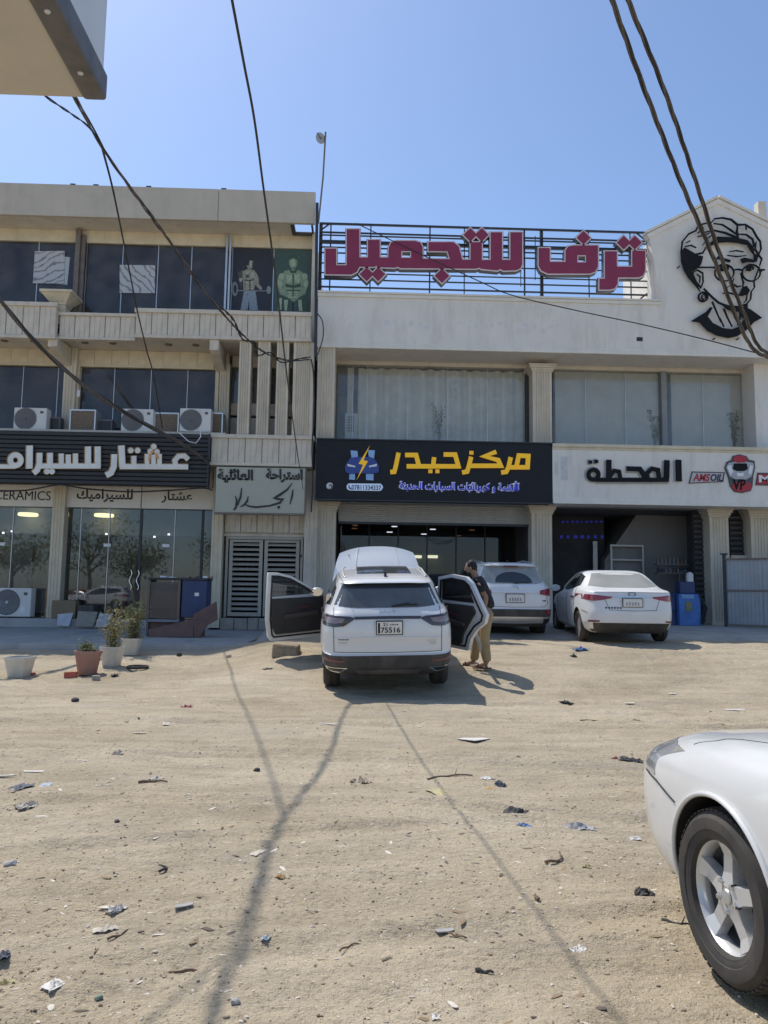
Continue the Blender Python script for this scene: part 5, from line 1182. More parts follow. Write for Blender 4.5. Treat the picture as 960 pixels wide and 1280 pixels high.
mi = MB().lathe([(.001,-.02),(.10,-.02),(.115,0),(.10,.05),(.05,.085),(.001,.09)], 18, lambda a, b, h: (-1.06 + a * 1.05, .74 + h, 1.13 + b * .72)).build('wing_mirror', M['paint'], SUV, smooth=40)
MB().lathe([(.001,0),(.092,0),(.09,.004),(.001,.004)], 18, lambda a, b, h: (-1.06 + a * 1.05, .715 - h, 1.13 + b * .72)).build('mirror_glass', M['chrome'], mi)
MB().lathe([(.001,-.02),(.10,-.02),(.115,0),(.10,.05),(.05,.085),(.001,.09)], 18, lambda a, b, h: (1.06 + a * 1.05, .74 + h, 1.13 + b * .72)).build('wing_mirror', M['paint'], SUV, smooth=40)
for x, y in ((-.36, .1), (.36, .1), (-.36, -.85), (.36, -.85)):
    MB().box(x - .24, x + .24, y - .25, y + .25, .43, .62).box(x - .23, x + .23, y - .34, y - .2, .621, 1.12).build('seat', M['interior_trim'], SUV, bevel=.05)

# ---- white crossover standing in the workshop mouth
CRL = [(.27,.80,-2.15,2.12,6,4), (.36,.885,-2.27,2.24,7,4), (.50,.925,-2.335,2.30,7,4), (.66,.938,-2.345,2.32,7,4), (.68,.94,-2.315,2.32,7,4), (.82,.945,-2.30,2.31,7,4), (.96,.938,-2.28,2.22,7,4), (1.06,.92,-2.25,1.70,7,4),
       (1.14,.90,-2.21,1.10,7,4), (1.20,.87,-2.16,1.0,6,4.5), (1.26,.835,-2.10,.9,6,5), (1.42,.765,-1.97,.60,6,5), (1.57,.705,-1.86,.18,6,5), (1.64,.655,-1.80,-.02,5,4), (1.675,.56,-1.70,-.2,4.5,4), (1.69,.36,-1.50,-.4,4,4), (1.695,.1,-1.1,-.7,3,3)]
cb_ = Body(CRL)
CR = thing('parked_crossover', 'white crossover with red tail lights parked at the workshop behind the man', 'car', (3.28, 19.2, .60), (math.radians(2.0), 0, math.radians(4.5)))
make_body(cb_, CR, lambda c: 2 if (c[2] < .665 and c[1] < -1.9) or c[2] < .42 else 0, [M['paint_dusty'], M['interior_trim'], M['plastic']], W4, .40)
for x, y, r in W4: wheel(CR, x, y, r, .225, .225, 1 if x > 0 else -1)
patch(cb_, 'rear_window', 'rear', [(-.60,1.59),(0,1.61),(.60,1.59)], [(-.74,1.27),(-.5,1.215),(.5,1.215),(.74,1.27)], M['car_glass_dusty'], CR, .006)
patch(cb_, 'wiped_glass', 'rear', [(.42 * math.cos(a), 1.27 + .21 * math.sin(a)) for a in np.linspace(math.pi, 0, 13)], [(-.42,1.24),(-.2,1.235),(0,1.235),(.2,1.235),(.42,1.24)], M['car_glass'], CR, .008)
patch(cb_, 'roof_spoiler', 'rear', [(-.63,1.66),(0,1.675),(.63,1.66)], [(-.645,1.61),(0,1.622),(.645,1.61)], M['paint_dusty'], CR, .08)
patch(cb_, 'brake_light', 'rear', [(-.16,1.618),(.16,1.618)], [(-.16,1.60),(.16,1.60)], M['red_lamp'], CR, .085, nu=6, nv=2)
for s_, fc in ((-1, 'L'), (1, 'R')):
    patch(cb_, 'side_window', fc, [(-1.60,1.52),(-.9,1.57),(-.2,1.56),(.25,1.44),(.62,1.22)], [(-1.70,1.30),(-.9,1.16),(-.2,1.10),(.25,1.08),(.80,1.08)], M['car_glass'], CR, .004, nu=26)
    patch(cb_, 'tail_light', 'rear', [(.925 * s_, 1.145), (.76 * s_, 1.12), (.56 * s_, 1.08)], [(.935 * s_, .965), (.76 * s_, .96), (.54 * s_, .995)], M['red_lamp'], CR, .014)
    patch(cb_, 'reflector', 'rear', [(.92 * s_, .65), (.66 * s_, .645)], [(.92 * s_, .55), (.68 * s_, .56)], M['red_lamp'], CR, .008)
    line(cb_, 'panel_gap', 'rear', [(.72 * s_, 1.2), (.70 * s_, .95), (.74 * s_, .80), (.66 * s_, .72)], M['trim'], CR, .004)
    patch(cb_, 'exhaust_outlet', 'rear', [(.80 * s_, .455), (.62 * s_, .455)], [(.80 * s_, .36), (.62 * s_, .36)], M['trim'], CR, .02, nu=8)
    MB().tube([(s_ * .60, -1.55, 1.685), (s_ * .64, -.6, 1.735), (s_ * .60, .10, 1.67)], .018, 8).build('roof_rail', M['alu'], CR, smooth=50)
    MB().lathe([(.001,-.02),(.10,-.02),(.115,0),(.10,.05),(.05,.085),(.001,.09)], 18, lambda a, b, h: (s_ * 1.03 + a * 1.1, .72 + h, 1.16 + b * .75)).build('wing_mirror', M['paint_dusty'], CR, smooth=40)
line(cb_, 'panel_gap', 'rear', [(-.66, .72), (0, .71), (.66, .72)], M['trim'], CR, .004)
patch(cb_, 'tailgate_crease', 'rear', [(-.52,1.03),(0,1.045),(.52,1.03)], [(-.52,1.015),(0,1.02),(.52,1.015)], M['paint_dusty'], CR, .02)
patch(cb_, 'skid_plate', 'rear', [(-.85,.50),(0,.50),(.85,.50)], [(-.62,.36),(0,.345),(.62,.36)], M['alu'], CR, .012)
plate(cb_, CR, -.02, .90, .40, .17, '', '')
MB().lathe([(.05,0),(.062,.004),(.062,.012),(.05,.016)], 24, lambda a, b, h: (a * 1.5, cb_.rear_y(0, 1.12) - .004 - h, 1.12 + b * .8), close=True).build('badge', M['chrome'], CR, smooth=40)
MB().tube([cb_.at('rear', 0, 1.225, .02), cb_.at('rear', .18, 1.25, .024), cb_.at('rear', .34, 1.245, .02)], .012, 6).build('rear_wiper', M['trim'], CR)
fin = MB().prism([(-1.62, 1.665), (-1.46, 1.67), (-1.56, 1.74), (-1.585, 1.745)], -.016, .016, lambda p, q, d: (d, p, q)).build('antenna_fin', M['trim'], CR, bevel=.006)
for dx in (.64,): 
    y = cb_.rear_y(dx, .84) - .004; b_ = MB()
    for j in range(3): b_.box(dx - .04 + j * .03, dx - .018 + j * .03, y - .004, y + .01, .84, .866)
    b_.build('badge', M['trim'], CR)

# ---- white sedan parked on the apron
SDL = [(.20,.74,-2.05,2.05,6,4), (.28,.845,-2.17,2.16,6,4), (.40,.875,-2.245,2.25,6.5,4), (.415,.877,-2.255,2.25,6.5,4), (.58,.888,-2.27,2.28,6.5,4), (.72,.890,-2.245,2.25,6.5,4), (.83,.886,-2.225,2.12,6.5,4), (.92,.876,-2.21,1.60,6.5,4), (.99,.862,-2.195,1.06,6,4),
       (1.025,.848,-2.14,.98,6,4), (1.05,.835,-1.92,.94,5.5,4), (1.085,.82,-1.72,.89,5,4.5), (1.18,.762,-1.50,.70,4.5,4.5), (1.30,.685,-1.24,.44,4.5,4.5), (1.385,.615,-.98,.16,4,4), (1.425,.52,-.75,-.02,4,3.5), (1.443,.36,-.55,-.15,3.5,3), (1.446,.1,-.4,-.28,3,3)]
kb = Body(SDL)
KS = thing('parked_sedan', 'white dusty sedan with red tail lights parked in front of the station sign', 'car', (5.70, 17.75, .585), (math.radians(1.2), 0, math.radians(-4.5)))
KS.scale = (1.05, 1.05, 1.04)
WK = [(.755, -1.35, .315), (-.755, -1.35, .315), (.755, 1.35, .315), (-.755, 1.35, .315)]
make_body(kb, KS, lambda c: 2 if (c[2] < .41 and c[1] < -1.9 and abs(c[0]) < .72) else 0, [M['paint_dusty'], M['interior_trim'], M['plastic']], WK, .365)
for x, y, r in WK: wheel(KS, x, y, r, .20, .205, 1 if x > 0 else -1, spokes=9, rimm=mat('dusty_wheel_cover', (.40,.35,.30), .5, .3, var=.2))
gk = mat('sedan_rear_glass', (.36,.36,.335), .2, 0, var=.10, scale=2, coat=.3)
patch(kb, 'rear_window', 'rear', [(-.50,1.375),(0,1.392),(.50,1.375)], [(-.685,1.115),(-.4,1.085),(.4,1.085),(.685,1.115)], gk, KS, .006)
for s_, fc in ((-1, 'L'), (1, 'R')):
    patch(kb, 'side_window', fc, [(-1.05,1.30),(-.75,1.365),(-.3,1.385),(.1,1.33),(.5,1.16),(.66,1.05)], [(-1.22,1.12),(-.75,1.045),(-.3,1.02),(.1,1.01),(.5,1.0),(.78,1.0)], M['car_glass'], KS, .004, nu=26)
    patch(kb, 'window_pillar', fc, [(-.30,1.385),(-.24,1.385)], [(-.33,1.02),(-.27,1.02)], M['trim'], KS, .007, nu=4)
    patch(kb, 'tail_light', 'rear', [(.882 * s_, .955), (.72 * s_, .95), (.56 * s_, .93), (.38 * s_, .915)], [(.884 * s_, .86), (.74 * s_, .825), (.56 * s_, .85), (.40 * s_, .885)], M['red_lamp'], KS, .012)
    patch(kb, 'reflector', 'rear', [(.80 * s_, .45), (.62 * s_, .455)], [(.80 * s_, .415), (.63 * s_, .425)], mat('reflector_red', (.16,.03,.035), .4), KS, .008)
    for pts in ([(-.30,1.02),(-.30,.35)], [(-1.12,1.06),(-1.14,.85),(-1.0,.62)], [(.80,1.0),(.80,.35)], [(-2.0,.60),(-1.7,.64)]): line(kb, 'panel_gap', fc, pts, M['trim'], KS)
    patch(kb, 'door_handle', fc, [(-1.02,.90),(-.84,.895)], [(-1.02,.865),(-.84,.86)], M['trim'] if s_ < 0 else M['paint_dusty'], KS, .028, nu=5)
    patch(kb, 'door_handle', fc, [(-.02,.885),(.16,.88)], [(-.02,.85),(.16,.845)], M['paint_dusty'], KS, .028, nu=5)
    MB().lathe([(.001,-.02),(.09,-.02),(.105,0),(.09,.05),(.045,.085),(.001,.09)], 18, lambda a, b, h: (s_ * .96 + a * 1.1, .66 + h, 1.04 + b * .72)).build('wing_mirror', M['paint_dusty'], KS, smooth=40)
    line(kb, 'panel_gap', 'rear', [(.54 * s_, .93), (.50 * s_, .82), (.44 * s_, .66)], M['trim'], KS, .004)
line(kb, 'panel_gap', 'rear', [(-.44, .66), (0, .645), (.44, .66)], M['trim'], KS, .004)
patch(kb, 'boot_trim', 'rear', [(-.36,.925),(0,.932),(.36,.925)], [(-.36,.905),(0,.912),(.36,.905)], M['chrome'], KS, .014, nv=2)
patch(kb, 'boot_lip', 'rear', [(-.70,1.035),(0,1.045),(.70,1.035)], [(-.70,1.005),(0,1.012),(.70,1.005)], M['paint_dusty'], KS, .02, nv=3)
plate(kb, KS, .0, .80, .36, .15, '', '')
MB().lathe([(.042,0),(.052,.004),(.052,.012),(.042,.016)], 24, lambda a, b, h: (a * 1.4, kb.rear_y(0, .965) - .004 - h, .965 + b * .75), close=True).build('badge', M['trim'], KS, smooth=40)
b_ = MB()
for j in range(6): x = -.52 + j * .055; y = kb.rear_y(x, .70) - .003; b_.box(x, x + .035, y - .004, y + .01, .685, .715)
b_.build('badge', M['trim'], KS)

# ---- white sedan beside the camera
NRL = [(.19,.80,-2.25,2.18,5,6), (.26,.875,-2.38,2.31,5,6), (.40,.905,-2.42,2.39,5,6), (.55,.915,-2.43,2.41,5,6), (.66,.917,-2.42,2.39,5,6), (.735,.914,-2.40,2.31,5,6), (.79,.907,-2.38,2.20,5,5.5), (.84,.894,-2.36,2.07,5,5), (.875,.872,-2.33,1.86,5,5), (.905,.845,-2.28,1.66,5,5.5), (.945,.822,-2.2,1.30,5,5), (.99,.815,-2.1,.98,5,4),
       (1.03,.80,-1.95,.90,5,4.5), (1.10,.775,-1.72,.80,5,4.5), (1.22,.715,-1.45,.55,4.5,4.5), (1.36,.645,-1.15,.22,4.5,4.5), (1.43,.57,-.95,.0,4,4), (1.465,.45,-.75,-.15,3.6,3.4), (1.48,.15,-.5,-.3,3,3)]
nb = Body(NRL, 5)
NX, NY = 2.485, 1.852; NH = 6.5
NC = thing('near_sedan', 'white sedan with silver five spoke wheel at the lower right beside the camera', 'car', (NX, NY, .005), (0, 0, math.radians(NH)))
WN = [(.80, -1.36, .33), (-.80, -1.36, .33), (.80, 1.36, .33), (-.80, 1.36, .33)]
make_body(nb, NC, lambda c: 0, [M['paint'], M['rubber']], WN, .375)
for x, y, r in WN: wheel(NC, x, y, r, .215, .205, 1 if x > 0 else -1, style='detail')
for s_, fc in ((-1, 'L'), (1, 'R')):
    ar = MB(); n = 40
    for k in range(n + 1):
        pass
    arc = [(1.36 + .380 * math.cos(a), .33 + .380 * math.sin(a)) for a in np.linspace(-.28, math.pi + .28, 44)]
    pts_o = [nb.at(fc, y, max(.2, z), .007) for y, z in arc]
    MB().tube(pts_o, .011, 8).build('arch_lip', M['paint'], NC, smooth=60)
    arc = [(-1.36 + .380 * math.cos(a), .33 + .380 * math.sin(a)) for a in np.linspace(-.28, math.pi + .28, 44)]
    MB().tube([nb.at(fc, y, max(.2, z), .007) for y, z in arc], .011, 8).build('arch_lip', M['paint'], NC, smooth=60)
    patch(nb, 'head_lamp', 'front', [(.835 * s_, .815), (.74 * s_, .82), (.58 * s_, .805), (.42 * s_, .78)], [(.868 * s_, .665), (.80 * s_, .645), (.62 * s_, .64), (.44 * s_, .66)], M['clear_lamp'], NC, .006)
    line(nb, 'panel_gap', fc, [(2.06, .66), (1.90, .645), (1.70, .60)], M['trim'], NC, .0035)
    line(nb, 'panel_gap', 'front', [(.80 * s_, .845), (.72 * s_, .89), (.70 * s_, .95), (.71 * s_, .985)], M['trim'], NC, .0018, .0008)
    patch(nb, 'side_repeater', fc, [(.92,.735),(.80,.735)], [(.92,.695),(.80,.695)], M['clear_lamp'], NC, .010, nu=6)
    for pts in ([(.72,.95),(.70,.6),(.72,.3)], [(-.38,1.0),(-.38,.3)], [(-1.22,1.02),(-1.12,.62)]): line(nb, 'panel_gap', fc, pts, M['trim'], NC)
    patch(nb, 'side_window', fc, [(-1.15,1.30),(-.6,1.395),(-.2,1.40),(.2,1.30),(.66,1.08)], [(-1.40,1.06),(-.6,1.02),(-.2,1.01),(.2,1.0),(.82,1.0)], M['car_glass'], NC, .004, nu=26)
    MB().lathe([(.001,-.02),(.09,-.02),(.105,0),(.09,.05),(.045,.085),(.001,.09)], 18, lambda a, b, h: (s_ * 1.0 + a * 1.1, .60 + h, 1.05 + b * .72)).build('wing_mirror', M['paint'], NC, smooth=40)
patch(nb, 'grille', 'front', [(-.34,.76),(0,.77),(.34,.76)], [(-.30,.64),(0,.63),(.30,.64)], M['trim'], NC, .008)
patch(nb, 'windscreen', 'front', [(-.50,1.40),(0,1.42),(.50,1.40)], [(-.70,1.04),(0,1.02),(.70,1.04)], M['car_glass'], NC, .005)
patch(nb, 'rear_window', 'rear', [(-.50,1.40),(0,1.42),(.50,1.40)], [(-.66,1.10),(0,1.08),(.66,1.10)], M['car_glass'], NC, .005)
# ------------------------------------------------------------------ the man beside the car
def skin(name, chains, m_, parent, sub=2):
    """chains: list of polylines of (x, y, z, radius); chains sharing a point are joined"""
    V = []; Ei = []; Rr = []; idx = {}
    chains = [[(p[0] - max(0, p[2] - .95) * .16, p[1], p[2], p[3]) for p in ch] for ch in chains]      # the whole upper body leans forward
    def vid(p):
        k = tuple(round(c, 4) for c in p[:3])
        if k not in idx: idx[k] = len(V); V.append(p[:3]); Rr.append(p[3])
        return idx[k]
    for ch in chains:
        for a, b in zip(ch, ch[1:]): Ei.append((vid(a), vid(b)))
    me_ = bpy.data.meshes.new(name); me_.from_pydata(V, Ei, []); me_.update(); me_.materials.append(m_)
    o = link(name, me_, parent); md = o.modifiers.new('skin', 'SKIN'); md.use_smooth_shade = True; md.branch_smoothing = .6
    sv = me_.skin_vertices[0].data if len(me_.skin_vertices) else None
    if sv is None:
        bm = bmesh.new(); bm.from_mesh(me_); lay = bm.verts.layers.skin.verify(); bm.to_mesh(me_); bm.free(); sv = me_.skin_vertices[0].data
    for i, r in enumerate(Rr): sv[i].radius = (r, r) if not isinstance(r, tuple) else r
    seen = set(); adj = {}
    for a, b in Ei: adj.setdefault(a, []).append(b); adj.setdefault(b, []).append(a)
    for i in range(len(V)):
        if i in seen: continue
        sv[i].use_root = True; st_ = [i]
        while st_:
            k = st_.pop()
            if k in seen: continue
            seen.add(k); st_ += adj.get(k, [])
    s_ = o.modifiers.new('sub', 'SUBSURF'); s_.levels = sub; s_.render_levels = sub
    return o
q = G(609, 837)
PE = thing('person', 'person in black shirt and khaki trousers standing by the open rear door looking down', 'person', (q.x, q.y, q.z + .005), (0, 0, math.radians(-14)))
PE.scale = (1.06, 1.06, 1.03)
skinm = mat('skin', (.30,.175,.115), .6, var=.08, scale=8); shirt = mat('black_shirt', (.022,.023,.025), .9, var=.2, scale=10, bump=.3, bscale=25); trous = mat('khaki_trousers', (.36,.265,.14), .9, var=.12, scale=7, bump=.35, bscale=18); hairm = mat('black_hair', (.012,.010,.009), .7, var=.3, scale=30)
pel = (.0, 0, .95, .10); sp1 = (-.01, 0, 1.12, .10); che = (-.05, 0, 1.32, .11); nb_ = (-.085, 0, 1.465, .066); nk = (-.11, 0, 1.51, .060); jaw = (-.165, 0, 1.565, .080); cra = (-.165, 0, 1.655, .102); top = (-.155, 0, 1.725, .070)
lsh = (-.075, -.195, 1.415, .048); lel = (.035, -.245, 1.15, .044); lwr = (-.03, -.25, .915, .030); lha = (-.055, -.25, .85, .030)
rsh = (-.075, .195, 1.415, .048); rel = (-.24, .23, 1.19, .044); rwr = (-.45, .17, 1.13, .030); rha = (-.53, .16, 1.125, .030)
lhi = (.0, -.095, .90, .09); lkn = (-.035, -.11, .50, .060); lan = (.01, -.115, .10, .040); lto = (-.10, -.12, .05, .038); lt2 = (-.18, -.125, .04, .030)
rhi = (.0, .095, .90, .09); rkn = (-.17, .12, .51, .060); ran = (-.22, .12, .10, .040); rto = (-.33, .125, .05, .038); rt2 = (-.41, .13, .04, .030)
hands = []
for (h, dx, dz, yy) in ((lha, -.012, -1, -1), (rha, -1, -.15, 1)):
    for k, (oy, ln) in enumerate(((-.026, .062), (-.009, .075), (.009, .07), (.026, .055))):
        b = (h[0], h[1] + oy, h[2], .0095); d = Vector((dx, 0, dz)).normalized(); m1 = (b[0] + d.x * ln * .6 , b[1], b[2] + d.z * ln * .6, .0085); m2 = (m1[0] + d.x * ln * .4 - .018, m1[1], m1[2] + d.z * ln * .4 - (.012 if yy > 0 else 0), .0075)
        hands.append([b, m1, m2])
    t0 = (h[0], h[1], h[2] + .03, .011); hands.append([t0, (h[0] - .035, h[1] - .01 * yy, h[2] + (.0 if yy < 0 else -.03), .0095), (h[0] - .045, h[1] - .012 * yy, h[2] - .03, .0085)])
nose = (-.272, 0, 1.60, .015)
body_o = skin('body', [[pel, sp1, che, nb_, nk, jaw, cra, top], [jaw, (-.240, 0, 1.60, .024), nose], [che, (-.07, -.175, 1.375, .034), (-.02, -.222, 1.26, .046), lel, lwr, lha], [che, (-.07, .175, 1.375, .034), (-.155, .205, 1.29, .046), rel, rwr, rha], [pel, lhi, lkn, lan, lto, lt2], [pel, rhi, rkn, ran, rto, rt2]] + hands, skinm, PE)
g_ = .022
def fat(p, e): return (p[0], p[1], p[2], p[3] + e)
def mixp(a, b, t, r): return tuple(a[k] * (1 - t) + b[k] * t for k in range(3)) + (r,)
skin('shirt', [[(.0, 0, .93, .155), (-.005, 0, 1.06, .15), (-.035, 0, 1.24, .16), (-.06, 0, 1.37, .15), (-.088, 0, 1.475, .10)], [(-.06, 0, 1.37, .15), fat(lsh, .06), mixp(lsh, lel, .75, .075)], [(-.06, 0, 1.37, .15), fat(rsh, .06), mixp(rsh, rel, .75, .075)]], shirt, PE)
skin('trousers', [[(.0, 0, .97, .135), (.0, 0, .89, .13), (.0, -.085, .84, .108), mixp(lhi, lkn, .5, .098), fat(lkn, .025), mixp(lkn, lan, .55, .078), fat(lan, .036)], [(.0, 0, .89, .13), (.0, .085, .84, .108), mixp(rhi, rkn, .5, .098), fat(rkn, .025), mixp(rkn, ran, .55, .078), fat(ran, .036)]], trous, PE)
skin('hair', [[(-.095, 0, 1.575, .060), (-.125, 0, 1.65, .095), (-.150, 0, 1.695, .092), (-.190, 0, 1.72, .072)]], hairm, PE)
skin('beard', [[(-.150, 0, 1.545, .075), (-.195, 0, 1.535, .062), (-.222, 0, 1.545, .045)]], hairm, PE)
for s_ in (-1, 1):
    MB().lathe([(.001, .012), (.018, .008), (.026, 0), (.020, -.008), (.001, -.01)], 12, lambda a, b, h: (-.15 - .106 + a * .7, s_ * (.100 + h), 1.615 + b)).build('ear', skinm, PE, smooth=60)
    MB().lathe([(.001, .004), (.009, .002), (.012, -.004), (.001, -.006)], 10, lambda a, b, h: (-.258 - .110 - h, s_ * .034 + a, 1.635 + b * .7)).build('eye', M['trim'], PE)
for (a, t) in ((lan, lt2), (ran, rt2)):
    x0, x1, y0 = a[0] + .06, t[0] - .04, a[1] * .5 + t[1] * .5
    sd_ = MB().prism([(x0, y0 - .035), (x0 + .012, y0), (x0, y0 + .035), (x1 + .06, y0 + .05), (x1, y0 + .02), (x1, y0 - .025), (x1 + .06, y0 - .05)], .0, .022, lambda p, q, d: (p, q, d)).build('sandal', mat('sandal_brown', (.14,.07,.05), .7), PE, bevel=.006)
    MB().tube([(x1 + .10, y0 - .052, .02), (x1 + .09, y0 - .03, .075), (x1 + .085, y0 + .03, .075), (x1 + .10, y0 + .052, .02)], .012, 6).build('sandal_strap', mat('sandal_strap', (.10,.05,.04), .7), sd_)
# pale bar leaning between the door and the man's foot
q1, q0 = P(592, 786, q.y - .25), G(607, 834)
tag(MB().box(-.028, .028, -.012, .012, 0, (q1 - q0).length).build('leaning_bar', mat('pale_bar', (.55,.56,.58), .4, .3)), 'pale grey bar leaning upright beside the trouser leg of the man', 'bar')
o = bpy.data.objects['leaning_bar']; o.location = q0 + Vector((0, -.1, 0)); o.rotation_euler = (q1 - q0).to_track_quat('Z', 'Y').to_euler()
# ------------------------------------------------------------------ air conditioners on the ledge behind the slatted sign
zL = fz(38, 538, 21.5)
MB().box(XL0, fx(284, 540, 21.5), 21.25, 22.3, zL - .12, zL - .004).build('sign_ledge', M['concrete'], LB, bevel=.01)
def ac_unit(label, px0, py0, px1, py1, Y, big=False, base=None):
    x0, x1, z0, z1 = R(px0, py0, px1, py1, Y); z0 = base if base is not None else z0; D_ = .32
    t = thing('air_conditioner', label, 'air conditioner', (x0, Y, z0), group='outdoor air conditioner units'); w, h = x1 - x0, z1 - z0
    MB().box(0, w, 0, D_, .03, h).build('casing', M['ac_white'], t, bevel=.02)
    for a in (.08, w - .16): MB().box(a, a + .08, .02, D_ - .02, 0, .029).build('foot', M['steel_dark'], t)
    cx, cz, r = w * .36, h * .52, min(w * .33, h * .44)
    g = MB().lathe([(r, 0), (r + .015, -.012), (r + .02, 0)], 32, lambda a, b, k: (cx + a, k, cz + b)).lathe([(.001, -.004), (r, -.004)], 32, lambda a, b, k: (cx + a, k, cz + b))
    g.build('fan_opening', M['ac_grille'], t, smooth=40)
    for k in range(1, 6): MB().lathe([(r * k / 6, -.012), (r * k / 6 + .006, -.016), (r * k / 6 + .006, -.010)], 28, lambda a, b, kk: (cx + a, kk, cz + b), close=True).build('grille_ring', M['ac_grille'] if not big else M['alu'], t)
    for k in range(3):
        a = k * 2.1; MB().hexa([(cx + math.cos(a) * .03, -.006, cz + math.sin(a) * .03), (cx + math.cos(a + .2) * r * .8, -.007, cz + math.sin(a + .2) * r * .8), (cx + math.cos(a + .9) * r * .8, -.008, cz + math.sin(a + .9) * r * .8), (cx + math.cos(a + .9) * .03, -.008, cz + math.sin(a + .9) * .03)] + [(cx + math.cos(a) * .03, -.0085, cz + math.sin(a) * .03), (cx + math.cos(a + .2) * r * .8, -.0095, cz + math.sin(a + .2) * r * .8), (cx + math.cos(a + .9) * r * .8, -.0105, cz + math.sin(a + .9) * r * .8), (cx + math.cos(a + .9) * .03, -.0105, cz + math.sin(a + .9) * .03)]).build('fan_blade', M['ac_grille'], t)
    MB().lathe([(.001, -.03), (.03, -.026), (.04, -.012), (.04, -.004)], 14, lambda a, b, k: (cx + a, k, cz + b)).build('fan_hub', M['ac_white'] if big else M['ac_grille'], t, smooth=40)
    MB().box(w * .80, w * .90, -.006, -.001, h * .76, h * .86).build('logo_plate', mat('ac_logo', (.10,.09,.10), .4), t)
    if big: MB().box(w * .74, w * .86, -.005, -.001, h * .18, h * .38).build('rating_label', M['white_plastic'], t)
    return t
ac_unit('white outdoor air conditioner on the sign ledge left of the pilaster', 17, 509.5, 58, 538, 21.55, base=zL)
ac_unit('white outdoor air conditioner on the sign ledge above the middle of the slatted sign', 151.5, 511, 191.5, 538, 21.5, base=zL)
ac_unit('white outdoor air conditioner at the right end of the slatted sign, trailing a loose pipe', 224.5, 510.5, 263.5, 544, 21.35, base=zL - .002)
ac_unit('large white outdoor air conditioner on the step before the ceramics window', -8, 735, 38.5, 772, 21.8, big=True, base=zSill + .003)
def cooler(label, px0, py0, px1, py1, Y, side=.28):
    x0, x1, z0, z1 = R(px0, py0, px1, py1, Y); z0 = zL
    t = thing('evaporative_cooler', label, 'cooler', (x0, Y, z0), group='old coolers on the sign ledge'); w, h = x1 - x0, z1 - z0
    MB().box(0, w, .01, .45, 0, h).build('pad', M['brown_grille'], t)
    f = .035; MB().box(0 - .002, f, -.01, .009, 0, h + .004).box(w - f, w + .002, -.01, .46, 0, h + .004).box(f + .001, w - f - .001, -.01, .46, h - f, h + .006).build('frame', M['alu'], t)
    for k in range(1, int(h / .07)): MB().box(f + .002, w - f - .002, -.002, .009, k * .07, k * .07 + .012).build('louvre', M['brown_grille'], t)
cooler('brown pad cooler in a pale frame right of the pilaster on the sign ledge', 87, 512, 119.5, 538, 21.6)
cooler('low brown pad cooler between the two right hand air conditioners', 192.5, 516, 223.5, 540, 21.6)
cooler('narrow brown pad cooler right of the last air conditioner on the ledge', 264, 516, 278.5, 544, 21.7)
for lab, (a, b, c_, d) in (('dark box on the ledge between cooler and air conditioner', (123, 524, 140, 538)), ('dark box on the ledge left of the pilaster', (62, 521, 75, 538))):
    x0, x1, z0, z1 = R(a, b, c_, d, 21.8); t = thing('dark_box', lab, 'box'); MB().box(x0, x1, 21.8, 22.1, zL, z1).build('casing', M['ac_grille'], t, bevel=.015); MB().box(x0 + .03, x1 - .03, 21.79, 21.799, zL + .05, z1 - .05).build('face', M['trim'], t)
pts = [P(*p, 21.0) for p in ((224, 541), (236, 552), (245, 554), (251, 546), (250, 535))]; tag(MB().tube(pts, .016, 6).build('loose_pipe', M['white_plastic'], smooth=60), 'white loop of pipe hanging from the last air conditioner over the slatted sign', 'pipe')

# ------------------------------------------------------------------ sheets and posters on the top floor glass
def marble(name, rot):
    m = mat(name, (.62,.63,.65), .35, var=0); nt = m.node_tree; b = nt.nodes['Principled BSDF']
    tc = nt.nodes.new('ShaderNodeTexCoord'); mp = nt.nodes.new('ShaderNodeMapping'); mp.inputs['Rotation'].default_value = (0, rot, 0); nt.links.new(tc.outputs['Object'], mp.inputs[0])
    wv = nt.nodes.new('ShaderNodeTexWave'); wv.wave_type = 'BANDS'; wv.bands_direction = 'Z'; wv.inputs['Scale'].default_value = 1.7; wv.inputs['Distortion'].default_value = 9; wv.inputs['Detail'].default_value = 5; wv.inputs['Detail Scale'].default_value = 1.3
    nt.links.new(mp.outputs[0], wv.inputs['Vector']); r = nt.nodes.new('ShaderNodeValToRGB'); e = r.color_ramp.elements; e[0].position = .0; e[0].color = (.20,.205,.22,1); e[1].position = .30; e[1].color = (.52,.53,.55,1)
    nt.links.new(wv.outputs['Fac'], r.inputs[0]); nt.links.new(r.outputs[0], b.inputs['Base Color']); return m
mb1, mb2 = marble('marble_print_a', .5), marble('marble_print_b', -.8)
def sheet_on(name, label, poly, Y, m_, cat='sheet'):
    W = [(fx(a, b, Y), fz(a, b, Y)) for a, b in poly]; o = MB().prism(W, Y, Y + .012, lambda p, q, d: (p, d, q)).build(name, m_); tag(o, label, cat)
sheet_on('marble_sheet', 'grey veined marble sheet taped inside the left top floor window, front one', [(43.5, 314), (81, 313.5), (80.5, 354.5), (41, 354)], Y1 + .02, mb1)
sheet_on('marble_sheet', 'pale blue grey sheet half hidden behind the veined sheet in the left top floor window', [(72, 320), (87.5, 321.5), (84, 356), (66, 354)], Y1 + .036, mat('pale_sheet', (.52,.57,.62), .4, var=.05))
sheet_on('marble_sheet', 'wide veined marble sheet taped inside the middle top floor window', [(149.5, 331), (194, 331.5), (193.5, 366.5), (149.5, 366)], Y1 + .02, mb2)
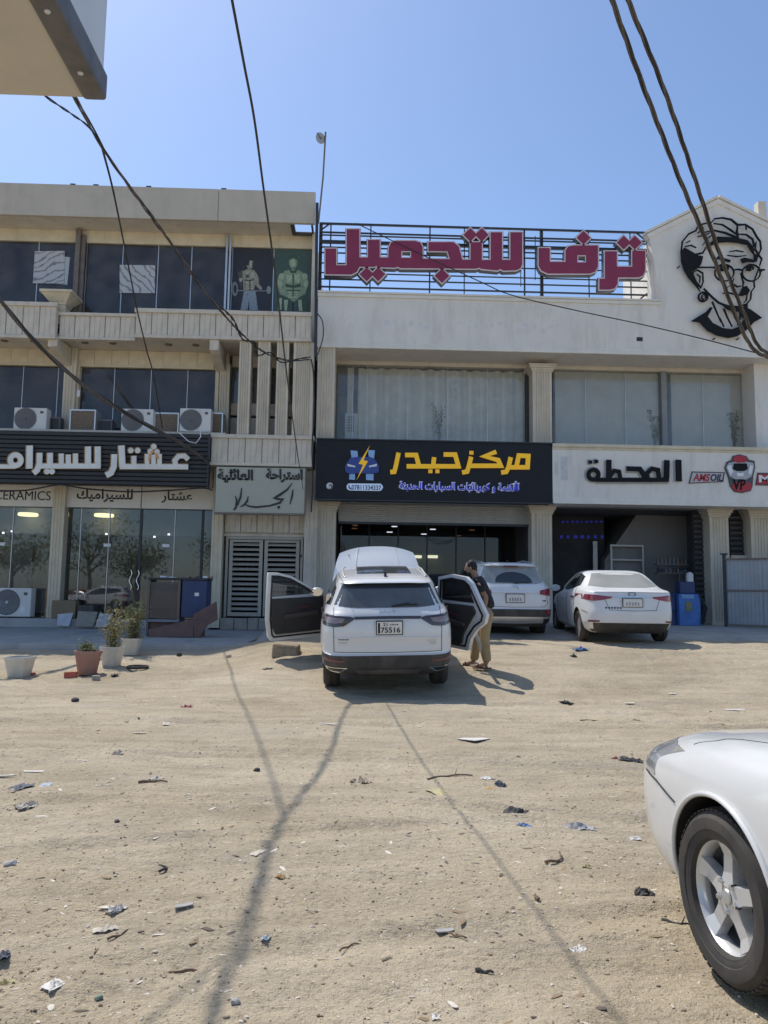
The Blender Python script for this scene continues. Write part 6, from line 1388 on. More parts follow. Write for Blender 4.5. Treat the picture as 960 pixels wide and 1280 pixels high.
pg = [mat('print_' + n_, c_, .45, var=.25, scale=14) for n_, c_ in (('dark', (.030,.031,.040)), ('flesh', (.30,.29,.225)), ('shade', (.085,.082,.065)), ('shorts', (.26,.31,.36)), ('green_bg', (.055,.10,.085)), ('green_flesh', (.24,.32,.21)), ('green_shade', (.05,.085,.055)), ('hair', (.03,.028,.025)), ('plate', (.23,.27,.28)), ('flesh_light', (.42,.40,.32)), ('green_light', (.36,.46,.31)))]
zq = zoomer(280, 300, 8.0); Yp = Y1 + .045
def poster(label, rect, bgm, shapes):
    t = thing('poster', label, 'poster', group='posters on the top floor glass'); x0, x1, z0, z1 = R(*rect, Yp); MB().box(x0, x1, Yp, Yp + .004, z0, z1).build('print_ground', bgm, t)
    for k, (nm, pl, m_) in enumerate(shapes): MB().prism([(fx(*zq(a, b), Yp), fz(*zq(a, b), Yp)) for a, b in pl], Yp - .0008 * (k + 1) - .0005, Yp - .0004, lambda p, q, d: (p, d, q)).build(nm, m_, t)
el = lambda cx, cy, rx, ry, n=16: ring_pts(cx, cy, rx, ry, n)
poster('dark gym poster of a shirtless lifter holding a barbell, left of the green poster', (291.5, 308, 340.5, 389), pg[0], [('print_arm', [(138,320),(190,300),(200,360),(180,410),(170,480),(150,400)], pg[2]), ('print_body', [(185,315),(235,290),(300,300),(335,345),(320,420),(300,500),(195,500),(190,430)], pg[1]), ('print_arm', [(318,330),(345,370),(350,440),(385,480),(370,505),(330,470),(300,420)], pg[1]), ('print_head', el(258, 235, 34, 58), pg[1]), ('print_hair', [(225,250),(222,200),(245,172),(285,180),(290,205),(258,205),(245,260)], pg[7]), ('print_bar', [(90,500),(470,506),(470,514),(90,510)], pg[8]), ('print_shorts', [(200,510),(315,510),(340,700),(255,700),(250,600),(235,700),(165,700)], pg[3]), ('print_disc', el(108, 490, 32, 72), pg[8]), ('print_disc', el(112, 490, 16, 44), pg[0]), ('print_disc', el(448, 500, 22, 40), pg[8]), ('print_shadow', [(205,395),(260,402),(300,390),(298,402),(260,414),(206,408)], pg[2]), ('print_shadow', [(256,400),(264,400),(266,500),(256,500)], pg[2]), ('print_shadow', [(205,440),(300,436),(300,444),(205,450)], pg[2]), ('print_shadow', [(262,225),(292,232),(288,262),(268,258)], pg[2]), ('print_shadow', [(215,345),(245,330),(252,372),(220,378)], pg[2]), ('print_light', [(265,325),(305,330),(300,378),(268,385)], pg[9]), ('print_light', [(215,320),(250,318),(248,345),(220,350)], pg[9]), ('print_light', [(150,385),(185,380),(180,415),(158,420)], pg[9]), ('print_light', el(268, 240, 14, 30), pg[9])] + [('print_light', [(222 + 44 * a, 415 + 22 * b), (252 + 44 * a, 414 + 22 * b), (252 + 44 * a, 430 + 22 * b), (224 + 44 * a, 431 + 22 * b)], pg[9]) for a in (0, 1) for b in range(4)])
poster('green tinted gym poster of a muscular bodybuilder at the building corner', (342.5, 310, 390, 390), pg[4], [('print_legs', [(530,560),(660,560),(650,720),(520,720)], pg[6]), ('print_legs', [(720,560),(840,560),(860,720),(720,720)], pg[6]), ('print_body', [(600,310),(690,290),(770,310),(790,400),(770,560),(700,620),(610,560),(590,400)], pg[5]), ('print_arm', [(600,320),(545,360),(525,440),(560,540),(660,590),(650,540),(590,470),(610,400)], pg[5]), ('print_arm', [(775,320),(835,360),(845,440),(810,540),(720,590),(725,540),(790,470),(775,400)], pg[5]), ('print_head', el(692, 225, 42, 62), pg[5]), ('print_shadow', [(650,200),(655,165),(692,152),(730,165),(735,200),(692,180)], pg[6]), ('print_shadow', [(610,435),(690,455),(770,435),(765,470),(690,480),(620,470)], pg[6]), ('print_shadow', [(686,340),(698,340),(698,560),(686,560)], pg[6]), ('print_shadow', [(625,500),(765,500),(765,512),(625,512)], pg[6]), ('print_shadow', [(650,290),(690,310),(735,290),(720,330),(665,330)], pg[6]), ('print_shadow', [(675,620),(705,620),(700,720),(680,720)], pg[0]), ('print_light', [(622,350),(680,345),(682,425),(630,430)], pg[10]), ('print_light', [(704,345),(762,350),(755,430),(706,425)], pg[10]), ('print_light', el(575, 365, 28, 32), pg[10]), ('print_light', el(808, 365, 28, 32), pg[10]), ('print_light', el(560, 440, 22, 36), pg[10]), ('print_light', el(822, 440, 22, 36), pg[10]), ('print_light', el(692, 232, 24, 38), pg[10]), ('print_light', [(545,590),(580,580),(575,700),(540,700)], pg[10]), ('print_light', [(600,600),(640,600),(630,710),(605,710)], pg[10]), ('print_light', [(740,600),(775,600),(785,710),(750,710)], pg[10])] + [('print_light', [(640 + 58 * a, 515 + 26 * b), (682 + 58 * a, 515 + 26 * b), (680 + 58 * a, 532 + 26 * b), (644 + 56 * a, 532 + 26 * b)], pg[10]) for a in (0, 1) for b in range(3)])

# ------------------------------------------------------------------ dish aerial, drain pipe
t = thing('dish_aerial', 'small grey dish aerial on a leaning thin pole above the party wall', 'aerial')
a, b = P(398, 279, 21.7), P(407, 165, 21.7); MB().tube([a, a.lerp(b, .5) + Vector((.03, 0, 0)), b], .026, 8).build('pole', M['steel_brown'], t, smooth=40)
c_ = P(401.5, 171, 21.6); MB().lathe([(.001, 0), (.09, .012), (.17, .045), (.18, .05), (.165, .055), (.09, .025), (.001, .012)], 24, lambda x, y, h: (c_.x + x * .75 - h * .5, c_.y + .12 - h + x * .3, c_.z + y)).build('dish', mat('dish_grey', (.42,.42,.43), .5), t, smooth=50)
MB().tube([(c_.x, c_.y + .1, c_.z), (c_.x - .12, c_.y - .12, c_.z + .05)], .012, 6).build('arm', M['steel_dark'], t)
tag(MB().tube([P(396.5, 254, 21.05), P(395.5, 320, 21.05), P(394.5, 445, 21.05)], .045, 10).build('drain_pipe', M['steel_dark'], smooth=40), 'dark drain pipe running down the party wall between the two buildings', 'pipe')

# ------------------------------------------------------------------ cables
def spline(pts, n=10):
    pts = [Vector(p) for p in pts]; out = []
    for i in range(len(pts) - 1):
        p0, p1, p2, p3 = pts[max(0, i-1)], pts[i], pts[i+1], pts[min(len(pts)-1, i+2)]
        for k in range(n):
            t_ = k / n; out.append(.5 * ((2*p1) + (p2-p0)*t_ + (2*p0-5*p1+4*p2-p3)*t_**2 + (3*p1-p0-3*p2+p3)*t_**3))
    out.append(pts[-1]); return out
def cable(label, pts, r, m_=None, strands=1, twist=9.0, name='cable', jit=0):
    W = spline([P(*p) if len(p) == 3 and p[2] > 0 else Vector(p[1:]) for p in pts], 14); m_ = m_ or M['wire']
    t = thing(name, label, 'cable')
    if strands == 1:
        MB().tube(W, r, 7).build('sheath', m_, t, smooth=60)
    else:
        L = [0]
        for a, b in zip(W, W[1:]): L.append(L[-1] + (b - a).length)
        D = np.arange(0, L[-1], .06); X = [np.interp(D, L, [p[k] for p in W]) for k in range(3)]
        for s_ in range(strands):
            Q = []
            for i in range(len(D)):
                c = Vector((X[0][i], X[1][i], X[2][i])); j = min(i + 1, len(D) - 1); k = max(i - 1, 0)
                tn = Vector((X[0][j] - X[0][k], X[1][j] - X[1][k], X[2][j] - X[2][k])).normalized(); a = tn.cross(Vector((1, .2, .1))).normalized(); b = tn.cross(a)
                an = D[i] * twist + s_ * 6.283 / strands; Q.append(c + (a * math.cos(an) + b * math.sin(an)) * r * (1 + jit * math.sin(D[i] * 3.1 + s_)))
            MB().tube(Q, r * (.95 if strands < 3 else .85), 6).build('strand', m_ if s_ else M['wire'], t, smooth=60)
    return t
cable('thick bundled cable sagging from the upper left to the corner of the beige building', [(-150, -400, 3.6), (-60, -150, 4.6), (12, 14, 5.75), (62, 78, 6.7), (95, 125, 7.75), (135, 195, 8.4), (200, 285, 10.0), (260, 370, 13.0), (300, 415, 15.9), (325, 437, 17.6), (345, 447, 19.2), (366, 451, 20.3), (388, 449, 21.1)], .0125, M['wire_grey'], 3, 5, jit=.5)
cable('tangled loose cable wound round the lower end of the thick bundle', [(276, 384, 14.2), (292, 400, 15.2), (303, 424, 16.2), (318, 428, 17.0), (322, 444, 17.6), (338, 441, 18.6), (352, 453, 19.6), (372, 449, 20.6), (389, 446, 21.1)], .012, M['wire'], 2, 8)
cable('short dark cable joining the thick bundle just below the overhead canopy', [(-140, -60, 5.0), (-30, 50, 5.4), (35, 102, 5.9), (62, 124, 6.3), (90, 143, 7.1), (112, 160, 7.9), (130, 188, 8.35)], .006, M['wire'], 2, 6)
cable('thin dark cable dropping from the bundle down past the slatted sign', [(128, 186, 8.3), (140, 232, 9.6), (150, 280, 11.4), (162, 340, 13.4), (172, 390, 14.6), (184, 440, 15.4), (192, 470, 16.6), (203, 535, 20.9)], .013)
cable('long thin dark wire from the top edge down to the calligraphy sign', [(290, 0, 3.6), (305, 80, 4.0), (318, 150, 4.4), (330, 240, 5.0), (345, 350, 6.0), (352, 412, 6.8), (360, 480, 8.0), (372, 568, 12.0), (377, 598, 17), (378.5, 612, 20.9)], .0075)
cable('thick cable slanting down across the left edge to the end of the slatted sign', [(-60, 300, 17.0), (0, 375, 17.4), (45, 428, 17.8), (100, 478, 18.4), (150, 512, 19.0), (200, 540, 19.8), (232, 558, 20.4), (262, 578, 20.93)], .030, M['wire_grey'], 4, 2.2)  # near cable, built as a bundle farther back so its shadow misses the lot
cable('left strand of the pair of twisted overhead cables at the upper right', [(742, -70, 5.0), (765, 0, 5.2), (803, 105, 5.7), (850, 225, 6.4), (890, 318, 7.0), (922, 400, 7.6), (946, 440, 8.0), (985, 452, 8.6)], .012, M['wire_grey'], 3, 7)
cable('right strand of the pair of twisted overhead cables at the upper right', [(762, -70, 5.0), (785, 0, 5.2), (830, 112, 5.8), (868, 222, 6.5), (900, 318, 7.1), (930, 392, 7.7), (951, 436, 8.2), (985, 447, 8.8)], .0115, M['wire_grey'], 3, 7)
cable('thin black wire slanting across the white parapet from sign to right edge', [(445, 279, 21.7), (520, 315, 21.6), (600, 352, 21.5), (640, 369, 21.2), (720, 388, 20.6), (800, 405, 20.0), (880, 424, 19.4), (945, 441, 18.8), (990, 452, 18.5)], .015)
cable('slack black cable under the slatted sign along the lintel boards', [(-10, 613, 20.95), (30, 613, 20.95), (68, 606.5, 20.95), (82, 606.5, 20.95), (110, 611, 20.95), (160, 614.5, 20.95), (210, 613, 20.95), (252, 610, 20.95), (266, 613, 20.95)], .022)
cable('black cable running down the corner pilaster beside the calligraphy sign', [(389, 449, 21.1), (392, 470, 21.0), (392.5, 520, 20.95), (390, 560, 20.95), (391, 600, 20.95), (389, 640, 20.95)], .02)
cable('black looped cable at the corner by the drain pipe', [(397, 392, 21.1), (403, 402, 21.0), (404, 420, 21.0), (399, 438, 21.1), (395, 446, 21.1)], .016)

# ------------------------------------------------------------------ canopy over the camera
CN = thing('overhead_canopy', 'cream underside corner of a boxy overhead canopy at the upper left', 'canopy')
qz = 3.25; d = ray(134, 127); k = (qz - 1.5) / d.z; q = CAM + d * k
cn = mat('canopy_cream', (.56,.51,.43), .7, var=.06, scale=2, stain=.25); cg = mat('canopy_grey', (.62,.64,.66), .5, var=.05)
MB().box(q.x - 3.2, q.x - .085, -2.5, q.y - .003, qz + .012, qz + .06).build('underside', cn, CN)
MB().box(q.x - .083, q.x, -2.5, q.y, qz, qz + .10).build('edge_trim', mat('canopy_edge', (.13,.125,.125), .55, .3, var=.25, scale=9, stain=.4, stain_col=(.30,.25,.20)), CN, bevel=.012)
MB().box(q.x - 3.2, q.x - .012, -2.5, q.y - .012, qz + .101, qz + 1.3).build('side_panel', cg, CN, bevel=.01)
for i in range(9): MB().lathe([(.001, -.004), (.008, -.003), (.010, 0)], 10, lambda a, b, h: (q.x - .042 + a, q.y - .15 - i * .28 + b, qz + h)).build('rivet', M['alu'], CN)

# ------------------------------------------------------------------ pots and things in front of the ceramics shop
def pot(label, px, py, top_py, wpx, m_, rnd=False, plant=None, leafm=None, ph=0):
    q = G(px, py); s_ = q.y / FPX * .93; h = (py - top_py) * s_; r = wpx * s_ / 2 * .95
    t = thing('plant_pot', label, 'pot', (q.x, q.y, q.z - .01), (0, 0, random.uniform(-.3, .3)), group='pots before the ceramics shop'); n = 28 if rnd else 4; rot = 0 if rnd else math.pi / 4; k = 1 if rnd else 1.30
    def lf(pr, nm, mm, par, sm=30):
        mb = MB()
        nn = 32; V = []
        def rad(an):
            if rnd: return 1.0
            return 1.0 / (abs(math.cos(an)) ** 8 + abs(math.sin(an)) ** 8) ** (1 / 8)
        mb.lathe(pr, nn, None)
        mb.v = [(x * rad(math.atan2(y, x)), y * rad(math.atan2(y, x)), z) for x, y, z in mb.v]
        return mb.build(nm, mm, par, smooth=sm)
    rb = r * .66
    if not rnd: r *= .93; rb = r * .70
    o = lf([(.001, 0), (rb * .95, 0), (rb, .01), (r * .93, h - .055), (r * .94, h - .05), (r, h - .045), (r, h), (r * .9, h), (r * .86, h - .06), (.001, h - .06)], 'vessel', m_, t)
    lf([(.001, h - .045), (r * .87, h - .05)], 'soil', M['soil'], t)
    if plant:
        ph *= 1.3; st_ = MB(); lv = MB()
        for j in range(plant):
            a = random.random() * 6.28; sp = random.uniform(.1, .55); L = ph * random.uniform(.6, 1.05); base = Vector((random.gauss(0, r * .3), random.gauss(0, r * .3), h - .06)); pts = []
            for i in range(6): f = i / 5; pts.append(base + Vector((math.cos(a) * sp * L * f * f + random.gauss(0, .008), math.sin(a) * sp * L * f * f + random.gauss(0, .008), L * f)))
            st_.tube(pts, [.006 - .0008 * i for i in range(6)], 4)
            for p_ in pts[1:]:
                for _ in range(13):
                    c = p_ + Vector((random.gauss(0, .05), random.gauss(0, .05), random.gauss(0, .05))); d_ = Vector((random.gauss(0, 1), random.gauss(0, 1), random.gauss(.3, .7))).normalized() * random.uniform(.018, .04); e = d_.cross(Vector((random.random(), random.random(), random.random()))).normalized() * d_.length * .32
                    lv.add([c - d_, c + e, c + d_, c - e], [(0, 1, 2, 3)])
        st_.build('stems', M['stem'], t); lv.build('foliage', leafm or M['leaf_dry'], t)
    return t
pot('empty square white pot standing alone at the left edge', 24, 845, 818.5, 35, M['pot_white'])
pot('round terracotta pot with a few low sprigs', 109, 842.5, 812, 37, M['pot_red'], True, 8, M['leaf'], .13)
pot('square white pot with a yellowish bush, nearer of the planted pair', 139.5, 832, 806, 29, M['pot_white'], False, 22, M['leaf_dry'], .50)
pot('square white pot with a green bush, farther of the planted pair', 164, 818, 796, 28, M['pot_white'], False, 24, M['leaf'], .58)
def blk(name, label, cat, px, py, w, d_, h, m_, rot=0, bev=.008):
    q = G(px, py); o = MB().box(-w/2, w/2, -d_/2, d_/2, -.01, h).build(name, m_, bevel=bev); o.location = q; o.rotation_euler = (random.uniform(-.05, .05), random.uniform(-.05, .05), rot); return tag(o, label, cat)
blk('brick', 'red brick lying in the dirt beside the terracotta pot', 'brick', 88.5, 847, .20, .10, .085, M['brick_red'], .1)
blk('stone_block', 'grey brown block lying right of the terracotta pot', 'block', 120, 850, .13, .10, .07, M['stone'], .3, .015)
blk('tile_shard', 'red tile shard lying right of the lone white pot', 'tile', 37, 843, .17, .10, .03, M['brick_red'], -.2)
q = G(172, 837); o = MB().lathe([(.16, .0), (.19, .01), (.195, .035), (.17, .05), (.145, .035), (.14, .01)], 28, close=True).build('rubber_ring', M['rubber'], smooth=50); o.location = q + Vector((0, 0, .005)); tag(o, 'thin black rubber ring lying on the dirt near the planted pots', 'ring')
# concrete chunk under the open left door
q = G(358, 818); mb = MB(); mb.hexa([(-.26,-.15,-.05),(.20,-.18,-.05),(.26,.15,-.05),(-.22,.16,-.05),(-.25,-.08,.20),(.22,-.10,.16),(.24,.12,.19),(-.20,.13,.24)]); o = mb.build('concrete_chunk', mat('chunk_brown', (.28,.225,.16), .95, var=.25, scale=9, bump=.5, bscale=25), bevel=.03); o.location = q; tag(o, 'brown rubble chunk on the dirt bank under the open front door', 'rubble')
# old display counter, brown boards
CT = thing('display_counter', 'old display counter with blue end panel standing on the pavement by the shop', 'counter')
Yc = 18.3; x0, xm, x1 = fx(184, 750, Yc), fx(227, 750, Yc), fx(258, 750, Yc); zt = fz(220, 725, Yc); zb_ = ZP
MB().box(x0, x1 + .02, Yc - .02, Yc + .6, zt, zt + .05).build('top', M['interior_trim'], CT, bevel=.008)
MB().box(xm, x1, Yc, Yc + .58, zb_ + .45, zt - .002).build('blue_panel', M['blue_paint'], CT, bevel=.012)
x_ = P(246, 743, Yc); MB().box(x_.x - .05, x_.x + .05, Yc - .006, Yc - .001, x_.z - .04, x_.z + .04).build('sticker', M['white_plastic'], CT)
MB().box(x0, x0 + .05, Yc, Yc + .58, zb_, zt - .002).box(xm - .10, xm - .04, Yc, Yc + .58, zb_ + .3, zt - .002).build('frame', mat('counter_frame', (.16,.13,.11), .6), CT)
MB().box(x0 + .051, xm - .101, Yc + .03, Yc + .04, zb_ + .42, zt - .05).build('glass_front', M['glass_dark'], CT)
MB().box(x0 + .051, xm - .101, Yc + .3, Yc + .5, zb_ + .44, zt - .1).build('shelf_back', M['interior'], CT)
MB().box(x0 + .051, xm - .035, Yc - .05, Yc + .58, zb_ + .34, zb_ + .40).build('shelf', mat('counter_shelf', (.22,.23,.27), .5), CT)
MB().box(x0 + .06, x1 - .1, Yc + .05, Yc + .5, zb_, zb_ + .33).build('base', M['rust'], CT, bevel=.01)
for k in range(7): a = random.uniform(x0, x1); MB().box(a, a + random.uniform(.06, .18), Yc + .1, Yc + .35, zt + .051, zt + .07 + random.random() * .05).build('clutter', [M['white_plastic'], M['ac_grille'], M['wood']][k % 3], CT, bevel=.01)
def lean_board(label, poly, Y, dY, m_, th=.03, name='board', cat='board'):
    zmin = min(fz(a, b, Y) for a, b in poly); zmax = max(fz(a, b, Y) for a, b in poly); W = [(fx(a, b, Y), fz(a, b, Y)) for a, b in poly]
    o = MB().prism(W, 0, th, lambda p, q, d: (p, Y + dY * (q - zmin) / (zmax - zmin + 1e-6) + d, q)).build(name, m_, bevel=.005); return tag(o, label, cat)
lean_board('brown board leaning against the right end of the display counter', [(240, 768), (268, 752), (271, 775), (258, 782), (250, 796), (242, 797)], 18.0, .25, M['rust'])
lean_board('low brown panel lying in front of the display counter', [(184, 787), (240, 774), (241, 796), (186, 798)], 17.95, .2, M['rust'])
for lab, poly, m_ in (('pale tile sample leaning on the shop step, leftmost of three', [(69.5, 768), (89, 766), (86, 783), (71, 782)], mat('tile_pale', (.52,.52,.55), .4, var=.15, scale=6)), ('beige tile sample leaning on the shop step, middle of three', [(95, 764), (120, 765), (116, 783.5), (94, 783)], mat('tile_beige', (.30,.26,.21), .45, var=.15, scale=6)), ('grey tile sample leaning on the shop step, rightmost of three', [(121.5, 767), (139, 768), (134, 784), (119, 783.5)], mat('tile_grey', (.45,.48,.53), .4, var=.1, scale=6))):
    lean_board(lab, poly, 21.55, .16, m_, .02, 'tile_sample', 'tile')
for lab, (a, b, c_, d_), m_ in (('brown carton on the shop step behind the tile samples', (66, 751, 96, 767), mat('carton_brown', (.26,.19,.12), .9)), ('dark carton on the shop step right of the brown carton', (98, 757, 118, 768), mat('carton_dark', (.10,.085,.075), .9))):
    x0, x1, z0, z1 = R(a, b, c_, d_, 21.95); t = thing('carton', lab, 'carton'); MB().box(x0, x1, 21.85, 22.15, zSill, z1).build('box', m_, t, bevel=.01); MB().box(x0 + .02, (x0 + x1) / 2 - .004, 21.86, 22.14, z1 + .001, z1 + .012).build('flap', m_, t); MB().box((x0 + x1) / 2 + .004, x1 - .02, 21.86, 22.14, z1 + .001, z1 + .016).build('flap', m_, t)
# slanting white profiles stacked inside the left shop window
for k, (a, b, wd_) in enumerate(((62, 36, 'lowest leaning of four'), (64, 42, 'second of four from the left'), (60, 50, 'steepest of four'), (66, 47, 'tallest of four, next to the pilaster'))):
    p0, p1 = P(b, 735, 22.75 + .06 * k), P(a, 666 + 3 * k, 22.9 + .06 * k); tag(MB().tube([p0, p1], .03, 4).build('metal_profile', M['alu']), 'pale metal profile leaning inside the left shop window, ' + wd_, 'profile', 'metal profiles in the shop window')

# ------------------------------------------------------------------ right hand side
GT = thing('sheet_gate', 'grey sheet metal gate with dark frame standing open at the right edge', 'gate')
p0 = P(907.5, 740, 20.9); p1 = Vector((p0.x + 2.2, 19.2, 0)); dv = Vector((p1.x - p0.x, p1.y - p0.y, 0)); L_ = dv.length; dv.normalize(); nv = Vector((dv.y, -dv.x, 0))
zt0 = fz(907.5, 698, 20.9); zb0 = float(terr(p0.x, 20.9)) + .08
def gbox(nm, u0, u1, t0, t1, z0, z1, m_):
    c = [Vector((p0.x, p0.y, 0)) + dv * u + nv * t_ + Vector((0, 0, z)) for z in (z0, z1) for u, t_ in ((u0, t0), (u1, t0), (u1, t1), (u0, t1))]; return MB().hexa(c).build(nm, m_, GT, bevel=.004)
for i, (a, b) in enumerate(((.03, .92), (.935, 1.82), (1.835, L_))):
    n = 9; w = b - a; rows = [[Vector((p0.x, p0.y, 0)) + dv * (a + w * j / 36) + nv * (.004 * math.sin(j / 36 * n * 6.28)) + Vector((0, 0, z)) for j in range(37)] for z in (zb0, zt0)]
    MB().grid(rows).grid([[p_ - nv * .003 for p_ in r_] for r_ in rows]).build('sheet', M['sheet'], GT, smooth=60)
for z in (zt0 - .02, zb0 + .02, (zt0 + zb0) / 2 + .04): gbox('rail', 0, L_, .016, .055, z - .025, z + .025, M['steel_brown'])
gbox('post', -.06, .02, -.02, .06, zb0 - .1, zt0 + .10, M['steel_dark']); gbox('post_cap', -.11, .07, -.05, .09, zt0 + .101, zt0 + .14, M['steel_dark'])
# blue workshop machine
BM_ = thing('blue_machine', 'blue workshop machine standing beside the fluted pilaster behind the sedan', 'machine')
Yb = 21.2; x0, x1, z0, z1 = R(849, 727, 876, 781, Yb); z0 = float(terr(x0, Yb)) + .05
MB().box(x0, x1, Yb, Yb + .5, z0, z0 + (z1 - z0) * .72).build('cabinet', M['blue_bright'], BM_, bevel=.02)
MB().box(x0 + .05, x1 - .12, Yb + .05, Yb + .4, z0 + (z1 - z0) * .721, z1).build('head', M['blue_paint'], BM_, bevel=.03)
MB().box(x0 + .18, x0 + .34, Yb - .015, Yb - .001, z0 + .40, z0 + .66).build('panel', mat('yellow_panel', (.22,.22,.10), .6, var=.4, scale=20), BM_)
MB().box(x0 + .08, x0 + .42, Yb - .012, Yb - .001, z0 + .75, z0 + .86).build('label', mat('pale_blue', (.20,.36,.60), .5), BM_)
MB().tube([(x0 + .1, Yb + .2, z1), (x0 + .12, Yb + .2, z1 + .25), (x0 + .3, Yb + .15, z1 + .32)], .03, 8).build('arm', M['steel_dark'], BM_, smooth=50)
MB().lathe([(.001, 0), (.10, 0), (.10, .22), (.04, .27), (.001, .27)], 16).build('tank', M['ac_white'], BM_, loc=(x0 + .42, Yb + .25, z1 + .002), smooth=40)
for k in range(3): MB().tube([(x1 - .05, Yb - .03, z0 + .9), (x1 + .06 + .04 * k, Yb - .06, z0 + .5), (x1 - .02 + .03 * k, Yb - .05, z0 + .06)], .018, 6).build('hose', M['rubber'], BM_, smooth=50)
# tool shelf with cans behind the sedan
SH = thing('tool_shelf', 'dark wall shelf of cans and tools left of the blue machine', 'shelf')
Yt = 22.9; x0, x1, z0, z1 = R(822, 694, 862, 716, Yt)
for z in (z0, (z0 + z1) / 2): MB().box(x0, x1, Yt, Yt + .3, z - .03, z).build('shelf_board', M['steel_brown'], SH)
for k in range(16): a = x0 + (x1 - x0) * (k % 8 + .5) / 8; z = z0 if k < 8 else (z0 + z1) / 2; h = random.uniform(.10, .24); MB().lathe([(.001, 0), (.045, 0), (.045, h * .75), (.02, h), (.001, h)], 12).build('can', random.choice([M['steel_dark'], M['rust'], M['steel_brown'], M['ac_grille']]), SH, loc=(a, Yt + .12, z + .001), smooth=40)
t = thing('blue_drum', 'dark blue drum standing left of the blue machine', 'drum'); q = P(838, 750, 21.6); zz = float(terr(q.x, 21.6)) + .05
MB().lathe([(.001, 0), (.24, 0), (.25, .02), (.24, .04), (.24, .40), (.25, .42), (.24, .44), (.24, .86), (.25, .88), (.24, .90), (.001, .90)], 28).build('barrel', M['blue_paint'], t, loc=(q.x, 21.6, zz), smooth=30); MB().lathe([(.001, 0), (.04, 0), (.04, .02), (.001, .02)], 12).build('bung', M['steel_dark'], t, loc=(q.x + .1, 21.6, zz + .901))
# ------------------------------------------------------------------ far side of the street, seen mirrored in the shop windows
def tree(label, x, y, h, seed):
    r = random.Random(seed); t = thing('street_tree', label, 'tree', (x, y, 0), group='trees across the street'); tr = MB(); lv = MB(); tips = []
    tr.tube([(0, 0, -.2), (r.uniform(-.1, .1), 0, h * .25), (r.uniform(-.3, .3), r.uniform(-.2, .2), h * .5)], [.22, .17, .12], 8); top = Vector(tr.v[-1])
    for k in range(9):
        a = k * 2.4 + r.random(); L = h * r.uniform(.25, .45); p0 = Vector((0, 0, h * r.uniform(.28, .5))); p2 = p0 + Vector((math.cos(a) * L * .9, math.sin(a) * L * .9, L * r.uniform(.4, 1.1))); p1 = p0.lerp(p2, .5) + Vector((0, 0, .2)); tr.tube([p0, p1, p2], [.08, .05, .02], 5); tips += [p1, p2]
    for c in tips:
        for _ in range(70):
            q_ = c + Vector((r.gauss(0, h * .09), r.gauss(0, h * .09), r.gauss(0, h * .075))); d = Vector((r.gauss(0, 1), r.gauss(0, 1), r.gauss(0, 1))).normalized() * r.uniform(.10, .2); e = d.cross(Vector((r.random(), r.random(), r.random()))).normalized() * d.length * .5
            lv.add([q_ - d, q_ + e, q_ + d, q_ - e], [(0, 1, 2, 3)])
    tr.build('trunk', M['stem'], t, smooth=50); lv.build('crown', M['leaf'], t)
for i, (lab, x, y, h) in enumerate((('tall dark tree across the street, leftmost mirrored in the shop window', -35, -24, 8.5), ('rounded tree across the street mirrored left of the pilaster', -29.5, -22, 7.2), ('dark tree across the street mirrored behind the shop door', -24, -25, 8.8), ('low tree across the street mirrored over the parked cars', -19, -22, 6.2), ('tree across the street mirrored right of the shop door', -12, -26, 8.0))): tree(lab, x, y, h, 40 + i)
c1 = copy_tree(CR); c1.location = (-19.0, -13.0, 0); c1.rotation_euler = (0, 0, math.radians(88)); tag(c1, 'white crossover across the street mirrored in the shop door', 'car')
c2 = copy_tree(KS); c2.location = (-22.5, -17.5, 0); c2.rotation_euler = (0, 0, math.radians(91)); tag(c2, 'orange taxi sedan across the street mirrored in the shop door', 'car')
org = mat('orange_taxi_paint', (.62,.27,.03), .35, coat=.6, var=.03)
for ch in bpy.data.objects:
    if ch.parent == c2 and ch.data and M['paint_dusty'].name in [m_.name for m_ in ch.data.materials if m_]:
        ch.data = ch.data.copy()
        for k, m_ in enumerate(ch.data.materials):
            if m_ and m_.name == M['paint_dusty'].name: ch.data.materials[k] = org
# ------------------------------------------------------------------ litter on the dirt, piece by piece
LM = {n: mat('litter_' + n, c, .7, var=.18, scale=25) for n, c in dict(white=(.62,.59,.54), cream=(.54,.48,.39), tan=(.40,.33,.24), grey=(.34,.33,.32), dark=(.05,.047,.045), brown=(.19,.13,.085), blue=(.12,.22,.38), pale_blue=(.40,.46,.50), red=(.36,.09,.10), orange=(.48,.30,.12), yellow=(.44,.38,.20), green=(.16,.22,.17), navy=(.10,.11,.13)).items()}
def put(o, px, py, lift=0): q = G(px, py); o.location = (q.x, q.y, q.z + lift); o.rotation_euler = (random.uniform(-.12, .12), random.uniform(-.12, .12), random.random() * 6.28); return o
def crumple(name, label, cat, px, py, w, h, m_, seed=None, rot=None):
    r = np.random.default_rng(int(px * 7 + py)); n = 9; rows = []
    for i in range(n):
        row = []
        for j in range(n):
            u, v = i / (n - 1) * 2 - 1, j / (n - 1) * 2 - 1; e = 1 - .25 * r.random()
            row.append((u * w / 2 * e, v * w * .33 * e, max(.003, .8 * h * (r.random() ** 1.6) * (1.1 - .7 * max(abs(u), abs(v)))) ))
        rows.append(row)
    mb = MB().grid(rows); mb.grid([[(a, b, c * .45 - .004) for a, b, c in row] for row in rows])
    o = put(mb.build(name, LM[m_]), px, py); 
    if rot is not None: o.rotation_euler = (0, 0, rot)
    return tag(o, label, cat)
